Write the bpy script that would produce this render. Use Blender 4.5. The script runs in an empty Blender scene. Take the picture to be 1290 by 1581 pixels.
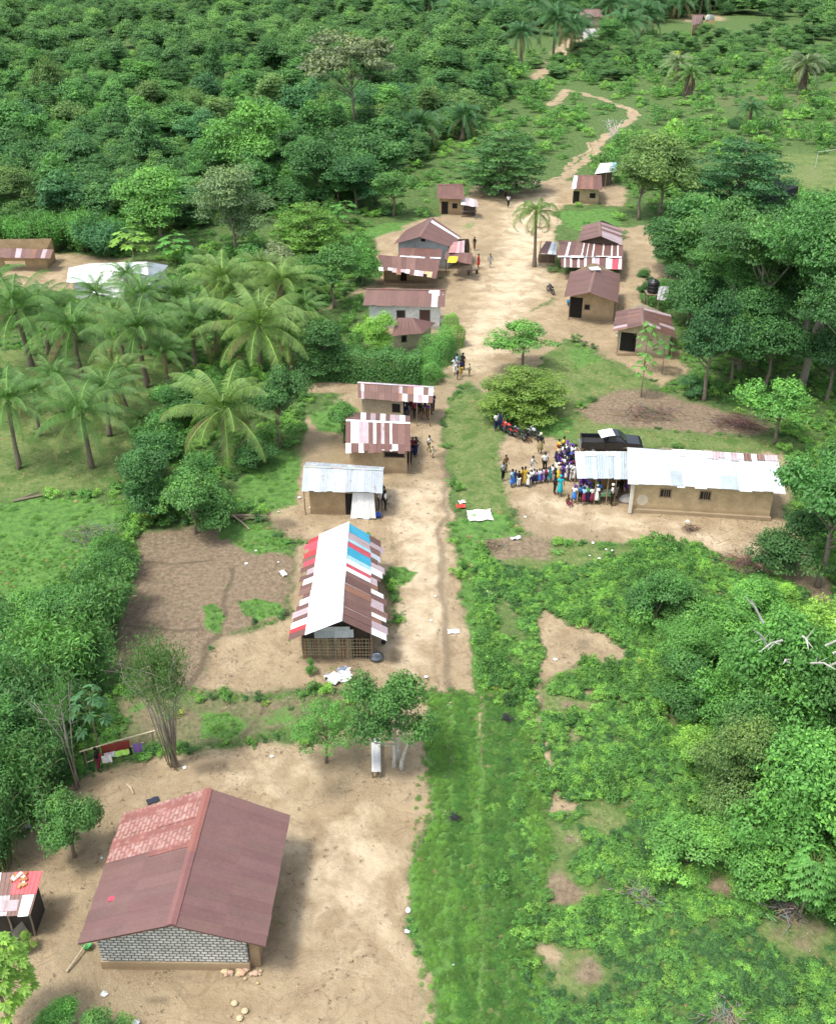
import bpy, math, random
import numpy as np
from mathutils import Vector, Matrix

random.seed(11)
RNG = np.random.default_rng(5)
SC = bpy.context.scene
COL = SC.collection
PI = math.pi

# ------------------------------------------------------------------ camera
F = 1600.0; TH = math.radians(31.5); CH = 40.0
CT, ST = math.cos(TH), math.sin(TH)

def P(px, py, z=0.0):
    """World point at height z seen at photo pixel (px, py): used to survey the site from the photograph."""
    u = (px - 645) / F; v = (py - 790.5) / F
    dx, dy, dz = u, CT - v * ST, -ST - v * CT
    t = (z - CH) / dz
    return Vector((t * dx, t * dy, z))

def Q(p):
    x, y, z = p[0], p[1], p[2] - CH
    f = y * CT - z * ST; u = y * ST + z * CT
    return 645 + F * x / f, 790.5 - F * u / f

def height_for(px, py, ty):
    """height of something standing at (px,py) whose top is seen at row ty"""
    g = P(px, py); lo, hi = 0.0, 38.0
    for _ in range(40):
        m = (lo + hi) / 2
        if Q((g.x, g.y, m))[1] > ty: lo = m
        else: hi = m
    return lo

def ppm(px, py):
    """pixels per metre across at a ground pixel"""
    g = P(px, py)
    return F / (g.y * CT + CH * ST)

cam_d = bpy.data.cameras.new('camera')
cam = bpy.data.objects.new('camera', cam_d); COL.objects.link(cam)
cam.location = (0, 0, CH); cam.rotation_euler = (PI / 2 - TH, 0, 0)
cam_d.sensor_fit = 'HORIZONTAL'; cam_d.sensor_width = 36; cam_d.lens = F / 1290 * 36
cam_d.clip_start = 0.5; cam_d.clip_end = 8000
SC.camera = cam
SC.view_settings.view_transform = 'Standard'
SC.view_settings.look = 'None'; SC.view_settings.exposure = 0; SC.view_settings.gamma = 1

# ------------------------------------------------------------------ light
SUN = Vector((-0.36, -0.22, 0.91)).normalized()
w = bpy.data.worlds.new('World'); SC.world = w; w.use_nodes = True
nt = w.node_tree; bg = nt.nodes['Background']
sky = nt.nodes.new('ShaderNodeTexSky'); sky.sky_type = 'NISHITA'; sky.sun_disc = False
sky.sun_elevation = math.asin(SUN.z); sky.sun_rotation = math.atan2(SUN.x, SUN.y)
sky.air_density = 1.0; sky.dust_density = 2.5; sky.ozone_density = 1.0
hs = nt.nodes.new('ShaderNodeHueSaturation'); hs.inputs['Saturation'].default_value = 0.5; hs.inputs['Value'].default_value = 2.1
nt.links.new(sky.outputs[0], hs.inputs['Color']); nt.links.new(hs.outputs[0], bg.inputs[0]); bg.inputs[1].default_value = 0.15
sd = bpy.data.lights.new('sun', 'SUN'); sd.energy = 3.6; sd.angle = math.radians(10.0); sd.color = (1.0, 0.955, 0.88)
so = bpy.data.objects.new('sun', sd); COL.objects.link(so); so.location = (0, 0, 60)
so.rotation_euler = SUN.to_track_quat('Z', 'Y').to_euler()
SC.cycles.max_bounces = 6; SC.cycles.diffuse_bounces = 3; SC.cycles.glossy_bounces = 2
SC.cycles.transmission_bounces = 3; SC.cycles.transparent_max_bounces = 4
SC.cycles.sample_clamp_indirect = 6.0

# ------------------------------------------------------------------ materials
def newmat(name):
    m = bpy.data.materials.new(name); m.use_nodes = True
    n = m.node_tree; n.nodes.clear()
    out = n.nodes.new('ShaderNodeOutputMaterial')
    return m, n, out

class NT:
    """small wrapper for node wiring"""
    def __init__(s, n): s.n = n
    def node(s, t, **k):
        x = s.n.nodes.new(t)
        for a, b in k.items(): setattr(x, a, b)
        return x
    def put(s, sock, v):
        if hasattr(v, 'is_linked') or hasattr(v, 'links'): s.n.links.new(v, sock)
        else: sock.default_value = v
    def math(s, op, a, b=0.0, c=None, clamp=False):
        x = s.node('ShaderNodeMath', operation=op, use_clamp=clamp)
        s.put(x.inputs[0], a); s.put(x.inputs[1], b)
        if c is not None: s.put(x.inputs[2], c)
        return x.outputs[0]
    def mix(s, f, a, b, blend='MIX'):
        x = s.node('ShaderNodeMix', data_type='RGBA', blend_type=blend)
        s.put(x.inputs['Factor'], f); s.put(x.inputs[6], a); s.put(x.inputs[7], b)
        return x.outputs[2]
    def noise(s, vec, scale, detail=4, rough=0.6, dist=0.0):
        x = s.node('ShaderNodeTexNoise'); x.inputs['Scale'].default_value = scale
        x.inputs['Detail'].default_value = detail; x.inputs['Roughness'].default_value = rough
        x.inputs['Distortion'].default_value = dist
        if vec is not None: s.n.links.new(vec, x.inputs['Vector'])
        return x.outputs['Fac']
    def ss(s, v, a, b):
        x = s.node('ShaderNodeMapRange', interpolation_type='SMOOTHSTEP')
        s.put(x.inputs[0], v); x.inputs[1].default_value = a; x.inputs[2].default_value = b
        return x.outputs[0]
    def lin(s, v, a, b, c, d):
        x = s.node('ShaderNodeMapRange'); s.put(x.inputs[0], v)
        for i, q in enumerate((a, b, c, d)): x.inputs[i + 1].default_value = q
        return x.outputs[0]
    def attr(s, name, out='Color'):
        return s.node('ShaderNodeAttribute', attribute_name=name).outputs[out]
    def scale(s, col, f):
        x = s.node('ShaderNodeVectorMath', operation='SCALE'); s.put(x.inputs[0], col); s.put(x.inputs['Scale'], f)
        return x.outputs[0]
    def mul(s, a, b):
        x = s.node('ShaderNodeVectorMath', operation='MULTIPLY'); s.put(x.inputs[0], a); s.put(x.inputs[1], b)
        return x.outputs[0]
    def bump(s, h, strength, dist=0.05):
        x = s.node('ShaderNodeBump'); x.inputs['Strength'].default_value = strength; x.inputs['Distance'].default_value = dist
        s.put(x.inputs['Height'], h); return x.outputs[0]

def leaf_mat(name, col=None, trans=0.28, lo=0.6, hi=1.35):
    """foliage: object colour (or fixed colour) x per-leaf value x per-object variation"""
    m, n, out = newmat(name); t = NT(n)
    oi = t.node('ShaderNodeObjectInfo')
    base = oi.outputs['Color'] if col is None else col
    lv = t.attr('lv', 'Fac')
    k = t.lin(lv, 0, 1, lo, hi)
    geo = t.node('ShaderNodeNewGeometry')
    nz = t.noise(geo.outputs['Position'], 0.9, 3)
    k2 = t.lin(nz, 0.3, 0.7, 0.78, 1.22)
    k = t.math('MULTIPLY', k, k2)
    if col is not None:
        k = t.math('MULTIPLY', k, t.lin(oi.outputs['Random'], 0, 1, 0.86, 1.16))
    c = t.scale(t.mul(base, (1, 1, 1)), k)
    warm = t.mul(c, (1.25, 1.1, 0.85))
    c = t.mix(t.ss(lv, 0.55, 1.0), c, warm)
    if name == 'palm_leaf': c = t.mix(t.ss(lv, .86, .94), c, (.23, .165, .08, 1))
    p = t.node('ShaderNodeBsdfPrincipled'); t.put(p.inputs['Base Color'], c)
    p.inputs['Roughness'].default_value = 0.55; p.inputs['Specular IOR Level'].default_value = 0.3
    tr = t.node('ShaderNodeBsdfTranslucent'); t.put(tr.inputs[0], t.mul(c, (1.25, 1.35, 0.7)))
    mx = t.node('ShaderNodeMixShader'); mx.inputs[0].default_value = trans
    n.links.new(p.outputs[0], mx.inputs[1]); n.links.new(tr.outputs[0], mx.inputs[2])
    n.links.new(mx.outputs[0], out.inputs[0])
    return m

def surf_mat(name, rough=0.85, var=0.25, scale=3.0, bump=0.0, bscale=20.0, spec=0.3, usecol=True, stain=None, metal=0.0, coat=0.0):
    """face colour 'Col' x object colour, weathered with two octaves of noise"""
    m, n, out = newmat(name); t = NT(n)
    base = t.attr('Col')
    if usecol: base = t.mul(base, t.node('ShaderNodeObjectInfo').outputs['Color'])
    geo = t.node('ShaderNodeNewGeometry'); pos = geo.outputs['Position']
    a = t.noise(pos, scale, 6, 0.65)
    c = t.scale(base, t.lin(a, 0.25, 0.75, 1 - var, 1 + var))
    if stain is not None:
        b = t.noise(pos, scale * 0.5, 5, 0.7, 0.6)
        c = t.mix(t.math('MULTIPLY', t.ss(b, 0.5, 0.72), stain[3]), c, (*stain[:3], 1))
    p = t.node('ShaderNodeBsdfPrincipled'); t.put(p.inputs['Base Color'], c)
    t.put(p.inputs['Roughness'], rough); p.inputs['Specular IOR Level'].default_value = spec
    p.inputs['Metallic'].default_value = metal; p.inputs['Coat Weight'].default_value = coat
    if bump: n.links.new(t.bump(t.noise(pos, bscale, 4), bump), p.inputs['Normal'])
    n.links.new(p.outputs[0], out.inputs[0])
    return m

def roof_mat(name, pitch=0.16, bump=0.5, rust=(0.12, 0.055, 0.035), rustamt=0.6, rough=0.5, fade=0.2):
    """corrugated metal sheet: ribs run down the slope (uv.x across), rust streaks follow the ribs"""
    m, n, out = newmat(name); t = NT(n)
    uv = t.node('ShaderNodeUVMap').outputs[0]
    sep = t.node('ShaderNodeSeparateXYZ'); n.links.new(uv, sep.inputs[0])
    wave = t.math('SINE', t.math('MULTIPLY', sep.outputs[0], 2 * PI / pitch))
    base = t.attr('Col')
    mp = t.node('ShaderNodeMapping'); mp.inputs['Scale'].default_value = (2.2, 0.35, 1)
    n.links.new(uv, mp.inputs[0])
    streak = t.noise(mp.outputs[0], 1.6, 6, 0.7, 0.3)
    pos = t.node('ShaderNodeNewGeometry').outputs['Position']
    blot = t.noise(pos, 0.9, 5, 0.65)
    c = t.scale(base, t.lin(blot, 0.25, 0.75, 1 - fade, 1 + fade))
    c = t.scale(c, t.lin(t.noise(pos, 9, 3), 0.3, 0.7, 0.9, 1.1))
    k = t.math('MULTIPLY', t.ss(t.math('ADD', streak, t.math('MULTIPLY', t.math('SUBTRACT', blot, 0.5), 0.6)), 0.52, 0.75), rustamt)
    c = t.mix(k, c, (*rust, 1))
    c = t.scale(c, t.lin(wave, -1, 1, 1 - 0.14 * bump, 1 + 0.1 * bump))  # rib crests lightened, troughs darkened: relief shading put into the colour
    p = t.node('ShaderNodeBsdfPrincipled'); t.put(p.inputs['Base Color'], c)
    p.inputs['Roughness'].default_value = rough; p.inputs['Specular IOR Level'].default_value = 0.4
    n.links.new(t.bump(t.math('ADD', wave, t.math('MULTIPLY', t.noise(pos, 1.1, 3), 9 if bump < .2 else 5)), bump, 0.02), p.inputs['Normal'])
    n.links.new(p.outputs[0], out.inputs[0])
    return m

def wall_mat(name, kind):
    m, n, out = newmat(name); t = NT(n)
    base = t.attr('Col'); geo = t.node('ShaderNodeNewGeometry'); pos = geo.outputs['Position']
    a = t.noise(pos, 1.3, 6, 0.65); b = t.noise(pos, 7, 5, 0.7)
    c = t.scale(base, t.lin(a, 0.25, 0.75, 0.72, 1.22))
    c = t.scale(c, t.lin(b, 0.3, 0.7, 0.86, 1.12))
    sep = t.node('ShaderNodeSeparateXYZ'); n.links.new(pos, sep.inputs[0])
    uv = t.node('ShaderNodeUVMap').outputs[0]
    h = b
    if kind == 'block':     # whitish blocks with dark recessed joints
        wv = t.node('ShaderNodeVectorMath', operation='ADD'); nzv = t.node('ShaderNodeTexNoise'); nzv.inputs['Scale'].default_value = 4.0; n.links.new(uv, nzv.inputs['Vector']); dv = t.scale(t.node('ShaderNodeVectorMath').outputs[0], 0) if False else t.scale(nzv.outputs['Color'], .07); n.links.new(uv, wv.inputs[0]); n.links.new(dv, wv.inputs[1])
        br = t.node('ShaderNodeTexBrick'); n.links.new(wv.outputs[0], br.inputs['Vector'])
        br.inputs['Color1'].default_value = (0.70, 0.69, 0.64, 1); br.inputs['Color2'].default_value = (0.50, 0.51, 0.48, 1)
        br.inputs['Mortar'].default_value = (0.17, 0.18, 0.165, 1); br.inputs['Scale'].default_value = 1.0
        br.inputs['Brick Width'].default_value = 0.30; br.inputs['Row Height'].default_value = 0.17
        br.inputs['Mortar Size'].default_value = 0.033; br.inputs['Bias'].default_value = -0.35; br.inputs['Mortar Smooth'].default_value = 0.2
        c = t.mul(br.outputs[0], t.scale(c, 1.0)); h = t.math('SUBTRACT', 1.0, br.outputs['Fac'])
    if kind == 'mudbrick':
        br = t.node('ShaderNodeTexBrick'); n.links.new(uv, br.inputs['Vector'])
        br.inputs['Color1'].default_value = (1.05, 1.05, 1.05, 1); br.inputs['Color2'].default_value = (0.82, 0.8, 0.78, 1)
        br.inputs['Mortar'].default_value = (0.75, 0.7, 0.62, 1); br.inputs['Scale'].default_value = 1.0
        br.inputs['Brick Width'].default_value = 0.42; br.inputs['Row Height'].default_value = 0.2; br.inputs['Mortar Size'].default_value = 0.015
        c = t.mul(br.outputs[0], c)
    # splash dirt rising from the ground
    foot = t.math('MULTIPLY', t.ss(t.math('ADD', sep.outputs[2], t.math('MULTIPLY', a, -0.7)), 0.3, -0.25), 0.6)
    c = t.mix(foot, c, (0.23, 0.16, 0.095, 1))
    p = t.node('ShaderNodeBsdfPrincipled'); t.put(p.inputs['Base Color'], c); p.inputs['Roughness'].default_value = 0.92
    p.inputs['Specular IOR Level'].default_value = 0.15
    n.links.new(t.bump(h, 0.35, 0.02), p.inputs['Normal']); n.links.new(p.outputs[0], out.inputs[0])
    return m

M = {}
M['leaf'] = leaf_mat('leaf')
M['frond'] = leaf_mat('palm_leaf', trans=0.22, lo=0.45, hi=1.5)
M['bark'] = surf_mat('bark', 0.95, 0.35, 6, 0.6, 25)
M['matte'] = surf_mat('matte_weathered', 0.85, 0.15, 4)
M['wood'] = surf_mat('raw_timber', 0.85, 0.3, 8, 0.3, 40)
M['cloth'] = surf_mat('cloth', 0.9, 0.18, 9, 0.25, 18, 0.1)
M['skin'] = surf_mat('dark_skin', 0.55, 0.06, 6)
M['hair'] = surf_mat('black_hair', 0.8, 0.2, 30)
M['plastic'] = surf_mat('plastic', 0.4, 0.06, 5, 0, 1, 0.5)
M['carpaint'] = surf_mat('black_car_paint', 0.28, 0.05, 2, 0, 1, 0.5, coat=0.4)
M['rubber'] = surf_mat('rubber', 0.8, 0.15, 10)
M['steel'] = surf_mat('dull_steel', 0.4, 0.15, 8, metal=0.7)
M['glass'] = surf_mat('dark_window_glass', 0.08, 0.02, 2, 0, 1, 0.6)
M['mud'] = wall_mat('mud_wall', 'mud')
M['mudbrick'] = wall_mat('mud_brick_wall', 'mudbrick')
M['block'] = wall_mat('white_block_wall', 'block')
M['roof'] = roof_mat('roof_sheet')
M['roofclean'] = roof_mat('roof_sheet_clean', 0.2, 0.08, (0.12, 0.055, 0.05), 0.3, 0.5, 0.13)
M['roofwhite'] = roof_mat('bright_zinc_sheet', 0.16, 0.35, (0.36, 0.34, 0.31), 0.4, 0.42, 0.13)
M['dark'] = surf_mat('painted_interior_shade', 0.95, 0.2, 3)  # near-black colour standing in for the shade inside buildings

# ------------------------------------------------------------------ mesh builder
class MB:
    def __init__(s, origin=(0, 0, 0)):
        s.v = []; s.f = []; s.c = []; s.uv = []; s.o = Vector(origin)
    def poly(s, pts, col=(1, 1, 1), uv=None):
        i = len(s.v); s.v += [tuple(p) for p in pts]; s.f.append(tuple(range(i, i + len(pts)))); s.c.append(col)
        s.uv.append(uv or [(0, 0)] * len(pts))
    def wallquad(s, a, b, za0, zb0, za1, zb1, u0, u1, col):
        s.poly([(a[0], a[1], za0), (b[0], b[1], zb0), (b[0], b[1], zb1), (a[0], a[1], za1)], col, [(u0, za0), (u1, zb0), (u1, zb1), (u0, za1)])
    def box(s, c, size, rz=0.0, col=(1, 1, 1), rot=None):
        R = rot if rot is not None else Matrix.Rotation(rz, 3, 'Z')
        c = Vector(c); h = Vector(size) / 2
        k = [c + R @ Vector((sx * h.x, sy * h.y, sz * h.z)) for sx, sy, sz in
             ((-1, -1, -1), (1, -1, -1), (1, 1, -1), (-1, 1, -1), (-1, -1, 1), (1, -1, 1), (1, 1, 1), (-1, 1, 1))]
        i = len(s.v); s.v += [tuple(p) for p in k]
        for q in ((0, 3, 2, 1), (4, 5, 6, 7), (0, 1, 5, 4), (1, 2, 6, 5), (2, 3, 7, 6), (3, 0, 4, 7)):
            s.f.append(tuple(i + j for j in q)); s.c.append(col); s.uv.append([(0, 0), (1, 0), (1, 1), (0, 1)])
    def prism(s, pts, z0, z1, col=(1, 1, 1)):
        """vertical prism over 2-D polygon pts (ccw)"""
        n = len(pts); i = len(s.v)
        s.v += [(p[0], p[1], z0) for p in pts] + [(p[0], p[1], z1) for p in pts]
        fs = [tuple(i + j for j in range(n))[::-1], tuple(i + n + j for j in range(n))]
        fs += [(i + j, i + (j + 1) % n, i + n + (j + 1) % n, i + n + j) for j in range(n)]
        for q in fs: s.f.append(q); s.c.append(col); s.uv.append([(0, 0)] * len(q))
    def profile(s, pts, y0, y1, col=(1, 1, 1), M3=None):
        """extrude an xz outline (ccw seen from -y) from y0 to y1"""
        n = len(pts); i = len(s.v)
        for y in (y0, y1):
            for (x, z) in pts: s.v.append((x, y, z))
        fs = [tuple(i + j for j in range(n)), tuple(i + n + j for j in range(n))[::-1]]
        fs += [(i + (j + 1) % n, i + j, i + n + j, i + n + (j + 1) % n) for j in range(n)]
        for q in fs: s.f.append(q); s.c.append(col); s.uv.append([(0, 0)] * len(q))
    def tube(s, pts, rad, n=6, col=(1, 1, 1), cap=True):
        pts = [Vector(p) for p in pts]
        if not hasattr(rad, '__len__'): rad = [rad] * len(pts)
        i0 = len(s.v); ref = Vector((0.31, 0.2, 0.93))
        for k, p in enumerate(pts):
            d = (pts[min(k + 1, len(pts) - 1)] - pts[max(k - 1, 0)])
            d = d.normalized() if d.length > 1e-9 else Vector((0, 0, 1))
            a = d.cross(ref)
            if a.length < 0.05: a = d.cross(Vector((1, 0, 0)))
            a.normalize(); b = d.cross(a)
            for j in range(n):
                t = 2 * PI * j / n
                s.v.append(tuple(p + (a * math.cos(t) + b * math.sin(t)) * rad[k]))
        for k in range(len(pts) - 1):
            for j in range(n):
                q = (i0 + k * n + j, i0 + k * n + (j + 1) % n, i0 + (k + 1) * n + (j + 1) % n, i0 + (k + 1) * n + j)
                s.f.append(q); s.c.append(col); s.uv.append([(0, 0)] * 4)
        if cap:
            for st, k in ((1, 0), (0, len(pts) - 1)):
                q = tuple(i0 + k * n + j for j in range(n)); q = q[::-1] if st else q
                s.f.append(q); s.c.append(col); s.uv.append([(0, 0)] * n)
    def lathe(s, prof, c=(0, 0, 0), n=12, col=(1, 1, 1), sx=1.0, sy=1.0):
        i0 = len(s.v)
        for r, z in prof:
            for j in range(n):
                t = 2 * PI * j / n
                s.v.append((c[0] + r * sx * math.cos(t), c[1] + r * sy * math.sin(t), c[2] + z))
        for k in range(len(prof) - 1):
            for j in range(n):
                s.f.append((i0 + k * n + j, i0 + k * n + (j + 1) % n, i0 + (k + 1) * n + (j + 1) % n, i0 + (k + 1) * n + j))
                s.c.append(col); s.uv.append([(0, 0)] * 4)
    def xform(s, m):
        s.v = [tuple(m @ Vector(p)) for p in s.v]; return s
    def mesh(s, name, mat, smooth=False):
        me = bpy.data.meshes.new(name)
        o = s.o
        me.from_pydata([(p[0] - o.x, p[1] - o.y, p[2] - o.z) for p in s.v], [], s.f)
        at = me.attributes.new('Col', 'FLOAT_COLOR', 'FACE')
        at.data.foreach_set('color', [x for c in s.c for x in (c[0], c[1], c[2], 1.0)])
        uvl = me.uv_layers.new(name='UVMap')
        uvl.data.foreach_set('uv', [x for f in s.uv for q in f for x in q])
        me.materials.append(mat)
        if smooth: me.polygons.foreach_set('use_smooth', [True] * len(me.polygons))
        me.update(); return me
    def build(s, name, mat, parent=None, smooth=False, color=None, label=None):
        if isinstance(mat, str): mat = M[mat]
        o = bpy.data.objects.new(name, s.mesh(name, mat, smooth)); COL.objects.link(o)
        if parent is not None: o.parent = parent
        else: o.location = s.o
        if color: o.color = (*color, 1)
        if label: o['label'] = label
        return o

LABELS = {}
def tag(o, label, cat, group=None, kind=None):
    n = len(label.split())
    if label in LABELS or n > 16: print('LABELWARN', n, label)
    LABELS[label] = 1
    o['label'] = label; o['category'] = cat
    if group: o['group'] = group
    if kind: o['kind'] = kind
    return o
def thing(name, loc, label, cat, group=None, rz=0.0):
    o = bpy.data.objects.new(name, None); COL.objects.link(o); o.location = loc; o.rotation_euler.z = rz
    o.empty_display_size = 0.3
    return tag(o, label, cat, group)
def inst(name, mesh, parent=None, loc=(0, 0, 0), rot=(0, 0, 0), sc=(1, 1, 1), color=None):
    o = bpy.data.objects.new(name, mesh); COL.objects.link(o)
    o.parent = parent; o.location = loc; o.rotation_euler = rot; o.scale = sc
    if color: o.color = (*color, 1)
    return o

_ORD = 'first second third fourth fifth sixth seventh eighth ninth tenth eleventh twelfth thirteenth fourteenth fifteenth sixteenth seventeenth eighteenth nineteenth'.split()
_TENS = {2: ('twenty', 'twentieth'), 3: ('thirty', 'thirtieth'), 4: ('forty', 'fortieth'), 5: ('fifty', 'fiftieth')}
def ordinal(k):
    if k <= 19: return _ORD[k - 1]
    t, u = divmod(k, 10)
    return _TENS[t][1] if u == 0 else _TENS[t][0] + '-' + _ORD[u - 1]

# ------------------------------------------------------------------ value noise (numpy) for site variation
_perm = np.random.default_rng(3).random((256, 256))
def vnoise(x, y, s):
    x = np.asarray(x, float) / s; y = np.asarray(y, float) / s
    xi = np.floor(x).astype(int); yi = np.floor(y).astype(int); fx = x - xi; fy = y - yi
    fx = fx * fx * (3 - 2 * fx); fy = fy * fy * (3 - 2 * fy)
    g = lambda a, b: _perm[a % 256, b % 256]
    return (g(xi, yi) * (1 - fx) + g(xi + 1, yi) * fx) * (1 - fy) + (g(xi, yi + 1) * (1 - fx) + g(xi + 1, yi + 1) * fx) * fy
def fbm(x, y, s):
    return vnoise(x, y, s) * .5 + vnoise(np.asarray(x) + 37, y, s / 2) * .3 + vnoise(x, np.asarray(y) + 91, s / 4) * .2
# ------------------------------------------------------------------ ground cover map, surveyed in world metres
def wpoly(px): return np.array([[P(a, b).x, P(a, b).y] for a, b in px])
def sdist(pts, poly, closed=True):
    """signed distance (+ inside) of points (N,2) to a polygon; unsigned negative distance to an open line"""
    n = len(poly); d2 = np.full(len(pts), 1e18); inside = np.zeros(len(pts), bool)
    for i in range(n if closed else n - 1):
        a = poly[i]; b = poly[(i + 1) % n]; ab = b - a
        t = np.clip(((pts - a) @ ab) / max(ab @ ab, 1e-12), 0, 1)
        q = pts - (a + t[:, None] * ab); d2 = np.minimum(d2, (q * q).sum(1))
        if closed:
            c = (a[1] > pts[:, 1]) != (b[1] > pts[:, 1])
            xi = (b[0] - a[0]) * (pts[:, 1] - a[1]) / (b[1] - a[1] + 1e-12) + a[0]
            inside ^= c & (pts[:, 0] < xi)
    d = np.sqrt(d2)
    return np.where(inside, d, -d) if closed else -d

A = {}
A['sand'] = [
 ([(-40,1300),(40,1290),(75,1235),(130,1195),(200,1180),(300,1160),(380,1150),(450,1150),(545,1120),(575,1062),(655,1062),(657,1180),(665,1260),(640,1290),(628,1350),(630,1440),(650,1500),(672,1800),(690,2100),(-400,2100),(-300,1600)],1.0,1),
 ([(570,1064),(727,1064),(722,980),(716,905),(704,845),(692,760),(682,690),(690,625),(704,585),(640,592),(655,650),(650,720),(600,760),(600,830),(605,900),(612,960),(590,1020)],0.7,1),
 ([(300,1062),(335,985),(460,955),(470,1015),(600,1010),(600,1062)],0.9,1),
 ([(415,800),(440,745),(470,735),(465,690),(480,655),(555,590),(690,590),(684,690),(692,800),(600,830),(480,835),(435,825)],1.1,.95),
 ([(700,595),(742,585),(770,565),(745,530),(775,500),(800,485),(850,460),(870,500),(860,470),(850,400),(860,345),(850,318),(860,300),(905,310),(960,320),(965,290),(925,280),(850,282),(790,285),(735,285),(712,340),(690,345),(720,360),(735,380),(728,410),(690,430),(685,560)],1.2,1),
 ([(840,325),(850,420),(960,420),(990,440),(1000,470),(1045,540),(1060,570),(1020,600),(960,560),(905,530),(860,520),(850,470)],1.5,1),
 ([(955,350),(1015,345),(1010,400),(1055,430),(1000,440),(985,470),(955,430)],1.2,1),
 ([(480,490),(510,465),(565,450),(600,500),(610,545),(660,545),(700,500),(700,430),(560,440)],1.2,1),
 ([(575,375),(600,350),(650,335),(720,325),(760,330),(740,420),(585,440),(590,400)],1.5,.95),
 ([(700,330),(760,280),(880,278),(960,285),(965,318),(880,312),(850,330),(780,350)],1.5,1),
 ([(772,672),(830,672),(890,690),(1205,700),(1215,800),(1290,915),(1310,960),(1210,890),(1090,850),(985,838),(840,835),(800,800),(783,740)],1.2,1),
 ([(-40,400),(110,390),(250,405),(235,450),(100,450),(-40,445)],2,1),
 ([(838,942),(900,962),(965,1000),(962,1030),(900,1015),(862,1035),(846,1055),(836,1050)],0.6,.95),
 ([(800,985),(820,980),(826,1040),(812,1045)],0.5,.6),
 ([(840,1220),(880,1225),(905,1240),(895,1262),(850,1262)],0.6,.7), ([(820,1455),(850,1450),(878,1475),(870,1500),(835,1490)],0.5,.75),
 ([(1000,1230),(1030,1230),(1030,1255),(1005,1260)],0.5,.6), ([(860,1120),(905,1115),(920,1140),(880,1155)],0.5,.45),
 ([(905,1010),(1000,1070),(1080,1080),(1080,1120),(990,1110),(900,1060)],1.0,.42), ([(930,880),(1010,870),(1000,890),(940,900)],.5,.4), ([(880,1055),(960,1050),(950,1075),(885,1080)],.5,.5), ([(900,1180),(960,1170),(950,1200),(900,1205)],.5,.45), ([(1080,1400),(1160,1390),(1150,1425),(1085,1430)],.6,.45), ([(920,1340),(960,1335),(960,1360),(920,1362)],.5,.45), ([(960,1480),(1030,1475),(1020,1500),(965,1505)],.5,.4), ([(1020,1150),(1075,1150),(1070,1190),(1020,1190)],.5,.45), ([(770,900),(800,900),(810,960),(780,960)],.5,.42), ([(845,1530),(890,1525),(900,1560),(850,1560)],.6,.5),
 ([(640,1500),(670,1490),(672,1581),(650,1600)],0.5,.8),
 ([(1200,240),(1310,255),(1310,300),(1190,285)],4,.4),
 ([(870,60),(930,40),(925,62),(860,90),(835,125),(815,120),(840,90)],3,.9), ([(1040,20),(1130,20),(1130,32),(1040,36)],4,.6),
 ([(625,260),(655,258),(650,274),(630,275)],2,.0),
]
A['sand'] += [([(450,835),(600,825),(612,880),(600,890),(608,1012),(450,1015),(452,950)],.6,.9),([(728,590),(745,560),(748,520),(772,492),(850,465),(885,520),(862,536),(838,548),(832,572),(748,606)],.9,.95),([(480,590),(560,590),(650,592),(700,590),(700,605),(480,610)],.6,.9),([(470,640),(560,640),(560,720),(460,760)],.7,.8)]
A['sandline'] = [  # polylines: points, half width (m), strength
 ([(852,300),(880,268),(905,245),(925,222),(935,212)],0.6,1), ([(842,296),(868,268),(895,240),(920,216)],0.35,.8),
 ([(930,215),(965,190),(980,178),(975,168),(950,160),(915,148),(872,137)],0.8,1), ([(872,140),(862,152),(850,162)],1.0,.9),
 ([(845,122),(826,120),(842,106),(862,88)],1.2,.95),
 ([(700,1062),(695,900),(690,760)],0.15,.5),
 ([(1045,560),(1060,600),(985,640)],0.6,.4), ([(838,945),(834,1060),(846,1180),(862,1250)],.22,.62), ([(736,1070),(738,1250),(741,1400),(743,1600)],.17,.58), ([(690,1070),(692,1250),(690,1400),(696,1600)],.15,.52), ([(812,960),(818,1100),(826,1200)],.15,.45),
]
A['lawn'] = [
 ([(-40,520),(60,545),(160,520),(280,560),(320,600),(250,640),(235,700),(205,740),(120,762),(-40,772)],2.0,.9),
 ([(690,620),(745,600),(770,670),(785,740),(800,800),(735,800),(705,760),(688,700)],1.0,1),
 ([(830,535),(870,530),(960,560),(1010,600),(900,620),(880,660),(845,670),(830,600)],1.5,.9),
 ([(860,630),(900,640),(1050,668),(1180,672),(1250,690),(1200,700),(890,688),(850,680)],1.5,.85),
 ([(870,320),(965,320),(955,345),(870,350)],2,.5), ([(500,340),(640,330),(600,360),(520,375)],2,.3),
 ([(730,800),(860,835),(1000,842),(980,870),(860,880),(760,880)],1.2,.7),
 ([(1195,235),(1320,240),(1320,300),(1180,285)],4,1), ([(420,700),(480,640),(560,600),(560,640),(490,720)],1.2,.5),
 ([(735,900),(835,900),(838,1050),(760,1050)],1.0,.5), ([(735,1070),(748,1070),(750,1581),(735,1581)],.4,.8),
 ([(660,1430),(735,1300),(740,1600),(660,1600)],1.0,.35), ([(900,970),(1090,1050),(1060,1130),(860,1130)],2,.4),
 ([(170,1050),(300,1062),(420,1062),(560,1062),(545,1120),(380,1150),(250,1165),(170,1160)],.8,.5),
 ([(630,350),(700,335),(760,335),(740,345)],1.5,.5), ([(900,100),(1290,120),(1290,190),(1000,190)],8,.3),
]
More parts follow.
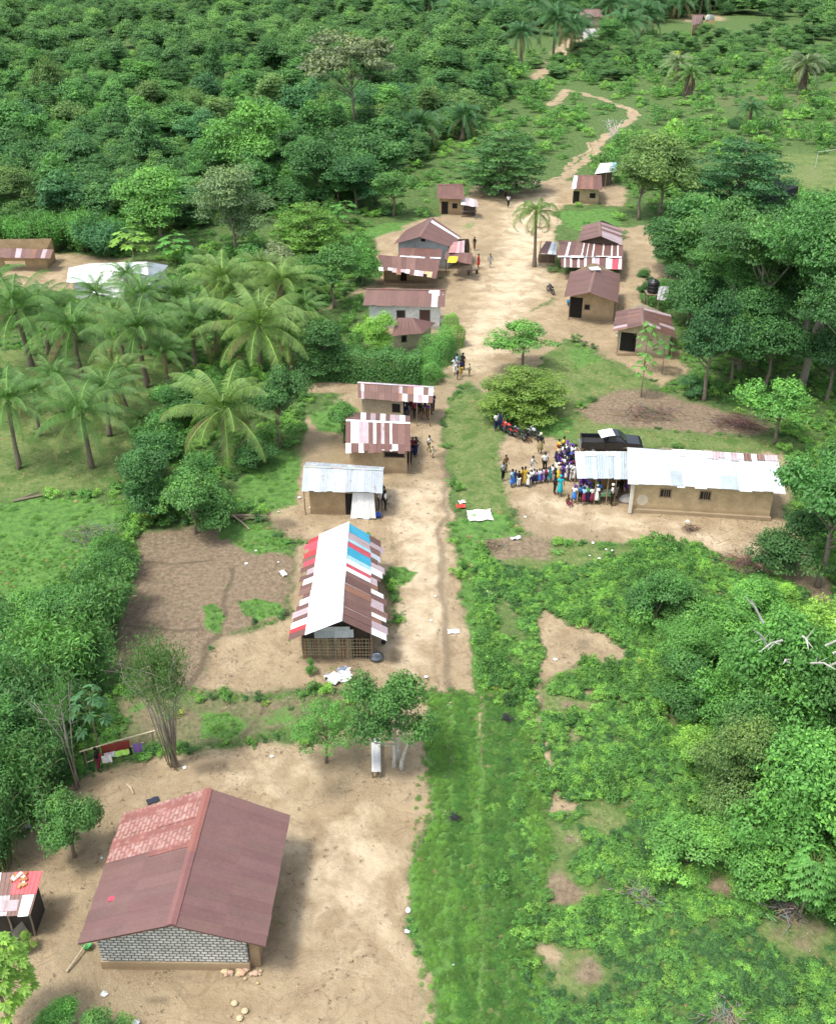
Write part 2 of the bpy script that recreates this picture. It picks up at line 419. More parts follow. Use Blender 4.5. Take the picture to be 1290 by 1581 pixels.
A['brown'] = [
 ([(205,825),(330,808),(400,835),(455,860),(450,950),(340,985),(310,1060),(165,1062),(185,960),(195,900)],0.8,.9),
 ([(890,632),(960,600),(1050,612),(1130,640),(1180,655),(1175,672),(1060,668),(920,655)],1.2,.95),
 ([(740,822),(800,822),(860,835),(850,862),(760,865)],0.8,.85),
 ([(1180,860),(1300,920),(1300,960),(1210,905)],1.0,.6), ([(640,1520),(665,1500),(668,1590),(620,1590)],1.0,.35),
 ([(560,1440),(640,1470),(655,1600),(540,1600)],1.5,.25), ([(130,1480),(400,1495),(380,1520),(130,1520)],.7,.5),
 ([(600,1180),(650,1160),(655,1200),(600,1240)],.8,.4), ([(170,1066),(420,1066),(560,1066),(540,1115),(380,1145),(250,1160),(170,1175)],.8,.52),  # first patch paints the shade right of the white stemmed tree
 ([(460,1015),(600,1015),(590,1040),(460,1050)],.7,.4), ([(690,430),(720,420),(735,450),(700,470)],1,.35), ([(470,735),(590,800),(480,810)],.5,.3),
 ([(1000,145),(1290,135),(1290,165),(1050,170)],6,.4),
]
A['green'] = [  # green patches lying on earth
 ([(655,1068),(728,1066),(735,1100),(750,1300),(745,1600),(740,2100),(690,2100),(672,1600),(668,1510),(640,1450),(628,1400),(630,1340),(655,1290),(668,1260),(657,1180)],0.35,1),
 ([(600,880),(625,872),(645,880),(630,905),(605,908)],0.5,1),
 ([(372,930),(400,922),(440,932),(438,948),(400,962),(375,950)],0.4,1), ([(310,940),(330,935),(342,960),(335,980),(315,975)],0.4,1),
 ([(306,1100),(350,1095),(382,1115),(370,1135),(310,1140)],0.4,1), ([(395,1100),(470,1065),(470,1120),(400,1140)],0.8,.55),
 ([(165,1035),(220,1020),(225,1055),(170,1065)],0.6,.8), ([(195,1080),(230,1075),(225,1100),(195,1100)],.5,.6),
 ([(340,800),(420,810),(450,850),(390,860),(330,830)],0.8,.7), ([(400,700),(450,690),(470,700),(460,780),(400,800),(360,760)],1,.9),
 ([(700,805),(740,790),(790,795),(805,825),(740,835),(712,850)],.7,.95), ([(715,840),(735,850),(740,1070),(728,1064),(722,960)],.3,1),
 ([(870,325),(945,320),(960,345),(900,355),(865,345)],1.2,1), ([(1000,445),(1050,440),(1075,450),(1060,465),(1010,470)],1.0,.9),
 ([(860,535),(920,530),(960,560),(880,570)],1.5,.6), ([(810,640),(890,640),(890,675),(830,675)],1.2,.8),
 ([(510,365),(600,345),(640,335),(600,360),(560,375)],1.5,.95), ([(480,640),(530,615),(560,640),(540,670),(490,665)],.8,.9),
 ([(500,1030),(530,1025),(525,1040),(500,1045)],.3,.5), ([(470,1205),(550,1205),(545,1240),(480,1245)],.8,.3), ([(700,345),(750,340),(748,350),(700,356)],1,.5),  # second patch greens the painted shade below the feathery tree
]
A['green'] += [([(-40,775),(120,765),(200,790),(185,830),(120,870),(60,915),(-40,920)],2.0,1)]
A['damp'] = [  # damp spots, plus cast shade painted into the soil colour
 ([(290,1178),(345,1165),(352,1185),(300,1198)],.4,.85), ([(410,800),(450,795),(465,810),(425,818)],.5,.75), ([(490,810),(530,806),(530,816),(490,818)],.3,.5),
 ([(440,1330),(462,1290),(460,1400),(440,1490),(415,1490)],.8,.35), ([(485,1195),(540,1190),(550,1225),(520,1245),(485,1235)],.8,.6),  # painted shade: beside the big house, then below the feathery tree
 ([(222,1535),(262,1535),(262,1550),(230,1550)],.3,.7), ([(320,1520),(470,1510),(500,1560),(400,1581),(320,1581)],1.2,.35),
 ([(885,985),(915,985),(912,1008),(885,1005)],.5,.6), ([(1040,805),(1080,815),(1060,830)],.4,.6), ([(1160,810),(1190,830),(1175,845),(1150,830)],.6,.5),
 ([(190,900),(230,900),(240,960),(185,1000)],1.0,.4), ([(0,1240),(80,1180),(90,1230),(20,1300)],1.2,.6),
]
A['dampline'] = [  # furrows and wheel ruts, drawn as lines of the same dark mask
 ([(215,868),(270,872),(330,868)],.13,.8), ([(175,963),(240,970),(310,975)],.13,.8), ([(357,880),(350,915),(340,965),(328,990),(300,1040),(290,1065)],.16,.85),
 ([(300,1064),(400,1062),(480,1062)],.1,.5), ([(424,1066),(410,1095),(380,1135)],.16,.7),
 ([(690,1060),(690,960),(686,840),(684,700)],.28,.62), ([(676,1060),(672,1010),(680,960)],.16,.45), ([(640,1040),(648,930),(650,840)],.3,.2),
 ([(770,520),(790,490),(800,450),(795,400)],.4,.15), ([(880,990),(910,1000)],.2,.3), ([(700,1050),(699,900)],.06,.4),
]
A['pale'] = [
 ([(600,760),(690,740),(690,830),(700,960),(640,1040),(605,1000),(620,900)],1.5,.8), ([(700,560),(760,430),(800,300),(850,300),(840,430),(780,500),(740,570)],3,1),
 ([(430,1300),(560,1250),(620,1330),(600,1450),(470,1440)],2,.6), ([(300,1190),(420,1165),(520,1160),(460,1240),(360,1220)],1,.5),
 ([(800,750),(960,790),(1150,830),(1200,870),(1000,830),(820,800)],1,.55), ([(1000,1230),(1010,1230),(1010,1235)],.3,.1), ([(640,1300),(655,1450),(662,1581),(640,1581)],.3,.5),
]
for k in A:
    A[k] = [(wpoly(p), s, q) for p, s, q in A[k]]

SLOPE = wpoly([(836,1060),(860,1020),(960,1030),(1060,1120),(1100,1340),(1310,1420),(1310,1600),(850,1600),(845,1300)])
def field(kind, pts):
    """cover fraction 0..1 of one kind at world points"""
    warp = np.stack([fbm(pts[:, 0] + 50, pts[:, 1], 2.6) - .5, fbm(pts[:, 0], pts[:, 1] + 77, 2.6) - .5], 1)
    q = pts + warp * np.clip(pts[:, 1:2] / 45, 0.5, 3)
    out = np.zeros(len(pts))
    for poly, soft, st in A.get(kind, []):
        lo = poly.min(0) - 2 * soft - 3; hi = poly.max(0) + 2 * soft + 3
        k = np.where((q > lo).all(1) & (q < hi).all(1))[0]
        if len(k) == 0: continue
        d = sdist(q[k], poly); out[k] = np.maximum(out[k], st * np.clip(.5 + d / (2 * soft), 0, 1))
    for poly, hw, st in A.get(kind + 'line', []):
        lo = poly.min(0) - 3 * hw - 3; hi = poly.max(0) + 3 * hw + 3
        k = np.where((q > lo).all(1) & (q < hi).all(1))[0]
        if len(k) == 0: continue
        d = sdist(q[k], poly, False); out[k] = np.maximum(out[k], st * np.clip(1.25 + d / (1.6 * hw), 0, 1))
    if kind == 'lawn':      # worn, drier patches on the right hand slope
        k = np.where(sdist(q, SLOPE) > 0)[0]
        out[k] = np.maximum(out[k], np.clip((fbm(q[k, 0] + 300, q[k, 1], 4.2) - .53) * 7, 0, .85))
    if kind == 'brown':
        k = np.where(sdist(q, SLOPE) > 0)[0]
        out[k] = np.maximum(out[k], np.clip((fbm(q[k, 0] + 300, q[k, 1], 4.2) - .60) * 7, 0, .7))
    return out

def axis(lo, hi, step, far, grow=1.12):
    a = list(np.arange(lo, hi, step)); s = step; x = a[-1]
    while x < far: s *= grow; x += s; a.append(x)
    s = step; x = lo; pre = []
    while x > -far: s *= grow; x -= s; pre.append(x)
    return np.array(pre[::-1] + a)
ax = axis(-34, 40, 0.2, 3500)
ay = np.concatenate([-np.geomspace(3000, 5, 24) + 20, np.arange(16, 62, 0.16), np.arange(62, 112, 0.25), np.arange(112, 190, 0.5), np.arange(190, 470, 0.8), 470 * (3600 / 470) ** np.linspace(0, 1, 60)])
gx, gy = np.meshgrid(ax, ay); gp = np.stack([gx.ravel(), gy.ravel()], 1)
FIELDS = ('sand', 'lawn', 'brown', 'green', 'damp', 'pale')
fv = {k: field(k, gp) for k in FIELDS}
gz = (fbm(gp[:, 0], gp[:, 1], 5.0) - .5) * 0.14 + (fbm(gp[:, 0] + 9, gp[:, 1], 1.2) - .5) * 0.05
near = np.exp(-((gp[:, 1] - 60) / 400) ** 2); gz = gz * near - 0.06
nx, ny = len(ax), len(ay)
me = bpy.data.meshes.new('ground')
me.vertices.add(nx * ny); me.vertices.foreach_set('co', np.column_stack([gp, gz]).ravel())
ii = (np.arange(ny - 1)[:, None] * nx + np.arange(nx - 1)[None]).ravel()
quads = np.stack([ii, ii + 1, ii + nx + 1, ii + nx], 1)
me.loops.add(quads.size); me.loops.foreach_set('vertex_index', quads.ravel().astype(np.int32))
me.polygons.add(len(quads)); me.polygons.foreach_set('loop_start', np.arange(0, quads.size, 4, dtype=np.int32))
for k in FIELDS:
    at = me.attributes.new(k, 'FLOAT', 'POINT'); at.data.foreach_set('value', fv[k].astype(np.float32))
me.update(calc_edges=True); me.polygons.foreach_set('use_smooth', [True] * len(quads))

m, n, out = newmat('ground_soil_and_turf'); t = NT(n)
geo = t.node('ShaderNodeNewGeometry'); pos = geo.outputs['Position']
n_big = t.noise(pos, 0.09, 4, .6); n_mid = t.noise(pos, 0.55, 6, .65, .3); n_fine = t.noise(pos, 3.2, 6, .7); n_grit = t.noise(pos, 14, 4, .7)
n_veg = t.noise(pos, 1.7, 6, .75, .4)
def edge(kind, amp=.8, w=.12, nz=None):
    v = t.attr(kind, 'Fac')
    v = t.math('ADD', v, t.math('MULTIPLY', t.math('SUBTRACT', nz if nz is not None else n_mid, .5), amp))
    return t.ss(v, .5 - w, .5 + w)
# vegetation floor
veg = t.mix(t.ss(n_veg, .35, .65), (.058, .10, .032, 1), (.12, .19, .06, 1))
veg = t.mix(t.ss(n_fine, .55, .75), veg, (.19, .28, .085, 1))
veg = t.mix(t.math('MULTIPLY', t.ss(n_mid, .55, .72), .5), veg, (.11, .14, .05, 1))
lawn = t.mix(t.ss(n_fine, .32, .68), (.105, .165, .05, 1), (.20, .24, .088, 1))
lawn = t.mix(t.ss(n_mid, .42, .66), lawn, (.075, .145, .035, 1))
lawn = t.mix(t.math('MULTIPLY', t.ss(n_grit, .5, .75), .5), lawn, (.30, .26, .14, 1))
sand = t.mix(t.ss(n_mid, .3, .7), (.33, .25, .16, 1), (.47, .375, .25, 1))
sand = t.mix(t.math('MULTIPLY', t.ss(n_fine, .5, .72), .55), sand, (.32, .245, .16, 1))
sand = t.mix(t.math('MULTIPLY', t.ss(n_big, .45, .62), .45), sand, (.37, .28, .18, 1))
chan = t.math('ABSOLUTE', t.math('SUBTRACT', t.noise(pos, .42, 3, .5, 1.2), .5))
sand = t.mix(t.math('MULTIPLY', t.ss(chan, .022, .0), .42), sand, (.23, .17, .11, 1))
sand = t.mix(t.math('MULTIPLY', t.ss(n_big, .5, .64), .4), sand, (.25, .215, .14, 1))
spk = t.noise(pos, 26, 2, .5)
sand = t.mix(t.math('MULTIPLY', t.ss(spk, .66, .72), .5), sand, (.17, .13, .09, 1)); sand = t.mix(t.math('MULTIPLY', t.ss(spk, .33, .28), .5), sand, (.62, .54, .42, 1))
n_st = t.noise(pos, 0.28, 7, .72, .8)
sand = t.mix(t.math('MULTIPLY', t.ss(n_st, .53, .68), .6), sand, (.255, .185, .115, 1))
sand = t.mix(t.math('MULTIPLY', t.ss(n_st, .42, .30), .4), sand, (.60, .50, .36, 1))
sand = t.scale(sand, t.lin(n_grit, .25, .75, .88, 1.1))
sand = t.mul(sand, (.93, .92, .88))
pale = t.mix(t.ss(n_mid, .3, .62), (.40, .31, .20, 1), (.58, .475, .33, 1))
brown = t.mix(t.ss(n_fine, .3, .7), (.165, .12, .083, 1), (.30, .225, .155, 1))
brown = t.mix(t.math('MULTIPLY', t.ss(n_veg, .56, .68), .6), brown, (.09, .13, .04, 1))
turf = t.mix(t.ss(n_veg, .35, .65), (.065, .15, .036, 1), (.13, .265, .062, 1))
turf = t.mix(t.math('MULTIPLY', t.ss(n_grit, .5, .7), .6), turf, (.15, .22, .06, 1))
c = t.mix(edge('lawn', .9, .2), veg, lawn)
s_e = edge('sand', .95, .16, t.math('ADD', t.math('MULTIPLY', n_mid, .55), t.math('MULTIPLY', n_fine, .45)))
c = t.mix(s_e, c, sand)
c = t.mix(t.math('MULTIPLY', s_e, edge('pale', 1.0, .35)), c, pale)
c = t.mix(t.math('MULTIPLY', edge('brown', .8, .25), .95), c, brown)
c = t.mix(t.math('MULTIPLY', edge('damp', .45, .3), .72), c, (.115, .092, .062, 1))  # damp soil and painted shade share one dark tint
c = t.mix(edge('green', .8, .14, n_veg), c, turf)
p = t.node('ShaderNodeBsdfPrincipled'); t.put(p.inputs['Base Color'], c)
p.inputs['Roughness'].default_value = .95; p.inputs['Specular IOR Level'].default_value = .12
h = t.math('ADD', t.math('MULTIPLY', n_fine, 1.0), t.math('ADD', t.math('MULTIPLY', n_grit, .25), t.math('MULTIPLY', n_mid, 1.2)))
n.links.new(t.bump(h, .7, .25), p.inputs['Normal']); n.links.new(p.outputs[0], out.inputs[0])
me.materials.append(m)
ground = bpy.data.objects.new('ground', me); COL.objects.link(ground)
ground['kind'] = 'structure'; ground['label'] = 'sandy village road and yards with grass and scrub around them'; ground['category'] = 'ground'
# ------------------------------------------------------------------ foliage meshes
def leaf_mesh(name, C, N, size, lv, mat, aspect=2.0, fold=0.25, extra=None):
    """N diamond leaves: centres C, facing normals N, length size, brightness lv"""
    n = len(C); rng = RNG
    N = N / (np.linalg.norm(N, axis=1, keepdims=True) + 1e-9)
    R = rng.normal(size=(n, 3)); T = R - (R * N).sum(1, keepdims=True) * N; T /= np.linalg.norm(T, axis=1, keepdims=True) + 1e-9
    B = np.cross(N, T); L = (size * .5)[:, None]; Wd = L / aspect
    V = np.stack([C - T * L, C + B * Wd - N * Wd * fold, C + T * L - N * L * .25, C - B * Wd - N * Wd * fold], 1).reshape(-1, 3)
    faces = np.arange(4 * n, dtype=np.int32).reshape(-1, 4); lvf = lv
    me = bpy.data.meshes.new(name)
    if extra is not None:   # (verts, quads, lv)
        faces = np.concatenate([faces, extra[1].astype(np.int32) + len(V)]); V = np.concatenate([V, extra[0]]); lvf = np.concatenate([lvf, extra[2]])
    me.vertices.add(len(V)); me.vertices.foreach_set('co', V.astype(np.float32).ravel())
    me.loops.add(faces.size); me.loops.foreach_set('vertex_index', faces.ravel())
    me.polygons.add(len(faces)); me.polygons.foreach_set('loop_start', np.arange(0, faces.size, 4, dtype=np.int32))
    at = me.attributes.new('lv', 'FLOAT', 'FACE'); at.data.foreach_set('value', np.clip(lvf, 0, 1).astype(np.float32))
    me.materials.append(mat); me.update(calc_edges=True); return me

def unit(n, rng, up=0.0):
    d = rng.normal(size=(n, 3)); d /= np.linalg.norm(d, axis=1, keepdims=True)
    if up: d[:, 2] = np.abs(d[:, 2]) * up + d[:, 2] * (1 - up)
    return d

def clump_leaves(cc, cr, per, lsize, rng, flat=1.0, up=.55, jitter=.35):
    """leaves on the shells of clumps cc with radii cr"""
    Cs, Ns, Sz, Lv = [], [], [], []
    for c, r in zip(cc, cr):
        n = max(6, int(per * (r / np.mean(cr)) ** 2))
        d = unit(n, rng, up); rad = r * rng.uniform(.55, 1.12, n) ** .7
        spr = rng.random(n) < .07; rad = np.where(spr, r * rng.uniform(1.1, 1.5, n), rad); o = d * rad[:, None]; o[:, 2] *= flat
        Cs.append(c + o); Ns.append(d * .7 + np.array([0, 0, .55]) + rng.normal(size=(n, 3)) * jitter)
        Sz.append(lsize * rng.uniform(.65, 1.35, n)); tone = rng.normal(0, .13)
        Lv.append(.42 + tone + rng.normal(0, .17, n) + .14 * d[:, 2])  # upward leaves lighter: light from above put into the leaf value
    return np.concatenate(Cs), np.concatenate(Ns), np.concatenate(Sz), np.concatenate(Lv)

def trunk_mesh(name, h, r, limbs, rng, lean=.03, n=7, col=(.20, .165, .125), stems=1):
    b = MB()
    for s in range(stems):
        o = Vector((rng.normal(0, .05), rng.normal(0, .05), 0)) if stems > 1 else Vector((0, 0, 0))
        top = Vector((rng.normal(0, lean), rng.normal(0, lean), h)) + o * (2.2 if stems > 1 else 1)
        pts = [o - Vector((0, 0, .04)), o.lerp(top, .12), o.lerp(top, .4) + Vector((rng.normal(0, lean / 2), rng.normal(0, lean / 2), 0)), o.lerp(top, .7), top]
        b.tube(pts, [r * 1.5, r * 1.05, r * .85, r * .65, r * .4], n, col)
    for q in limbs:
        q = Vector(q); s = Vector((0, 0, max(.25 * h, min(h * .97, q.z * .62))))
        mid = s.lerp(q, .5) + Vector((0, 0, -.03))
        b.tube([s, mid, q], [r * .45, r * .28, r * .1], 5, col)
    return b.mesh(name, M['bark'], True)

LIB = {}
def unit_broad(key, seed, nclump, per, leaf, z0=.28, rz=1.0, spread=1.0, trunk_r=.022, cr=(.15, .26), top=1.0, flat=.8, mat='leaf', stems=1, lean=.03, trunkcol=(.20, .165, .125), aspect=2.0):
    """tree of unit height and unit crown width: clumps on an uneven dome"""
    rng = np.random.default_rng(seed); cc, rr = [], []
    zc = (z0 + 1) / 2; hz = (1 - z0) / 2; nl = int(rng.integers(5, 9)); lobes = []
    for k in range(nl):     # a few uneven boughs, the clumps sit on them
        a = 2 * PI * (k + rng.uniform(-.35, .35)) / nl; q = rng.uniform(.08, .34) if k else 0
        lobes.append((q * math.cos(a) * spread, q * math.sin(a) * spread, zc + hz * (rng.uniform(-.5, .45) if k else .35), rng.uniform(.13, .24)))
    while len(cc) < nclump:
        lx, ly, lz, lr = lobes[int(rng.integers(0, nl))]; d = unit(1, rng)[0]
        if d[2] < -.6: continue
        f = rng.uniform(.45, 1.12) if rng.random() < .93 else rng.uniform(1.1, 1.5); r = rng.uniform(*cr) * (.62 if f > 1.12 else 1)
        p = np.array([lx + d[0] * lr * f, ly + d[1] * lr * f, lz + d[2] * lr * f * max(.6, 1.9 * hz)])
        p[2] = min(p[2], 1 - r * .5); p[2] = max(p[2], max(z0, .0) + r * .25)
        q = math.hypot(p[0], p[1]); lim = .5 - r * .55
        if q > lim * 1.1: p[:2] *= lim * 1.1 / q
        cc.append(p); rr.append(r)
    C, N, S, L = clump_leaves(cc, rr, per, leaf, rng, flat)
    L = L + .12 * (C[:, 2] - zc) / hz  # crown painted lighter towards the top, as daylight would leave it
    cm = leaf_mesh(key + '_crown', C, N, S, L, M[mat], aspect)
    order = sorted(range(len(cc)), key=lambda i: -rr[i])[:9]
    tm = trunk_mesh(key + '_trunk', zc, trunk_r, [cc[i] for i in order], rng, lean, 7, trunkcol, stems)
    LIB.setdefault(key, []).append((tm, cm))

def unit_layer(key, seed, tiers, per, leaf, z0=.2, trunk_r=.02):
    """tiered crown: flat plates of foliage on level boughs"""
    rng = np.random.default_rng(seed); cc, rr = [], []
    for k in range(tiers):
        z = z0 + (1 - z0) * (k + .3) / tiers; w = .5 * math.sin(PI * (.22 + .74 * (k + .5) / tiers)) ** .8
        nb = max(3, int(11 * w / .5)); a0 = rng.uniform(0, 6)
        for j in range(nb):
            a = a0 + 2 * PI * j / nb + rng.normal(0, .2)
            for f in (.45, .85) if w > .22 else (.6,):
                q = w * f * rng.uniform(.8, 1.12)
                cc.append(np.array([q * math.cos(a), q * math.sin(a), z + rng.normal(0, .018) - .05 * f])); rr.append(rng.uniform(.085, .14))
    C, N, S, L = clump_leaves(cc, rr, per, leaf, rng, .32, .6, .25)
    cm = leaf_mesh(key + '_crown', C, N, S, L, M['leaf'], 1.8)
    tm = trunk_mesh(key + '_trunk', .93, trunk_r, cc[::4], rng, .015)
    LIB.setdefault(key, []).append((tm, cm))

def unit_feather(key, seed, stems, leaves, leaf, droop=.55, z0=.0, stemcol=(.14, .17, .07)):
    """arching plumes (bamboo-like thicket)"""
    rng = np.random.default_rng(seed); Cs, Ns, Ls = [], [], []; b = MB()
    for s in range(stems):
        a = rng.uniform(0, 2 * PI); h = rng.uniform(.55, 1.0); out = rng.uniform(.12, .5)
        base = np.array([rng.normal(0, .07), rng.normal(0, .07), 0])
        tt = np.linspace(0, 1, 7); r = out * tt ** 1.7; z = h * (tt - droop * .45 * tt ** 3)
        pts = base + np.stack([r * math.cos(a), r * math.sin(a), z], 1)
        b.tube([tuple(p) for p in pts], list(np.linspace(.009, .003, 7)), 4, stemcol, False)
        n = leaves; u = rng.uniform(.22, 1, n) ** .8
        p = np.stack([np.interp(u, tt, pts[:, i]) for i in range(3)], 1)
        o = rng.normal(size=(n, 3)) * (.045 + .035 * u[:, None]); o[:, 2] -= np.abs(o[:, 0]) * .5
        Cs.append(p + o); nn = rng.normal(size=(n, 3)) * .5; nn[:, 2] += .8; nn[:, 0] += .5 * math.cos(a); nn[:, 1] += .5 * math.sin(a); Ns.append(nn)
        Ls.append(.30 + rng.normal(0, .1) + .28 * u + rng.normal(0, .12, n))  # inner leaves darker than the tips, plume shade put into the value
    C = np.concatenate(Cs); n = len(C)
    cm = leaf_mesh(key + '_crown', C, np.concatenate(Ns), leaf * rng.uniform(.7, 1.5, n), np.concatenate(Ls), M['leaf'], 3.6, .1)
    LIB.setdefault(key, []).append((b.mesh(key + '_trunk', M['bark'], True), cm))

def unit_dome(key, seed, n, leaf, tall=1.0, box=.0, lump=.12):
    """clipped or naturally rounded shrub: a shell of leaves reaching the ground, unit width and height"""
    rng = np.random.default_rng(seed); d = unit(n, rng); d[:, 2] = np.abs(d[:, 2])
    p = np.sign(d) * np.abs(d) ** (1 - .55 * box); p /= (np.linalg.norm(p, axis=1, keepdims=True)) ** (1 - box * .6)
    k = 1 + lump * (np.sin(d[:, 0] * 5 + seed) * np.cos(d[:, 1] * 4.3 + seed * 2) + np.sin(d[:, 2] * 7 + d[:, 0] * 3)) + rng.normal(0, .035, n)
    k *= np.where(rng.random(n) < .3, rng.uniform(.75, .97, n), 1)
    C = p * k[:, None] * np.array([.5, .5, .93]); C[:, 2] = np.clip(C[:, 2], .01, 2)
    N = d * .9 + np.array([0, 0, .35]) + rng.normal(size=(n, 3)) * .33
    L = .38 + rng.normal(0, .15, n) + .16 * d[:, 2] + .5 * (k - 1)  # tops and bulges lighter, hollows darker: shading put into the leaf value
    cm = leaf_mesh(key + '_crown', C, N, leaf * rng.uniform(.6, 1.4, n), L, M['leaf'], 1.8)
    tm = trunk_mesh(key + '_trunk', .6, .03, [], rng, .02, 5, stems=3)
    LIB.setdefault(key, []).append((tm, cm))

def hedge_mesh(seed, dims, n, leaf):
    rng = np.random.default_rng(seed); d = unit(n, rng); d[:, 2] = np.abs(d[:, 2])
    p = d / np.abs(d).max(1, keepdims=True); p = p * .72 + d * .28 * 1.2
    x = rng.uniform(-1, 1, n); mid_ = rng.random(n) < .8; p[mid_, 0] = x[mid_]; r_ = np.sqrt(d[:, 1] ** 2 + d[:, 2] ** 2) + 1e-6
    k = 1 + .05 * np.sin(p[:, 0] * 9 + seed) + .04 * np.sin(p[:, 0] * 23) + rng.normal(0, .03, n)
    C = np.column_stack([p[:, 0] * dims[0] / 2, p[:, 1] * k * dims[1] / 2, np.clip(p[:, 2], .02, 1) * k * dims[2]])
    N = d * .8 + np.array([0, 0, .4]) + rng.normal(size=(n, 3)) * .35
    return leaf_mesh('hedge_crown', C, N, leaf * rng.uniform(.6, 1.4, n), .36 + rng.normal(0, .16, n) + .2 * (p[:, 2] > .85), M['leaf'], 1.7)  # top face painted lighter, like foliage lit from above

def frond_geom(az, elev, length, rng, nl=34, drop=1.0, leaflet=.62, width=.026, lvb=.45):
    """one pinnate frond: quads for rachis and leaflets"""
    V, Fc, L = [], [], []
    n = 12; e = elev; p = Vector((0, 0, 0)); pts = [p.copy()]; step = length / n
    dirs = []
    for k in range(n):
        d = Vector((math.cos(az) * math.cos(e), math.sin(az) * math.cos(e), math.sin(e))); dirs.append(d)
        p = p + d * step; pts.append(p.copy()); e -= drop * (.05 + .022 * k) * (1.25 if elev > .9 else 1.0)
    side = Vector((-math.sin(az), math.cos(az), 0))
    def q(a, b, c, d, l):
        i = len(V); V.extend([a, b, c, d]); Fc.append((i, i + 1, i + 2, i + 3)); L.append(l)
    for k in range(n):
        r = .05 * (1 - k / n) + .008; r2 = .05 * (1 - (k + 1) / n) + .008
        q(pts[k] - side * r, pts[k] + side * r, pts[k + 1] + side * r2, pts[k + 1] - side * r2, .8)
    for k in range(nl):
        u = .14 + .86 * (k + .5) / nl; i = min(n - 1, int(u * n)); f = u * n - i
        o = pts[i].lerp(pts[i + 1], f); d = dirs[i]; up = side.cross(d) * -1
        ll = leaflet * math.sin(PI * min(1, .18 + .8 * u)) ** .7 * rng.uniform(.85, 1.15)
        for s in (-1, 1):
            dd = (side * s * .82 + d * .55 + Vector((0, 0, -.38 - .25 * rng.random()))).normalized()
            tip = o + dd * ll; tip.z -= ll * .22
            wv = d * width * rng.uniform(.9, 1.4)
            q(o - wv, o + wv, tip + wv * .35, tip - wv * .35, lvb + rng.normal(0, .14) + .1 * (s > 0))
    return V, Fc, L

def unit_palm(key, seed, nf, length, oil=False, old=0, mat='frond', droopy=1.0):
    rng = np.random.default_rng(seed); V, Fc, L = [], [], []
    for k in range(nf):
        az = k * 2.39996 + rng.normal(0, .15); u = k / (nf - 1)
        el = (1.42 - 1.75 * u ** .9) if not oil else (1.3 - 1.75 * u)
        ln = length * rng.uniform(.85, 1.1) * (1.0 if u > .12 else .75)
        dry = k >= nf - old
        v, f, l = frond_geom(az, el + rng.normal(0, .08), ln, rng, 46, droopy * (1.0 if not oil else .85) * (1.5 if dry else 1), leaflet=.8 if not oil else .6,
                             lvb=(1.0 if dry else .36 + .22 * u + rng.normal(0, .06)))
        i = len(V); V += [tuple(q) for q in v]; Fc += [tuple(i + j for j in q) for q in f]; L += l
    if not oil:     # nuts and fibre sheaths
        for k in range(7):
            a = rng.uniform(0, 6.28); c = Vector((.25 * math.cos(a), .25 * math.sin(a), -.18 - .1 * rng.random()))
            for ax_ in (Vector((1, 0, 0)), Vector((0, 1, 0)), Vector((0, 0, 1))):
                o1 = ax_.orthogonal().normalized() * .13; o2 = ax_.cross(o1)
                i = len(V); V += [tuple(c + o1), tuple(c + o2), tuple(c - o1), tuple(c - o2)]; Fc.append((i, i + 1, i + 2, i + 3)); L.append(.75)
    Va = np.array(V); Fa = np.array(Fc); La = np.array(L)
    z = np.zeros((0, 3)); cm = leaf_mesh(key + '_crown', z, z, np.zeros(0), np.zeros(0), M[mat], extra=(Va, Fa, La))
    b = MB(); pts = []; rad = []
    for k in range(9):
        u = k / 8; pts.append((.12 * math.sin(u * 2 + seed), .1 * math.sin(u * 1.5 + seed * 2) * u, u)); rad.append((.24 if not oil else .34) * (1.35 - .55 * min(1, u * 3)) * (1.0 if u < .95 else .8))
    b.tube(pts, rad, 8, (.19, .155, .115))
    LIB.setdefault(key, []).append((b.mesh(key + '_trunk', M['bark'], True), cm, pts[-1]))

def unit_papaya(key, seed, nleaf, lsize, stem_r=.016, z0=.7):
    rng = np.random.default_rng(seed); V, Fc, L = [], [], []; b = MB()
    b.tube([(0, 0, -.03), (.01, 0, .4), (0, .01, .9)], [stem_r * 1.3, stem_r, stem_r * .7], 6, (.24, .21, .14))
    for k in range(nleaf):
        az = k * 2.4; el = 1.1 - 1.5 * k / nleaf; ln = rng.uniform(.3, .46)
        st = Vector((0, 0, .92 - .22 * k / nleaf)); tip = st + Vector((math.cos(az) * math.cos(el), math.sin(az) * math.cos(el), math.sin(el) * .6)) * ln
        b.tube([st, tip], [.006, .004], 3, (.2, .27, .08), False)
        out = Vector((math.cos(az), math.sin(az), -.25)); sd_ = Vector((-math.sin(az), math.cos(az), 0))
        for j in range(7):      # lobed hand of leaflets
            t_ = (j - 3) * .62; d = (out * math.cos(t_) + sd_ * math.sin(t_)).normalized(); ls = lsize * (1 - .09 * abs(j - 3)) * rng.uniform(.85, 1.1)
            w_ = d.cross(Vector((0, 0, 1))).normalized() * ls * .24; i = len(V)
            V += [tuple(tip), tuple(tip + d * ls * .55 + w_), tuple(tip + d * ls + Vector((0, 0, -.12 * ls))), tuple(tip + d * ls * .55 - w_)]
            Fc.append((i, i + 1, i + 2, i + 3)); L.append(.5 + rng.normal(0, .13))
    z = np.zeros((0, 3)); cm = leaf_mesh(key + '_crown', z, z, np.zeros(0), np.zeros(0), M['leaf'], extra=(np.array(V), np.array(Fc), np.array(L)))
    LIB.setdefault(key, []).append((b.mesh(key + '_trunk', M['bark'], True), cm))

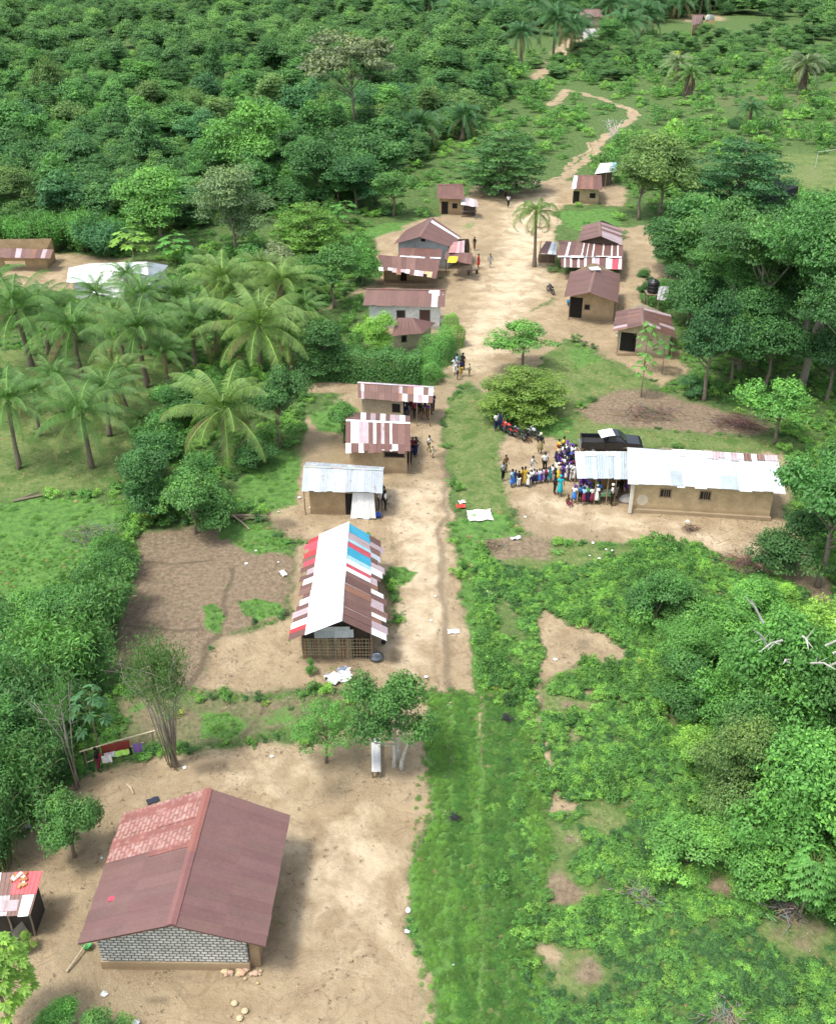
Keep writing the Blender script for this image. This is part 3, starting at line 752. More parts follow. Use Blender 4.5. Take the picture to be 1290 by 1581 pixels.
def unit_bare(key, seed, stems, leaves, leaf, col=(.30, .26, .21), z0=.5, w=.5, r=.014):
    """broom of thin stems with sparse leaves"""
    rng = np.random.default_rng(seed); b = MB(); tips = []
    for s in range(stems):
        a = rng.uniform(0, 6.28); k = rng.uniform(.3, 1); p0 = Vector((rng.normal(0, .03), rng.normal(0, .03), -.02)); p1 = Vector((.14 * k * w * 2 * math.cos(a) * .5, .14 * k * math.sin(a), z0 * rng.uniform(.7, 1)))
        p2 = Vector((w * .62 * k * math.cos(a), w * .62 * k * math.sin(a), rng.uniform(.72, .95)))
        b.tube([p0, p1, p2], [r, r * .75, r * .3], 5, col)
        for j in range(5):
            q = p1.lerp(p2, rng.uniform(.2, 1)); e = q + Vector((rng.normal(0, .13), rng.normal(0, .13), rng.uniform(.0, .2)))
            if e.z > 1: e.z = 1
            b.tube([q, q.lerp(e, .5) + Vector((rng.normal(0, .02), 0, .01)), e], [r * .35, r * .25, r * .1], 4, col, False); tips.append(np.array(e))
    tips = np.array(tips); n = leaves
    C = tips[rng.integers(0, len(tips), n)] + rng.normal(size=(n, 3)) * .06
    cm = leaf_mesh(key + '_crown', C, rng.normal(size=(n, 3)) + np.array([0, 0, .6]), leaf * rng.uniform(.6, 1.4, n), .5 + rng.normal(0, .15, n), M['leaf'])
    LIB.setdefault(key, []).append((b.mesh(key + '_trunk', M['bark'], True), cm))

for s in range(4): unit_broad('broad', 20 + s, 52, 230, .036, .22, cr=(.10, .19))
for s in range(3): unit_broad('forest', 40 + s, 38, 150, .058, .05, cr=(.12, .24))
for s in range(3): unit_broad('thicket', 50 + s, 60, 300, .030, .02, cr=(.09, .19))
unit_broad('whitestem', 58, 60, 240, .034, .36, cr=(.09, .16), trunk_r=.02, trunkcol=(.52, .49, .43), stems=3, lean=.06)
for s in range(2): unit_broad('giant', 60 + s, 130, 230, .019, .26, cr=(.065, .12), trunk_r=.02, trunkcol=(.27, .24, .19), flat=.75)
for s in range(2): unit_broad('open', 70 + s, 30, 190, .040, .32, cr=(.09, .16), trunk_r=.022, aspect=2.3)
unit_broad('tall', 75, 30, 150, .04, .52, cr=(.08, .15), trunk_r=.013, flat=.5)
unit_broad('pale', 77, 50, 150, .036, .1, cr=(.09, .17), trunkcol=(.4, .37, .32)); unit_broad('pale', 78, 50, 150, .036, .1, cr=(.09, .17))
for s in range(3): unit_broad('shrub', 80 + s, 40, 300, .040, -.05, cr=(.11, .22), trunk_r=.02)
for s in range(2): unit_layer('layer', 90 + s, 7, 140, .030, .12)
unit_layer('acacia', 95, 3, 110, .028, .45, .02)
for s in range(3): unit_feather('feather', 100 + s, 56, 190, .052)
for s in range(2): unit_dome('dome', 110 + s, 9000, .034)
unit_dome('hedge', 115, 14000, .02, 1, .8, .05)
for s in range(4): unit_palm('coconut', 120 + s, 26, 5.0, old=2, droopy=.66)
unit_palm('coconut_old', 127, 22, 5.0, old=2, droopy=1.5)
for s in range(2): unit_palm('oilpalm', 130 + s, 28, 4.2, True, 3)
for s in range(2): unit_papaya('papaya', 140 + s, 14, .26)
unit_papaya('cassava', 145, 110, .125)
unit_bare('broom', 150, 20, 9000, .026, (.30, .27, .22), .6, .52, .006); unit_bare('dead', 152, 9, 160, .05, (.5, .48, .44), .35, .75, .02); unit_bare('thin', 154, 5, 900, .04, (.30, .27, .23), .5, .4, .009)

# palette of leaf colours (linear albedo)
G = dict(dark=(.026, .076, .024), deep=(.034, .094, .026), mid=(.042, .115, .028), bright=(.062, .165, .034), lime=(.105, .215, .036), yellow=(.155, .215, .045),
         blue=(.034, .1, .036), pale=(.085, .145, .062), olive=(.060, .115, .032), grey=(.078, .115, .055), palm=(.048, .108, .025), palmy=(.070, .128, .029), dry=(.2, .17, .09))

G = {k: (v[0] * 2.2, v[1] * 2.05, v[2] * 2.2) for k, v in G.items()}

def plant(name, key, px, py, ty, wpx, tint, label, cat, group=None, var=None, rz=None, wy=1.0, zs=None):
    """a plant whose foot is seen at (px,py), top at row ty and crown wpx wide"""
    g = P(px, py); h = height_for(px, py, ty); wm = wpx / ppm(px, py)
    k = LIB[key][(var if var is not None else random.randrange(99)) % len(LIB[key])]
    root = thing(name, (g.x, g.y, -.03), label, cat, group, random.uniform(0, 6.28) if rz is None else rz)
    hs = zs or h
    inst('trunk', k[0], root, sc=(wm * .5 + hs * .5,) * 2 + (hs,))
    t_ = G[tint] if isinstance(tint, str) else tint; v = random.uniform(.9, 1.1)
    wm *= 1.1
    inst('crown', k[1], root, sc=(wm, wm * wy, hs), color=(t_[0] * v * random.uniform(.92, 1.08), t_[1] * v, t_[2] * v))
    return root

def palm(name, key, px, py, cy, wpx, tint, label, group=None, cat='palm', slim=1.0):
    g = P(px, py); h = height_for(px, py, cy); wm = wpx / ppm(px, py)
    k = LIB[key][random.randrange(99) % len(LIB[key])]
    root = thing(name, (g.x, g.y, -.03), label, cat, group, random.uniform(0, 6.28))
    root.rotation_euler.x = random.uniform(-.06, .06); root.rotation_euler.y = random.uniform(-.06, .06)
    s = wm / (9.3 if key.startswith('coconut') else 5.6)
    r = max(.55, min(1.2, s)) * slim
    inst('trunk', k[0], root, sc=(r, r, h))
    t_ = G[tint]; v = random.uniform(.88, 1.12)
    inst('crown', k[1], root, loc=(k[2][0] * r, k[2][1] * r, h), sc=(s, s, s * random.uniform(.92, 1.05)), color=(t_[0] * v, t_[1] * v, t_[2] * v))
    return root
# ------------------------------------------------------------------ coconut grove
GR = 'coconut palms of the grassy grove'
for (px, py, cy, wp, key, tint, lab) in [
 (48,566,476,165,'coconut','palm','tall coconut palm at the left edge of the grove, above the pale lawn'),
 (75,546,468,120,'coconut','palm','coconut palm half hidden behind the tall palm at the left edge'),
 (124,583,505,160,'coconut','palm','coconut palm with yellowing lower fronds, second column from the left edge'),
 (226,596,508,165,'coconut','palm','coconut palm with dark trunk at the middle of the grove lawn'),
 (31,722,622,150,'coconut','palm','thin trunked coconut palm nearest the left edge, ringed by bare soil'),
 (63,672,606,110,'coconut','palm','small coconut palm just behind the thin trunked palm at left edge'),
 (140,722,636,165,'coconut','palm','stout low coconut palm with hanging dry fronds in front row'),
 (170,672,604,140,'coconut','palm','coconut palm between the stout front palm and the clipped hedge row'),
 (195,634,574,115,'coconut','palmy','short coconut palm third back from the front of the grove'),
 (350,706,634,205,'coconut','palmy','big spreading coconut palm standing among the rounded hedge bushes'),
 (402,572,500,200,'coconut','palmy','broad coconut palm with long yellow green fronds beside the dark bush'),
 (301,562,500,150,'coconut','palm','coconut palm with pale dead frond stalks in the grove centre'),
 (228,520,456,130,'coconut','palm','coconut palm just in front of the silver roofed house'),
 (157,500,452,100,'coconut','palm','small coconut palm touching the silver roof'),
 (347,500,432,135,'coconut','palmy','upright coconut palm at the back of the grove by the scrub trees'),
 (440,502,434,140,'coconut','palmy','back row coconut palm nearest the village huts'),
 (372,505,452,125,'coconut','palmy','coconut palm between the two upright back row palms'),
 (278,508,458,120,'coconut','palm','coconut palm in the back row right of the silver roofed house'),
 (252,560,500,115,'coconut','palm','coconut palm crowded behind the dark trunked middle palm'),
 (333,545,488,125,'coconut','palm','coconut palm crowded left of the broad yellow green palm'),
 (8,500,440,110,'coconut','palm','coconut palm cut by the left picture edge below the rusty shed'),
 (222,668,648,70,'coconut','palm','stemless young coconut palm at the edge of the hedge row'),
 (100,528,470,95,'coconut','palm','coconut palm in the second row between the left edge palms'),
 (190,545,490,95,'coconut','palmy','coconut palm in the second row left of the dark trunked middle palm'),
 (262,600,540,95,'coconut','palm','coconut palm between the middle palm and the hedge row'),
 (15,640,585,90,'coconut','palm','coconut palm behind the thin trunked palm at the far left'),
 (95,635,580,95,'coconut','palm','coconut palm behind the stout front palm'),
 (320,470,415,90,'coconut','palm','coconut palm at the very back of the grove below the forest'),
 (410,470,412,95,'coconut','palmy','coconut palm at the very back of the grove near the scrub'),
 (200,470,425,85,'coconut','palm','coconut palm overlapping the right end of the silver roof'),
 (470,520,470,85,'coconut','palm','coconut palm at the far right edge of the grove by the sand'),
 (450,572,520,110,'coconut','palmy','coconut palm leaning over the clipped hedge beside the path')]:
    palm('coconut_palm', key, px, py, cy, wp, tint, lab, GR)
palm('coconut_palm', 'coconut_old', 823, 411, 326, 104, 'palmy', 'lone coconut palm with drooping fronds on the open sandy square')

# ------------------------------------------------------------------ single trees and bushes, surveyed one by one
T = plant
for a in [
 ('mango_tree','broad',985,338,232,92,'olive','round olive green tree behind the white tarpaulin shelter','tree'),
 ('mango_tree','broad',1018,330,203,112,'olive','tall olive green tree left of the tiered tree near the netting','tree'),
 ('tiered_tree','layer',1133,330,206,150,'dark','wide dark tiered tree in front of the black netting','tree'),
 ('broadleaf_tree','broad',1062,425,290,130,'mid','dense green tree right of the patched roof compound','tree'),
 ('broadleaf_tree','broad',1030,432,340,80,'deep','dark tree edge overhanging the sandy yard behind the compound','tree'),
 ('broadleaf_tree','broad',1105,455,300,130,'mid','dense tree between the tiered tree and the giant grove','tree'),
 ('giant_tree','giant',1237,592,288,230,'mid','giant bright green tree with tall pale trunk at right edge','tree'),
 ('giant_tree','giant',1165,560,318,190,'deep','giant tree at the left flank of the right hand grove','tree'),
 ('giant_tree','giant',1290,560,284,200,'deep','giant tree cut by the right picture edge above the shade','tree'),
 ('giant_tree','giant',1120,540,375,130,'mid','lower bright giant tree at the front of the right hand grove','tree'),
 ('giant_tree','giant',1240,520,290,200,'deep','giant tree deep inside the right hand grove','tree'),
 ('giant_tree','giant',1310,640,380,180,'deep','giant tree overhanging the undergrowth at the right picture edge','tree'),
 ('broadleaf_tree','thicket',1100,525,350,120,'deep','full tree filling the left front of the giant grove','tree'),
 ('broadleaf_tree','thicket',1155,505,315,130,'mid','full bright tree filling the middle of the giant grove','tree'),
 ('broadleaf_tree','thicket',1215,540,335,120,'deep','full tree under the brightest giant crown','tree'),
 ('broadleaf_tree','thicket',1265,525,320,130,'mid','full bright tree right of the pale giant trunk','tree'),
 ('broadleaf_tree','thicket',1060,500,400,90,'deep','dark tree at the grove edge behind the tank house bush','tree'),
 ('broadleaf_tree','thicket',1140,575,430,110,'deep','low dark tree filling the foot of the giant grove','tree'),
 ('broadleaf_tree','thicket',1300,470,290,140,'deep','full tree at the right edge beyond the giant grove','tree'),
 ('broadleaf_tree','thicket',1090,385,300,110,'bright','bright tree between the compound yard and the tiered tree','tree'),
 ('broadleaf_tree','broad',1086,618,455,96,'dark','dark leaning tree with visible trunk right of the tank house','tree'),
 ('broadleaf_tree','broad',1128,592,470,84,'mid','dark tree just behind the leaning tree by the tank house','tree'),
 ('broadleaf_tree','broad',1180,600,480,110,'deep','shaded tree at the foot of the giant grove','tree'),
 ('broadleaf_tree','broad',1275,620,500,110,'dark','deeply shaded tree under the giants at right edge','tree'),
 ('spreading_tree','open',1195,684,578,118,'bright','light green spreading tree on the scrub above the school roof','tree'),
 ('drooping_tree','broad',1262,905,690,170,'mid','large drooping tree at the right edge beside the school','tree'),
 ('drooping_tree','shrub',1225,880,790,110,'deep','dark lower bush at the foot of the large drooping tree','shrub'),
 ('drooping_tree','broad',1300,800,640,120,'mid','tree behind the large drooping tree at the right edge','tree'),
 ('spreading_tree','open',806,566,490,106,'bright','open crowned green tree standing on the sand beside the road','tree'),
 ('tiered_tree','layer',806,638,563,128,(.165, .265, .05),'yellow green tiered tree shading the parked motorcycles','tree'),
 ('tiered_tree','layer',775,298,192,118,'deep','dark green tiered tree at the far end of the square','tree'),
 ('small_tree','open',607,333,258,78,'mid','slim grey trunked tree on the grass left of the far hut','tree'),
 ('round_tree','thicket',578,548,478,62,'lime','round leafy tree beside the small hipped hut','tree'),
 ('round_shrub','dome',679,553,508,56,'bright','round dark bush at the corner of the small hipped hut','shrub'),
 ('round_shrub','dome',697,532,483,38,'lime','yellowish bush between the white house and the road','shrub'),
 ('round_shrub','dome',662,588,542,36,'bright','clipped barrel shaped bush at the roadside end of the hedge','shrub'),
 ('round_shrub','shrub',497,583,488,80,'deep','big dark bush at the grove end of the long hedge','shrub'),
 ('small_tree','shrub',531,682,614,58,'mid','leafy small tree left of the striped red and white roof','tree'),
 ('round_tree','broad',433,690,565,92,'deep','big round dark tree beside the spreading palm','tree'),
 ('tiered_tree','layer',478,402,304,108,(.13, .28, .05),'bright lime green tiered tree at the forest edge by the huts','tree'),
 ('pale_tree','thicket',365,395,246,108,'pale','pale yellowish vine covered tree at the forest edge','tree'),
 ('broadleaf_tree','broad',250,375,258,110,'bright','broad mid green tree left of the pale vine covered tree','tree'),
 ('broadleaf_tree','broad',388,300,138,118,'bright','tall bright crowned tree rising above the forest','tree'),
 ('emergent_tree','tall',547,228,45,140,'grey','thin grey crowned emergent tree with long bare trunk in the forest','tree'),
 ('broadleaf_tree','broad',490,318,205,90,'deep','deep green tree below the emergent grey tree','tree'),
 ('broadleaf_tree','thicket',550,325,235,90,'dark','dark tree clump at the forest edge behind the slim tree','tree'),
 ('spreading_tree','open',516,474,372,92,'mid','multi stemmed tree at the edge of the sand beside the white house','tree'),
 ('broadleaf_tree','shrub',560,440,360,60,'bright','bright bush tree left of the porch roofed house','tree'),
 ('scrub_tree','pale',430,450,368,90,'grey','greyish scrub tree behind the back row palms','tree'),
 ('broadleaf_tree','shrub',395,440,370,90,'mid','thick bush between the pale tree and the palm grove','shrub'),
 ('broadleaf_tree','shrub',470,455,400,70,'bright','leafy bush at the right end of the palm grove back row','shrub'),
 ('papaya_tree','papaya',208,412,361,56,'lime','bright papaya tree just above the silver roof','tree'),
 ('papaya_tree','papaya',272,408,368,46,'bright','smaller papaya tree right of the silver roof','tree'),
 ('papaya_tree','papaya',533,350,316,36,'bright','papaya tree on the grass between forest and far huts','tree'),
 ('oil_palm_bush','feather',165,392,318,92,'blue','feathery blue green palm bush behind the silver roofed house','shrub'),
 ('papaya_tree','papaya',993,573,505,26,'bright','slender papaya tree in front of the tank house','tree'),
 ('papaya_tree','papaya',1021,576,528,32,'mid','second small papaya tree right of the slender one','tree'),
 ('papaya_tree','papaya',989,612,552,28,'bright','papaya seedling below the slender papaya by the tank house','tree'),
 ('young_tree','shrub',994,458,410,28,'deep','thin young tree at the corner behind the tank house','tree'),
 ('young_tree','open',1037,434,385,36,'bright','young light tree against the dark trees behind the compound','tree'),
 ('round_shrub','dome',1030,464,436,72,'mid','low spreading bush behind the tank house','shrub'),
 ('round_shrub','shrub',1065,610,575,40,'blue','low shrub left of the leaning dark tree trunk','shrub'),
 ('broom_tree','broom',268,1183,1000,92,'olive','sparse broom like tree of many upright poles in the field','tree'),
 ('young_tree','acacia',504,1176,1080,98,'bright','light feathery small tree beside the yard','tree'),
 ('spreading_tree','whitestem',610,1190,1046,118,'mid','white stemmed spreading tree beside the metal bench','tree'),
 ('small_tree','broad',115,1322,1212,96,'mid','leafy small tree behind the large maroon roofed house','tree'),
 ('cassava_plant','cassava',22,1600,1482,105,'lime','large bright lobed leaf plant at the bottom left corner','plant'),
 ('cassava_plant','papaya',155,1172,1078,54,'blue','tall thin stemmed plant with drooping leaves above the washing','plant'),
 ('bare_tree','thin',122,1215,1040,60,'mid','grey barked half bare tree left of the washing line','tree'),
 ('bare_tree','thin',98,1190,1085,50,'mid','thin leaning grey tree among the thicket left of the washing','tree'),
 ('garden_shrub','shrub',95,1600,1555,70,'bright','leafy shrub at the bottom edge beside the lobed leaf plant','shrub'),
 ('garden_shrub','shrub',165,1605,1568,70,'mid','small shrub at the bottom edge left of centre','shrub'),
 ('garden_shrub','shrub',45,1465,1440,24,'lime','small bright shrub at the foot of the patchwork shack','shrub'),
 ('garden_shrub','shrub',481,1040,1016,16,'bright','tiny upright shrub in front of the bamboo walled house','shrub'),
 ('garden_shrub','shrub',8,1380,1365,26,'mid','small shrub at left edge above the patchwork shack','shrub'),
 ('dead_limbed_tree','thicket',1190,1140,926,180,'bright','broad tree with bare whitish dead limbs on the right slope','tree'),
 ('broadleaf_tree','thicket',1215,1330,1120,190,'bright','large full tree on the right below the dead limbed tree','tree'),
 ('broadleaf_tree','thicket',1290,1180,960,150,'mid','tree at the right edge behind the dead limbed tree','tree'),
 ('broadleaf_tree','thicket',1120,1270,1110,120,'olive','olive green tree left of the large full tree on the right','tree'),
 ('papaya_tree','cassava',1232,1420,1330,70,'bright','bright big leaved plant below the large full tree','plant'),
 ('garden_shrub','shrub',1210,945,905,52,'lime','lime green bush at the edge of the bare earth right','shrub'),
 ('garden_shrub','shrub',1060,1330,1275,120,'bright','leafy bright bush left of the big leaved plant','shrub'),
 ('broadleaf_tree','thicket',1060,1030,945,100,'bright','dark bushy tree at the start of the right thicket','tree'),
 ('broadleaf_tree','shrub',1010,960,880,90,'mid','bushy shrub at the upper edge of the green slope','shrub'),
 ('broadleaf_tree','thicket',1300,1390,1220,130,'mid','tree cut by the right edge beside the big leaved plant','tree'),
 ('round_shrub','dome',1135,197,178,24,'dark','small dark bush left of the two shrubs on the far field','shrub'),
 ('round_shrub','dome',1190,197,178,24,'dark','small dark bush right of the short palm on the far field','shrub'),
 ('bare_tree','dead',945,225,180,50,'grey','leafless grey shrub tree beside the bend of the far path','tree'),
 ('broadleaf_tree','thicket',938,78,26,54,'mid','round tree in front of the far hamlet roofs','tree'),
]:
    name, key, px, py, ty, wp, tint, lab, cat = a
    T(name, key, px, py, ty, wp, tint, lab, cat)

THK = [(1120,1000,930,110,'bright'),(1060,1090,1010,90,'mid'),(1110,1120,1010,100,'bright'),(1140,1190,1060,110,'mid'),(1250,1060,940,120,'lime'),(1270,1250,1120,120,'bright'),(1075,1190,1120,90,'lime'),(1170,1370,1270,110,'bright'),(1285,1320,1180,110,'mid'),(1110,1330,1270,90,'bright'),(1160,955,890,90,'bright'),(1290,1000,920,90,'bright'),(1230,1110,1000,110,'bright'),(1190,1250,1150,110,'mid'),(1265,1390,1310,110,'bright'),(1060,960,900,80,'mid')]
for k, (px, py, ty, wp, tint) in enumerate(sorted(THK)):
    T('thicket_shrub', 'shrub', px, py, ty, wp, tint, '%s leafy shrub from left in the thicket on the right slope' % ordinal(k + 1), 'shrub', 'shrubs of the right slope thicket')

# dead limbs on the broad tree of the right slope
root = bpy.data.objects['dead_limbed_tree']; hd = height_for(1190, 1140, 926); rng = np.random.default_rng(8)
for k in range(11):
    b = MB(); a = -3.0 + 3.0 * k / 10 + rng.uniform(-.12, .12); a -= root.rotation_euler.z; e = rng.uniform(.35, 1.0); l = rng.uniform(2.0, 3.0)
    o = Vector((1.9 * math.cos(a), 1.9 * math.sin(a), hd * rng.uniform(.66, .92))); d = Vector((math.cos(a) * math.cos(e), math.sin(a) * math.cos(e), math.sin(e)))
    p1 = o + d * l * .5 + Vector((0, 0, .1)); p2 = o + d * l + Vector((0, 0, -.2)); b.tube([o, p1, p2], [.07, .05, .015], 5, (.55, .53, .48))
    for j in range(3):
        q = o.lerp(p1, rng.uniform(.4, 1)); b.tube([q, q + (d + Vector(rng.normal(0, .5, 3))).normalized() * rng.uniform(.4, .9)], [.03, .008], 4, (.55, .53, .48))
    b.build('dead_branch', 'bark', root)

# ------------------------------------------------------------------ hedges
g0 = P(484, 572); g1 = P(644, 584)
def hedge(px, py, ty, wp, dm, rz, lab, tint='mid'):
    g = P(px, py); h = height_for(px, py, ty); wm = wp / ppm(px, py)
    r = thing('hedge', (g.x, g.y, -.03), lab, 'hedge', None, rz); c = random.uniform(.92, 1.08); t_ = G[tint]
    inst('crown', hedge_mesh(px, (wm, dm, h), int(wm * 1500), .17), r, color=(t_[0] * c, t_[1] * c, t_[2] * c)); return r
hedge(570, 583, 541, 160, 2.6, -.10, 'long clipped green hedge running from the dark bush to the road', 'mid')
hedge(633, 588, 556, 22, 1.6, 0, 'low end piece of hedge beside the barrel shaped bush')
for (px, py, ty, wp, lab, tint) in [
 (300,640,572,78,'rounded hedge bush at the far end of the hedge row, under the palms','mid'),
 (265,664,592,62,'rounded hedge bush second from the far end of the row','mid'),
 (248,705,635,78,'rounded hedge bush in the middle of the row beside the lawn','mid'),
 (238,750,664,84,'tall rounded hedge bush third from the near end of the row','deep'),
 (228,800,690,86,'dark hedge bush at the corner of the bare field','deep'),
 (302,770,690,78,'rounded hedge bush below the big spreading palm','mid'),
 (303,822,716,104,'loose feathery hedge bush nearest the bare field','mid'),
 (330,650,590,90,'bush mass directly behind the big spreading palm','deep'),
 (395,720,668,60,'low bush at the foot of the big spreading palm','deep')]:
    T('hedge_bush', 'shrub', px, py, ty, wp, tint, lab, 'shrub', 'rounded bushes of the hedge row')

# ------------------------------------------------------------------ feathery thicket on the left
TH_ = [(150,985,850,100,'mid'),(112,990,905,90,'mid'),(62,1000,920,90,'bright'),(10,1010,930,100,'mid'),(172,945,845,74,'mid'),(186,890,815,56,'mid'),(168,870,812,50,'bright'),
       (30,1075,960,120,'mid'),(95,1070,930,110,'bright'),(145,1055,950,66,'mid'),(0,1120,1000,110,'mid'),(60,1145,1010,120,'deep'),(110,1130,1030,70,'deep'),
       (15,1210,1075,120,'mid'),(72,1215,1095,80,'deep'),(25,1275,1135,105,'mid'),(-15,1290,1150,100,'deep'),(5,1335,1215,60,'deep')]
for k, (px, py, ty, wp, tint) in enumerate(sorted(TH_, key=lambda q: q[0])):
    T('bamboo_thicket', 'feather' if k % 4 else 'thicket', px, py, ty, wp * 1.2, tint, 'feathery green thicket clump, %s from left along the left edge' % ordinal(k + 1), 'thicket', 'thicket clumps along the left edge')

# bamboo curtain behind the rusty shed
for k in range(9):
    T('bamboo_clump', 'feather', -8 + k * 23, 386 - (k % 2) * 5, 306 + (k % 3) * 6, 52, 'mid' if k % 2 else 'bright', '%s bamboo clump from left in the curtain behind the rusty shed' % ordinal(k + 1), 'bamboo', 'bamboo clumps behind the left sheds')

# ------------------------------------------------------------------ forest: rows of individual trees, then the far mass
forest_px = [(-60,384),(60,380),(190,372),(330,345),(420,330),(560,330),(650,255),(705,215),(735,200),(790,150),(815,110),(790,60),(700,20),(560,-20),(-200,-20),(-400,200)]
FP = wpoly([(a, max(b, -5)) for a, b in forest_px])
rows = [141, 147.5, 154, 161, 169, 178, 188, 199, 211, 224, 238, 253]
nforest = 0
tones = [('dark green', 'dark'), ('deep green', 'deep'), ('mid green', 'mid'), ('blue green', 'blue'), ('bright green', 'bright'), ('olive green', 'olive')]
for ri, Y in enumerate(rows):
    xs = []; step = 5.4 + ri * .28; x = -150 + (ri % 2) * step / 2
    while x < 40:
        xx = x + random.uniform(-1.3, 1.3); yy = Y + random.uniform(-2.4, 2.4)
        q = Q((xx, yy, 0))
        if -50 < q[0] < 900 and sdist(np.array([[xx, yy]]), FP)[0] > 1: xs.append((xx, yy))
        x += step
    for i, (xx, yy) in enumerate(xs):
        tv = float(fbm(xx, yy, 26)) + random.uniform(-.16, .16)
        tn = tones[1 if tv < .42 else 3 if tv < .47 else 2 if tv < .6 else 4 if tv < .68 else 5]
        h = random.uniform(4.6, 8.0) * (1.3 if random.random() < .12 else 1); wd = random.uniform(5.4, 8.6)
        key = 'forest' if random.random() < .78 else random.choice(['broad', 'layer', 'feather', 'broad'])
        k = random.choice(LIB[key])
        kind = {'layer': 'tiered', 'feather': 'feathery', 'pale': 'loose'}.get(key, 'bushy')
        r = thing('forest_tree', (xx, yy, -.05), '%s %s tree, %s from left in %s row of the hillside forest' % (tn[0], kind, ordinal(i + 1), ordinal(ri + 1)), 'tree', 'trees of the forest behind the village', random.uniform(0, 6.28))
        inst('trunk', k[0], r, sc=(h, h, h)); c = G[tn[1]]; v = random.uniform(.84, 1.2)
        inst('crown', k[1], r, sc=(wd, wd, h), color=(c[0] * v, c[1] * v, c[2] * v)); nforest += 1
print('forest trees', nforest)

# ------------------------------------------------------------------ oil palms far away
OP = [(803,96,52,50),(853,94,30,62),(878,86,42,54),(964,62,38,58),(992,52,22,54),(700,40,18,50),(730,34,12,52),(758,42,20,50),(660,28,6,50),(625,34,12,44),(820,34,6,52),(872,30,4,50),(915,12,-14,50),(1010,30,4,52),(1045,24,0,50),(1080,18,-6,48),(1120,14,-10,48),(940,36,8,44),(1035,16,-10,50),(780,14,-12,50)]
for k, (px, py, cy, wp) in enumerate(sorted(OP)):
    palm('oil_palm', 'oilpalm', px, py + 4, cy - 2, wp * 1.15, 'dark', 'dark oil palm, %s from left in the far palm belt' % ordinal(k + 1), 'oil palms at the far end of the path')
for (px, py, cy, wp, lab) in [(650,232,190,70,'oil palm at the forest edge above the far huts'), (715,215,178,64,'oil palm where the forest meets the green field'), (625,235,200,56,'lower oil palm left of the forest edge palm')]:
    palm('oil_palm', 'oilpalm', px, py, cy, wp, 'dark', lab, slim=1.1)
for (px, py, cy, wp, lab, key, tint) in [
 (1042,132,96,44,'bare stemmed oil palm with small crown on the far field','oilpalm','grey'),
 (1062,150,112,40,'oil palm wrapped in a skirt of dead brown fronds','oilpalm','palm'),
 (1236,146,98,62,'stout oil palm with dead brown skirt at far right','oilpalm','grey'),
 (1157,194,166,40,'short oil palm on the open far field','oilpalm','dark')]:
    r = palm('oil_palm', key, px, py, cy, wp, tint, lab)
    if 'brown' in lab:
        h = height_for(px, py, cy); rng = np.random.default_rng(px); b = MB()
        for j in range(90):
            a = rng.uniform(0, 6.28); z1 = h * rng.uniform(.45, 1); r0 = rng.uniform(.2, .6); o = Vector((r0 * math.cos(a), r0 * math.sin(a), z1)); e = Vector((1.0 * math.cos(a) * rng.uniform(.7, 1.4), 1.0 * math.sin(a) * rng.uniform(.7, 1.4), max(.1, z1 - rng.uniform(1.5, 3.2))))
            b.tube([o, e], [.09, .05], 3, (.16, .125, .095))
        b.build('dead_skirt', 'bark', r)
# ------------------------------------------------------------------ ground vegetation as scattered stuff (geometry nodes)
SM = {k: leaf_mat('scatter_' + k, (c[0] * 2.7, c[1] * 2.3, c[2] * 2.7), .36) for k, c in dict(dark=(.028, .080, .022), mid=(.050, .135, .028), lime=(.085, .195, .034), yellow=(.14, .20, .04), grass=(.075, .165, .034), dry=(.22, .20, .095), far=(.036, .092, .027), far2=(.05, .12, .032)).items()}
def proto(me, mat):
    o = bpy.data.objects.new('proto_leaves', me); me.materials.clear(); me.materials.append(SM[mat]); return o
def clump_mesh(seed, n, leaf, r=.5, h=.6, aspect=1.9):
    rng = np.random.default_rng(seed); k = 7; cc = np.column_stack([rng.normal(0, r * .45, k), rng.normal(0, r * .45, k), rng.uniform(.1, h * .75, k)]); rr = rng.uniform(.16, .3, k) * (r / .5)
    C, N, S, L = clump_leaves(cc, rr, n / k, leaf, rng, .75, .7); C[:, 2] = np.clip(C[:, 2], .01, None)
    return leaf_mesh('leaf_clump', C, N, S, L, SM['mid'], aspect)
def tuft_mesh(seed, n, h, wdt=.022, spread=.22):
    rng = np.random.default_rng(seed); a = rng.uniform(0, 6.28, n); r = spread * np.sqrt(rng.random(n)); o = np.column_stack([r * np.cos(a), r * np.sin(a), np.zeros(n)])
    hh = h * rng.uniform(.5, 1.1, n); le = rng.normal(0, .33, (n, 2)) * hh[:, None]
    tip = o + np.column_stack([le, hh]); mid = o + np.column_stack([le * .3, hh * .6]); t_ = rng.uniform(0, 6.28, n); wv = np.column_stack([np.cos(t_), np.sin(t_), 0 * t_]) * wdt
    k = n * 7; rr = spread * 1.3 * np.sqrt(rng.random(k)); aa = rng.uniform(0, 6.28, k); C = np.column_stack([rr * np.cos(aa), rr * np.sin(aa), h * .62 * rng.uniform(.15, 1, k) * (1 - .4 * rr / spread)])
    N = rng.normal(size=(k, 3)) * .6 + np.array([0, 0, .8]); N[:, 0] += .5 * np.cos(aa); N[:, 1] += .5 * np.sin(aa)
    return leaf_mesh('grass_tuft', C, N, h * .26 * rng.uniform(.6, 1.3, k), .42 + rng.normal(0, .15, k) + .25 * (C[:, 2] / h - .3), SM['grass'], 9.0, .1)  # blades painted darker near the ground and lighter above, like shade in grass
    V = np.stack([o, mid + wv, tip, mid - wv], 1).reshape(-1, 3); Fa = np.arange(4 * n).reshape(-1, 4); z = np.zeros((0, 3))
    return leaf_mesh('grass_tuft', z, z, np.zeros(0), np.zeros(0), SM['grass'], extra=(V, Fa, .4 + rng.normal(0, .2, n)))

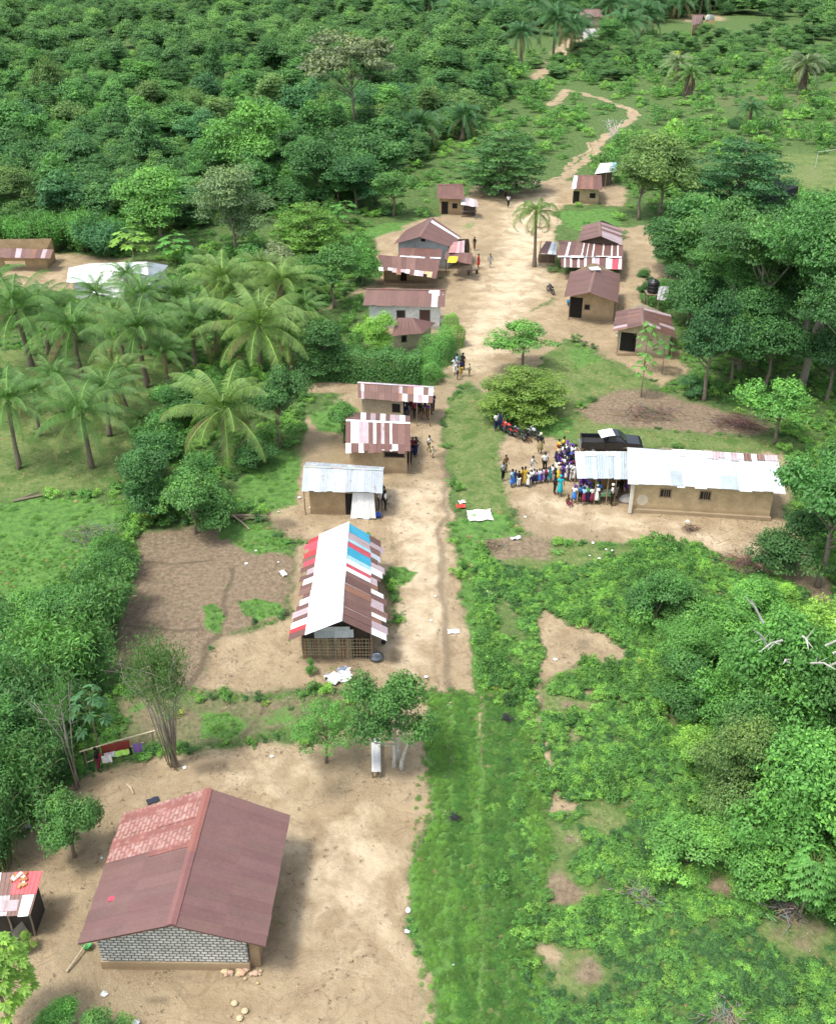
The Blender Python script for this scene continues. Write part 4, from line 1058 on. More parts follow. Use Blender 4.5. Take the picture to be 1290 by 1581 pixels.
def scatter(name, label, cat, pts, scl, rot, idx, protos, zs=None):
    me = bpy.data.meshes.new(name); n = len(pts); me.vertices.add(n); me.vertices.foreach_set('co', np.asarray(pts, np.float32).ravel())
    a = me.attributes.new('s', 'FLOAT_VECTOR', 'POINT'); zz = scl if zs is None else zs
    a.data.foreach_set('vector', np.column_stack([scl, scl, zz]).astype(np.float32).ravel())
    a = me.attributes.new('r', 'FLOAT_VECTOR', 'POINT'); a.data.foreach_set('vector', np.column_stack([0 * rot, 0 * rot, rot]).astype(np.float32).ravel())
    a = me.attributes.new('k', 'INT', 'POINT'); a.data.foreach_set('value', np.asarray(idx, np.int32))
    o = bpy.data.objects.new(name, me); COL.objects.link(o); tag(o, label, cat, None, 'stuff')
    g = bpy.data.node_groups.new(name + '_scatter', 'GeometryNodeTree')
    g.interface.new_socket('Geometry', in_out='INPUT', socket_type='NodeSocketGeometry'); g.interface.new_socket('Geometry', in_out='OUTPUT', socket_type='NodeSocketGeometry')
    gi = g.nodes.new('NodeGroupInput'); go = g.nodes.new('NodeGroupOutput'); ip = g.nodes.new('GeometryNodeInstanceOnPoints'); jn = g.nodes.new('GeometryNodeJoinGeometry')
    for q in protos[::-1]:
        oi = g.nodes.new('GeometryNodeObjectInfo'); oi.inputs['Object'].default_value = q; oi.inputs['As Instance'].default_value = True; g.links.new(oi.outputs['Geometry'], jn.inputs[0])
    def na(nm, dt):
        x = g.nodes.new('GeometryNodeInputNamedAttribute'); x.data_type = dt; x.inputs[0].default_value = nm; return x.outputs['Attribute']
    g.links.new(gi.outputs[0], ip.inputs['Points']); g.links.new(jn.outputs[0], ip.inputs['Instance']); ip.inputs['Pick Instance'].default_value = True
    g.links.new(na('k', 'INT'), ip.inputs['Instance Index']); g.links.new(na('s', 'FLOAT_VECTOR'), ip.inputs['Scale'])
    e2r = g.nodes.new('FunctionNodeEulerToRotation'); g.links.new(na('r', 'FLOAT_VECTOR'), e2r.inputs[0]); g.links.new(e2r.outputs[0], ip.inputs['Rotation'])
    g.links.new(ip.outputs[0], go.inputs[0])
    md = o.modifiers.new('scatter', 'NODES'); md.node_group = g
    return o

def sample(y0, y1, dens, margin=1.36):
    """random ground points inside the view wedge between two distances"""
    w1 = (y1 * CT + CH * ST) * .405 * margin; n = int((y1 - y0) * 2 * w1 * dens)
    p = np.column_stack([RNG.uniform(-w1, w1, n), RNG.uniform(y0, y1, n)])
    return p[np.abs(p[:, 0]) < (p[:, 1] * CT + CH * ST) * .405 * margin + 1]

def covers(p):
    v = {k: field(k, p) for k in ('sand', 'lawn', 'brown', 'green')}
    bare = np.maximum(v['sand'], v['brown']); return v, bare

houses_px = []   # footprints kept clear are sand anyway
strip = wpoly([(655,1068),(735,1066),(830,1060),(850,1300),(830,1600),(820,2100),(690,2100),(660,1600),(640,1440),(628,1400)])
pc = [proto(clump_mesh(200 + i, 330, .12), mt) for i, mt in enumerate(['dark', 'mid', 'lime', 'mid', 'yellow'])]
pt = [proto(tuft_mesh(220 + i, 46, .55), mt) for i, mt in enumerate(['grass', 'lime', 'mid', 'dry'])]
lane = wpoly([(742,1070),(806,1070),(812,1330),(815,1600),(744,1600)]); lane2 = wpoly([(700,1070),(731,1070),(733,1600),(708,1600)])
# near and middle undergrowth
P1, S1, Z1, K1 = [], [], [], []
tidy = wpoly([(478,600),(500,470),(560,440),(575,350),(660,280),(740,285),(850,250),(965,285),(1020,340),(1065,450),(1065,600),(1180,640),(1240,690),(1215,830),(990,842),(840,835),(735,845),(735,1062),(640,1068),(500,1140),(380,1150),(180,1165),(165,1040),(190,900),(205,830),(330,800),(420,780),(440,740)])
for (y0, y1, dens, s0) in ((13, 62, 19, .60), (62, 118, 2.0, .85), (118, 170, .35, 1.5), (170, 300, .12, 2.3)):
    p = sample(y0, y1, dens); v, bare = covers(p)
    nz = fbm(p[:, 0], p[:, 1], 3.2); n2 = fbm(p[:, 0] + 40, p[:, 1] + 13, 1.3); n3 = fbm(p[:, 0] + 400, p[:, 1] + 13, 14)
    g = np.where(v['green'] > .5, .12, 1 - np.maximum(bare, v['lawn'] * .93)) + (n2 - .5) * .7
    inst_strip = sdist(p, strip) > 0; kept = sdist(p, tidy) > 0
    pq = 1.6 * np.clip((n2 - .3) * 1.6 + .25, .05, 1)
    if y0 > 100:
        for poly, hw, st in A['sandline'][:6]: g = np.where(sdist(p, poly, False) > -(hw + s0 * .8), 0, g)
    keep = (g > .55) & (RNG.random(len(p)) < pq * np.where(kept, .16, 1)) & (~inst_strip | (RNG.random(len(p)) < np.where(p[:, 0] > P(790, 1300).x, .22, .03)))
    p, nz, n2, n3 = p[keep], nz[keep], n2[keep], n3[keep]; n = len(p)
    P1.append(p); sz = s0 * RNG.uniform(.6, 1.35, n) * (.72 + .65 * np.clip((nz - .3) * 2, 0, 1)); S1.append(sz); Z1.append(sz * RNG.uniform(.7, 1.25, n) * (.55 + 1.0 * np.clip((nz - .3) * 2, 0, 1)))
    c = nz * .6 + n3 * .4 + RNG.normal(0, .09, n) + (.06 if y0 > 100 else 0); K1.append(np.where(c < .37, 0, np.where(c < .50, 1, np.where(c < .60, 2, 3))) * (RNG.random(n) > .03) + 4 * (RNG.random(n) < .006))
p = np.concatenate(P1); n = len(p); print('undergrowth', n)
scatter('undergrowth', 'leafy green undergrowth and low bushes covering the open ground', 'undergrowth', np.column_stack([p, np.full(n, -.05)]), np.concatenate(S1), RNG.uniform(0, 6.28, n), np.clip(np.concatenate(K1), 0, 4).astype(int), pc, np.concatenate(Z1))
# grasses
P2, S2, K2 = [], [], []
for (y0, y1, dens, s0) in ((13, 62, 48, .52), (62, 105, 5, 1.1)):
    p = sample(y0, y1, dens); v, bare = covers(p); n2 = fbm(p[:, 0] + 40, p[:, 1] + 13, 1.3); ins = sdist(p, strip) > 0
    g = np.maximum(v['green'], 1 - np.maximum(bare, v['lawn'])) ; lawn = (v['lawn'] > .5) & (bare < .45)
    fr = np.where(ins, np.where(bare > .3, .22, np.where(v['lawn'] > .5, .3, 1.0)), np.where(g > .55, .25, np.where(lawn, .30, .0006)))
    keep = RNG.random(len(p)) < fr * np.where(ins, .95, np.clip(.3 + 1.4 * (n2 - .2), .1, 1))
    q = p[keep]; n = len(q); P2.append(q); S2.append(s0 * np.where(lawn[keep], .32, np.where(ins[keep], .85, .7)) * RNG.uniform(.55, 1.3, n) * np.where(RNG.random(n) < .08, 1.6, 1))
    K2.append(np.where(lawn[keep], np.where(RNG.random(n) < .4, 3, 0), np.where(RNG.random(n) < np.where(ins[keep], .004, .05), 3, np.where(ins[keep], np.where((np.maximum(sdist(q, lane), sdist(q, lane2)) + (fbm(q[:, 0] * 2, q[:, 1] * .3, 1.5) - .5) * 1.6) > 0, np.where(RNG.random(n) < .75, 2, 0), np.where(RNG.random(n) < .35, 1, 0)), RNG.integers(0, 3, n)))))
p = np.concatenate(P2); n = len(p); print('grass', n)
scatter('grass', 'green grass and weeds on the roadside strip, lawns and clearings', 'grass', np.column_stack([p, np.full(n, -.06)]), np.concatenate(S2), RNG.uniform(0, 6.28, n), np.concatenate(K2).astype(int), pt)
# far woods beyond the counted rows
def crown_proto(i, mt):
    me = LIB['forest'][i][1].copy(); return proto(me, mt)
pf = [crown_proto(0, 'far'), crown_proto(1, 'far2'), crown_proto(2, 'far'), crown_proto(0, 'far2'), crown_proto(1, 'dark')]
p = sample(256, 760, .026, 1.2); q = np.array([Q((a, b, 0)) for a, b in p])
clear = wpoly([(795,112),(840,60),(900,70),(935,28),(985,44),(1010,60),(1040,30),(1140,30),(1300,60),(1500,90),(1500,140),(820,130)])
hz = wpoly([(870,70),(935,62),(940,20),(880,20)])
d = sdist(p, clear); keep = (d < -3) & (RNG.random(len(p)) < .95)
p = p[keep]; n = len(p); sc = RNG.uniform(5, 9, n)
scatter('far_forest', 'unbroken dark green forest on the far hills behind the village', 'forest', np.column_stack([p, np.full(n, -.2)]), sc, RNG.uniform(0, 6.28, n), RNG.integers(0, 5, n), pf, sc * RNG.uniform(.7, 1.15, n))
p = sample(136, 262, .10, 1.2); d = sdist(p, FP); p = p[d > .5]; n = len(p); sc = RNG.uniform(2.6, 4.6, n)
scatter('forest_understorey', 'tangled green understorey filling the gaps between the forest trees', 'undergrowth', np.column_stack([p, np.full(n, -.2)]), sc, RNG.uniform(0, 6.28, n), RNG.integers(0, 4, n), pf, sc * RNG.uniform(.7, 1.25, n))
# shrub belt on the right beyond the field
p = sample(205, 380, .034, 1.2); bel = wpoly([(862,130),(870,92),(930,72),(1010,60),(1320,48),(1420,130),(1180,112),(1050,118),(930,122)])
d = sdist(p, bel); keep = d > -2 + RNG.normal(0, 3, len(p)); p = p[keep]; n = len(p); sc = RNG.uniform(2.5, 6, n)
scatter('shrubland', 'dense green shrubland beyond the open field at upper right', 'shrubland', np.column_stack([p, np.full(n, -.2)]), sc, RNG.uniform(0, 6.28, n), RNG.integers(0, 4, n), pf, sc * RNG.uniform(.5, .9, n))
# fallen leaves, chips and small stones on the bare earth
pl_ = []
for i, c_ in enumerate([(.16, .11, .06), (.42, .36, .26), (.10, .085, .06)]):
    rng = np.random.default_rng(300 + i); k = 5; C = np.column_stack([rng.normal(0, .09, k), rng.normal(0, .09, k), rng.uniform(.01, .03, k)])
    me = leaf_mesh('leaf_bits', C, rng.normal(size=(k, 3)) * .4 + np.array([0, 0, 1]), rng.uniform(.03, .075, k), np.full(k, .4), SM['dry'], 1.8); mt = leaf_mat('fallen_leaf', c_, .0); me.materials.clear(); me.materials.append(mt); pl_.append(bpy.data.objects.new('proto_bits', me))
p = np.concatenate([sample(22, 70, 5.5), sample(70, 110, 1.5)]); v, bare = covers(p); n2 = fbm(p[:, 0] + 4, p[:, 1] + 31, 2.4)
p = p[(bare > .3) & (RNG.random(len(p)) < np.clip((n2 - .36) * 3.2, .04, 1))]; n = len(p); print('leaf litter', n)
scatter('leaf_litter', 'fallen leaves and small chips strewn over the bare earth', 'leaf litter', np.column_stack([p, np.full(n, -.01)]), RNG.uniform(.7, 1.5, n), RNG.uniform(0, 6.28, n), RNG.integers(0, 3, n), pl_)
# ------------------------------------------------------------------ buildings
MAR = (.148, .076, .062); MAR2 = (.185, .102, .082); RUST = (.235, .115, .075); WHT = (.74, .75, .75); SIL = (.40, .45, .49); PNK = (.52, .075, .10); RED = (.42, .045, .05)
CY = (.035, .34, .50); PCY = (.33, .56, .62); LIL = (.42, .33, .35); MUD = (.40, .29, .165); MUD2 = (.46, .35, .215); CREAM = (.56, .47, .33); WHITE = (.72, .73, .72); DK = (.02, .018, .016); WOODC = (.22, .165, .11)
V3 = Vector
def lerp3(a, b, t): return a + (b - a) * t
def quadpt(q, u, v):
    """q = [eave left, eave right, top right, top left]"""
    return lerp3(lerp3(q[0], q[1], u), lerp3(q[3], q[2], u), v)
def plane(a, b, c):
    n_ = (b - a).cross(c - a); return lambda x, y: a.z - (n_.x * (x - a.x) + n_.y * (y - a.y)) / n_.z
def slope(b, q, cols, rows=1, colfn=None, seed=1, jag=.05, lift=.014, u0=0, u1=1, v0=0, v1=1):
    """lapped sheets on one roof slope; cols = number or list of relative widths"""
    rng = random.Random(seed); ws = [1] * cols if isinstance(cols, int) else cols; tot = sum(ws); n_ = (q[1] - q[0]).cross(q[3] - q[0]).normalized()
    if n_.z < 0: n_ = -n_
    L = (q[1] - q[0]).length * (u1 - u0); H = (q[3] - q[0]).length * (v1 - v0); a = 0
    for i, w_ in enumerate(ws):
        ua = u0 + (u1 - u0) * a / tot; a += w_; ub = u0 + (u1 - u0) * a / tot; ex = .004
        for j in range(rows):
            va = v0 + (v1 - v0) * j / rows; vb = v0 + (v1 - v0) * (j + 1) / rows
            dj = rng.uniform(-jag, jag) / max(.5, H) if j == 0 else -.03; du = rng.uniform(-.002, .002)
            off = n_ * (lift * (.3 + (i % 2) * .7 + j * .8) + rng.uniform(0, lift * .4))
            pts = [quadpt(q, ua - ex + du, va + dj) + off, quadpt(q, ub + ex + du, va + dj) + off, quadpt(q, ub + ex, vb) + off, quadpt(q, ua - ex, vb) + off]
            c = colfn(i, j, rng) if colfn else MAR
            k = rng.uniform(.92, 1.08); c = tuple(x * k for x in c)
            b.poly(pts, c, [(ua * L, va * H), (ub * L, va * H), (ub * L, vb * H), (ua * L, vb * H)])
def walls(b, foot, zf, col, z0=-.12, edges=None, n=10, top=-.04, wob=0):
    m_ = len(foot); u = 0
    for e in range(m_):
        A_, B_ = foot[e], foot[(e + 1) % m_]; L = math.hypot(B_[0] - A_[0], B_[1] - A_[1])
        if edges is None or e in edges:
            for k in range(n):
                p0 = (A_[0] + (B_[0] - A_[0]) * k / n, A_[1] + (B_[1] - A_[1]) * k / n); p1 = (A_[0] + (B_[0] - A_[0]) * (k + 1) / n, A_[1] + (B_[1] - A_[1]) * (k + 1) / n)
                t0 = zf(*p0) + top if callable(zf) else zf; t1 = zf(*p1) + top if callable(zf) else zf
                b.wallquad(p0, p1, z0, z0, t0, t1, u + L * k / n, u + L * (k + 1) / n, col)
        u += L
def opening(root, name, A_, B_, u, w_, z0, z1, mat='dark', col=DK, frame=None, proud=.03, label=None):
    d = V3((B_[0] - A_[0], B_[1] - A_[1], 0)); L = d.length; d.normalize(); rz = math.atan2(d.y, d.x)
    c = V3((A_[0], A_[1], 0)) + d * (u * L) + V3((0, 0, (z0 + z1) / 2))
    b = MB(root.location); b.box(c, (w_, proud * 2, z1 - z0), rz, col); o = b.build(name, mat, root, label=label)  # slab proud of the wall; the default near-black paints interior shade
    if frame:
        f_ = MB(root.location); t_ = .06; nn = V3((d.y, -d.x, 0)) * .012
        for s in (-1, 1): f_.box(c + nn + d * s * (w_ / 2 + t_ / 2), (t_, proud * 2 + .02, z1 - z0 + 2 * t_), rz, frame)
        f_.box(c + nn + V3((0, 0, (z1 - z0) / 2 + t_ / 2)), (w_, proud * 2 + .02, t_), rz, frame)
        if z0 > .3: f_.box(c + nn - V3((0, 0, (z1 - z0) / 2 + t_ / 2)), (w_ + .2, proud * 2 + .06, t_), rz, frame)
        f_.build('frame', 'wood', o)
    return o
def footprint(q, side, front, back):
    """inset rectangle below eave outline q=[LF,RF,RB,LB]"""
    W_ = ((q[1] - q[0]).length + (q[2] - q[3]).length) / 2; D_ = ((q[3] - q[0]).length + (q[2] - q[1]).length) / 2
    s0, s1 = (side, side) if not isinstance(side, tuple) else side
    f = lambda u, v: (lambda p: (p.x, p.y))(quadpt(q, u, v))
    return [f(s0 / W_, front / D_), f(1 - s1 / W_, front / D_), f(1 - s1 / W_, 1 - back / D_), f(s0 / W_, 1 - back / D_)]
def flat(v): return V3((v.x, v.y, 0))
def posts(root, pts, zt, r=.05, col=WOODC, name='post'):
    for (x, y) in pts:
        b = MB(root.location); b.tube([(x, y, -.1), (x + random.uniform(-.04, .04), y, zt * .5), (x, y, zt)], [r, r * .9, r * .8], 6, col); b.build(name, 'wood', root)

def pick(*cw):
    """colour chooser from (colour, weight) pairs"""
    def fn(i, j, rng):
        t_ = rng.random() * sum(w_ for _, w_ in cw)
        for c, w_ in cw:
            t_ -= w_
            if t_ <= 0: return c
        return cw[-1][0]
    return fn
def rowlist(*rows): return lambda i, j, rng: rows[min(j, len(rows) - 1)][i % len(rows[min(j, len(rows) - 1)])]

def hut_x(name, label, cat, fl, fr, rl, rr, ze, zr, ncol, rows, colfn, side=.3, front=.45, back=.4, wallmat='mud', wallcol=MUD, roofmat='roof', edges=None, seed=1, jag=.06, ridge=MAR2, group=None):
    """gable hut, ridge across the view; corners given where the roof edge is seen"""
    FL, FR, RL, RR = P(*fl, ze), P(*fr, ze), P(*rl, zr), P(*rr, zr)
    BL = V3((2 * RL.x - FL.x, 2 * RL.y - FL.y, ze)); BR = V3((2 * RR.x - FR.x, 2 * RR.y - FR.y, ze))
    c = (FL + FR) / 2; root = thing(name, (c.x, c.y, 0), label, cat, group)
    b = MB(root.location); slope(b, [FL, FR, RR, RL], ncol, rows, colfn, seed, jag); slope(b, [BR, BL, RL, RR], ncol if isinstance(ncol, int) else len(ncol), 1, colfn, seed + 9, jag)
    roof = b.build('roof', roofmat, root)
    if ridge:
        b = MB(root.location); d = (RR - RL); nseg = 6
        for k in range(nseg):
            p0 = RL + d * (k / nseg); p1 = RL + d * ((k + 1) / nseg + .004); s = V3((0, .16, -.055)); up = V3((0, 0, .05 + .004 * (k % 2)))
            b.poly([p0 - V3((0, .16, .055)) + up, p1 - V3((0, .16, .055)) + up, p1 + up, p0 + up], tuple(x * random.uniform(.85, 1.2) for x in ridge)); b.poly([p0 + up, p1 + up, p1 + s + up, p0 + s + up], ridge)
        b.build('ridge_cap', roofmat, roof)
    foot = footprint([flat(FL), flat(FR), flat(BR), flat(BL)], side, front, back)
    pf, pb = plane(FL, FR, RL), plane(BL, BR, RL); zf = lambda x, y: min(pf(x, y), pb(x, y))
    b = MB(root.location); walls(b, foot, zf, wallcol, edges=edges); b.build('wall', wallmat, root)
    return root, foot, zf, (FL, FR, RR, RL, BL, BR)

def hut_y(name, label, cat, LF, RF, LB, RB, rF, rB, ze, zr, ncol, rows, colL, colR, side=.35, front=.5, back=.3, wallmat='mud', wallcol=MUD, roofmat='roof', edges=None, seed=1, jag=.05, ridge=MAR2, group=None, zb=None):
    """gable hut, ridge running away from the viewer"""
    LF, RF, LB, RB = P(*LF, ze), P(*RF, ze), P(*LB, ze), P(*RB, ze); rF, rB = P(*rF, zr), P(*rB, zb or zr)
    c = (LF + RF) / 2; root = thing(name, (c.x, c.y, 0), label, cat, group)
    b = MB(root.location); slope(b, [LB, LF, rF, rB], ncol, rows, colL, seed, jag); slope(b, [RF, RB, rB, rF], ncol, rows, colR, seed + 4, jag); roof = b.build('roof', roofmat, root)
    if ridge:
        b = MB(root.location); d = rB - rF; nseg = 5
        for k in range(nseg):
            p0 = rF + d * (k / nseg); p1 = rF + d * ((k + 1) / nseg + .004); up = V3((0, 0, .045 + .004 * (k % 2)))
            for s in (-1, 1):
                e = V3((.17 * s, 0, -.06)); q = [p0 + up, p1 + up, p1 + e + up, p0 + e + up]; b.poly(q if s < 0 else q[::-1], tuple(x * random.uniform(.9, 1.15) for x in ridge))
        b.build('ridge_cap', roofmat, roof)
    foot = footprint([flat(LF), flat(RF), flat(RB), flat(LB)], side, front, back)
    pl, pr = plane(LF, LB, rF), plane(RF, RB, rF); zf = lambda x, y: min(pl(x, y), pr(x, y))
    b = MB(root.location); walls(b, foot, zf, wallcol, edges=edges); b.build('wall', wallmat, root)
    return root, foot, zf, (LF, RF, LB, RB, rF, rB)

# --- 1 large maroon roofed block house, bottom left
tile = None
m, n, out = newmat('clay_tile_sheet'); t = NT(n); uv = t.node('ShaderNodeUVMap').outputs[0]
br = t.node('ShaderNodeTexBrick'); n.links.new(uv, br.inputs['Vector'])
for nm, v in (('Color1', (.34, .20, .165, 1)), ('Color2', (.30, .14, .115, 1)), ('Mortar', (.23, .10, .085, 1)), ('Scale', 1.0), ('Brick Width', .17), ('Row Height', .11), ('Mortar Size', .03), ('Bias', -.2), ('Mortar Smooth', .6)): br.inputs[nm].default_value = v
pos = t.node('ShaderNodeNewGeometry').outputs['Position']; sep = t.node('ShaderNodeSeparateXYZ'); n.links.new(uv, sep.inputs[0])
band = t.math('SINE', t.math('MULTIPLY', sep.outputs[0], 2 * PI / .62)); c = t.mix(t.ss(band, .1, .8), br.outputs[0], (.22, .085, .07, 1))
c = t.scale(c, t.lin(t.noise(pos, 1.5, 5), .25, .75, .8, 1.25)); c = t.mix(t.math('MULTIPLY', t.ss(t.noise(pos, 3, 5), .5, .7), .35), c, (.45, .38, .34, 1))
p = t.node('ShaderNodeBsdfPrincipled'); t.put(p.inputs['Base Color'], c); p.inputs['Roughness'].default_value = .75; n.links.new(t.bump(br.outputs['Fac'], .5, .03), p.inputs['Normal']); n.links.new(p.outputs[0], out.inputs[0]); M['tile'] = m

ze, zr = 2.45, 3.75
LF, RF, LB, RB, rF, rB = P(120, 1457, ze), P(410, 1461, ze), P(190, 1257, ze), P(448, 1260, ze), P(264, 1428, zr), P(321, 1218, zr)
c = (LF + RF) / 2; root = thing('block_house', (c.x, c.y, 0), 'large house with plain maroon roof, partly tiled, and white block gable wall', 'house')
near_root = root
b = MB(root.location); R1 = (.158, .086, .077)
cf = lambda i, j, rng: tuple(x * rng.uniform(.97, 1.03) for x in R1)
slope(b, [LB, LF, rF, rB], 8, 2, cf, 3, .015, .006, u0=.40); slope(b, [RF, RB, rB, rF], 14, 2, cf, 5, .015, .006); roof = b.build('roof', 'roofclean', root)
b = MB(root.location); slope(b, [LB, LF, rF, rB], 4, 1, lambda i, j, r: WHT, 7, .03, .02, u0=0, u1=.41, v0=0, v1=.52); slope(b, [LB, LF, rF, rB], 4, 1, lambda i, j, r: WHT, 8, .0, .03, u0=0, u1=.45, v0=.5, v1=1); b.build('tile_section', 'tile', roof, label='weathered reddish tile patch on the back of the left slope')
b = MB(root.location); d = rB - rF
for k in range(8):
    p0 = rF + d * (k / 8); p1 = rF + d * ((k + 1) / 8 + .003); up = V3((0, 0, .05 + .004 * (k % 2))); cc = (.25, .10, .078) if k > 3 else (.20, .092, .084)
    for s in (-1, 1):
        e = V3((.2 * s, 0, -.065)); q = [p0 + up, p1 + up, p1 + e + up, p0 + e + up]; b.poly(q if s < 0 else q[::-1], cc)
b.build('ridge_cap', 'roofclean', roof)
b = MB(root.location); b.box(quadpt([LB, LF, rF, rB], .72, .22) + V3((0, 0, .03)), (.26, .2, .02), .3, (.7, .08, .12)); b.build('red_patch', 'cloth', roof)
foot = footprint([flat(LF), flat(RF), flat(RB), flat(LB)], (.5, 1.0), .62, .35); pl, pr = plane(LF, LB, rF), plane(RF, RB, rF); zf = lambda x, y: min(pl(x, y), pr(x, y))
b = MB(root.location); walls(b, foot, zf, (.95, .96, .95), z0=.40); b.build('wall', 'block', root)
b = MB(root.location); fo = [(foot[0][0] - .05, foot[0][1] - .06), (foot[1][0] + .05, foot[1][1] - .06), (foot[2][0] + .05, foot[2][1] + .05), (foot[3][0] - .05, foot[3][1] + .05)]; b.prism(fo, -.1, .43, (.42, .32, .195)); b.build('plinth', 'mud', root)
b = MB(root.location); x0 = foot[1][0] + .06; y0 = foot[1][1] + .15; b.prism([(x0, y0), (x0 + .42, y0), (x0 + .42, y0 + 5.5), (x0, y0 + 5.5)], -.1, 1.75, (.30, .215, .13)); b.build('side_wall', 'mud', root)
b = MB(root.location)
for q0, q1 in ((LF, rF), (rF, RF)): 
    n0 = V3((0, .03, -.09)); b.tube([q0 + n0, q1 + n0], .045, 4, (.13, .075, .05))
b.build('barge_board', 'wood', root)

# --- 2 striped roof house with bamboo walls
ze, zr = 2.2, 3.55
LF, RF, LB, RB, rF, rB = P(451, 987, ze), P(592, 987, ze), P(477, 834, ze), P(586, 836, ze), P(527, 958, zr), P(538, 808, zr)
c = (LF + RF) / 2; root = thing('bamboo_house', (c.x, c.y, 0), 'house with bamboo walls and roof of white, cyan, pink and maroon sheet strips', 'house')
b = MB(root.location)
Rc = [MAR, MAR, WHT, MAR, MAR2, RUST, WHT, MAR, MAR2, WHT, PNK, WHT, PCY, CY, PNK, PCY, LIL, CY, CY]; Rw = [1.3, 1.2, .25, 1.6, 1.5, 1.2, .25, 1.4, 1.0, .7, .9, .8, 1.1, 1.6, 1.3, .5, 1.7, .5, 1.3]
q = [RF, RB, rB, rF]
slope(b, q, Rw, 1, lambda i, j, r: Rc[i], 4, .02, .02, v0=.30, v1=1)
Le = [WHT, LIL, RUST, WHT, MAR2, LIL, MAR, WHT, RUST, LIL, MAR, WHT, LIL, MAR, SIL, MAR2, LIL, MAR]
slope(b, q, [1, 1, .8, .5, 1, 1.2, 1, .6, 1, 1, .8, 1, 1, .8, 1, 1, 1, 1], 1, lambda i, j, r: Le[i], 8, .12, .006, v0=0, v1=.33)
ql = [LB, LF, rF, rB]; Lc = [RED, PNK, PNK, RED, MAR2, PNK, MAR, LIL, MAR, WHT, MAR, MAR2, MAR, WHT, MAR, LIL, MAR, WHT, RED, MAR]
roof = b.build('roof', 'roof', root)
b = MB(root.location); slope(b, ql, 20, 1, lambda i, j, r: Lc[i], 12, .10, .012, v0=0, v1=.36); b.build('left_eave_sheets', 'roof', roof)
b = MB(root.location); slope(b, ql, 5, 1, lambda i, j, r: (.64, .66, .68), 14, .04, .035, u0=-.012, u1=1.005, v0=.27, v1=1.02); b.build('white_sheet_cover', 'roofwhite', roof, label='long white sheeting over the upper left slope')
foot = footprint([flat(LF), flat(RF), flat(RB), flat(LB)], (.42, .7), .95, .5); pl, pr = plane(LF, LB, rF), plane(RF, RB, rF); zf = lambda x, y: min(pl(x, y), pr(x, y))
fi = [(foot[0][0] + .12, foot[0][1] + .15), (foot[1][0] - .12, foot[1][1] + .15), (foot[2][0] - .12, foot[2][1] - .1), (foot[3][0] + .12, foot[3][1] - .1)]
b = MB(root.location); walls(b, fi, zf, (.05, .04, .03)); b.build('interior_shade_box', 'dark', root)  # near-black box behind the sticks, painting the shade inside
b = MB(root.location); rng = random.Random(4); A_, B_ = V3((*foot[0], 0)), V3((*foot[1], 0)); dd = B_ - A_
for k in range(92):
    u = (k + .5) / 92
    if u > .72 and k % 4: continue
    pz = 1.5 + rng.uniform(-.06, .06); p0 = A_ + dd * (u + rng.uniform(-.004, .004)); b.tube([p0 + V3((0, rng.uniform(-.02, .02), -.05)), p0 + V3((rng.uniform(-.04, .04), 0, pz))], .019, 4, tuple(x * rng.uniform(.7, 1.25) for x in (.36, .28, .175)))
for z in (.28, .5, .75, .95, 1.2, 1.46): b.tube([A_ + V3((-.1, -.03, z)), A_ + dd + V3((.1, -.03, z + rng.uniform(-.03, .03)))], .02, 4, (.38, .30, .19))
b.build('stick_wall', 'wood', root, label='front wall of bamboo sticks, open lattice at its right end')
for nm, (A2, B2) in (('side_stick_wall', (foot[1], foot[2])), ('side_stick_wall', (foot[3], foot[0]))):
    b = MB(root.location); A_, B_ = V3((*A2, 0)), V3((*B2, 0)); dd = B_ - A_
    for k in range(110): p0 = A_ + dd * ((k + .5) / 110); b.tube([p0 + V3((0, 0, -.05)), p0 + V3((0, rng.uniform(-.04, .04), 1.9))], .02, 4, tuple(x * rng.uniform(.7, 1.25) for x in (.33, .26, .165)))
    b.build(nm, 'wood', root)
posts(root, [foot[0], foot[1], ((foot[0][0] + foot[1][0]) / 2, foot[0][1])], 2.3, .05)
A_, B_ = V3((*foot[0], 0)), V3((*foot[1], 0)); b = MB(root.location)
for k, (u0, u1, z0, z1, cc) in enumerate([(.18, .50, 1.55, 2.12, SIL), (.48, .75, 1.58, 2.2, (.55, .6, .64)), (.25, .7, 2.1, 2.42, (.5, .53, .55))]):
    p0 = A_.lerp(B_, u0); p1 = A_.lerp(B_, u1); o = V3((0, -.05 - .01 * k, 0)); b.poly([p0 + o + V3((0, 0, z0)), p1 + o + V3((0, 0, z0 + .05)), p1 + o + V3((0, .03, z1)), p0 + o + V3((0, .03, z1 - .04))], cc, [(0, 0), (2, 0), (2, 1), (0, 1)])
b.build('gable_sheet', 'roof', root); 

# --- 3 grey roofed mud hut
r3, f3, z3, c3 = hut_x('mud_hut', 'mud hut with plain silver grey corrugated roof beside the road', 'hut', (466, 758), (590, 761), (469, 719.5), (591, 725), 2.2, 3.05, 13, 1, pick((SIL, 5), ((.47, .52, .56), 3), ((.34, .38, .41), 2)), side=(.45, .65), front=.55, wallcol=MUD, ridge=(.36, .33, .32), seed=21, roofmat='roof')
opening(r3, 'doorway', f3[0], f3[1], .63, .7, 0, 1.75)
b = MB(r3.location); A_, B_ = V3((*f3[0], 0)), V3((*f3[1], 0)); q = [A_.lerp(B_, .66) + V3((-.12, -.55, .02)), A_.lerp(B_, 1.03) + V3((0, -.6, 0)), A_.lerp(B_, 1.0) + V3((0, -.12, 1.95)), A_.lerp(B_, .68) + V3((0, -.12, 1.95))]
slope(b, q, 4, 1, lambda i, j, r: (.70, .71, .70), 3, .1, .02); b.build('leaning_sheet', 'roofwhite', r3, label='tall whitish corrugated sheets leaning against the hut front')
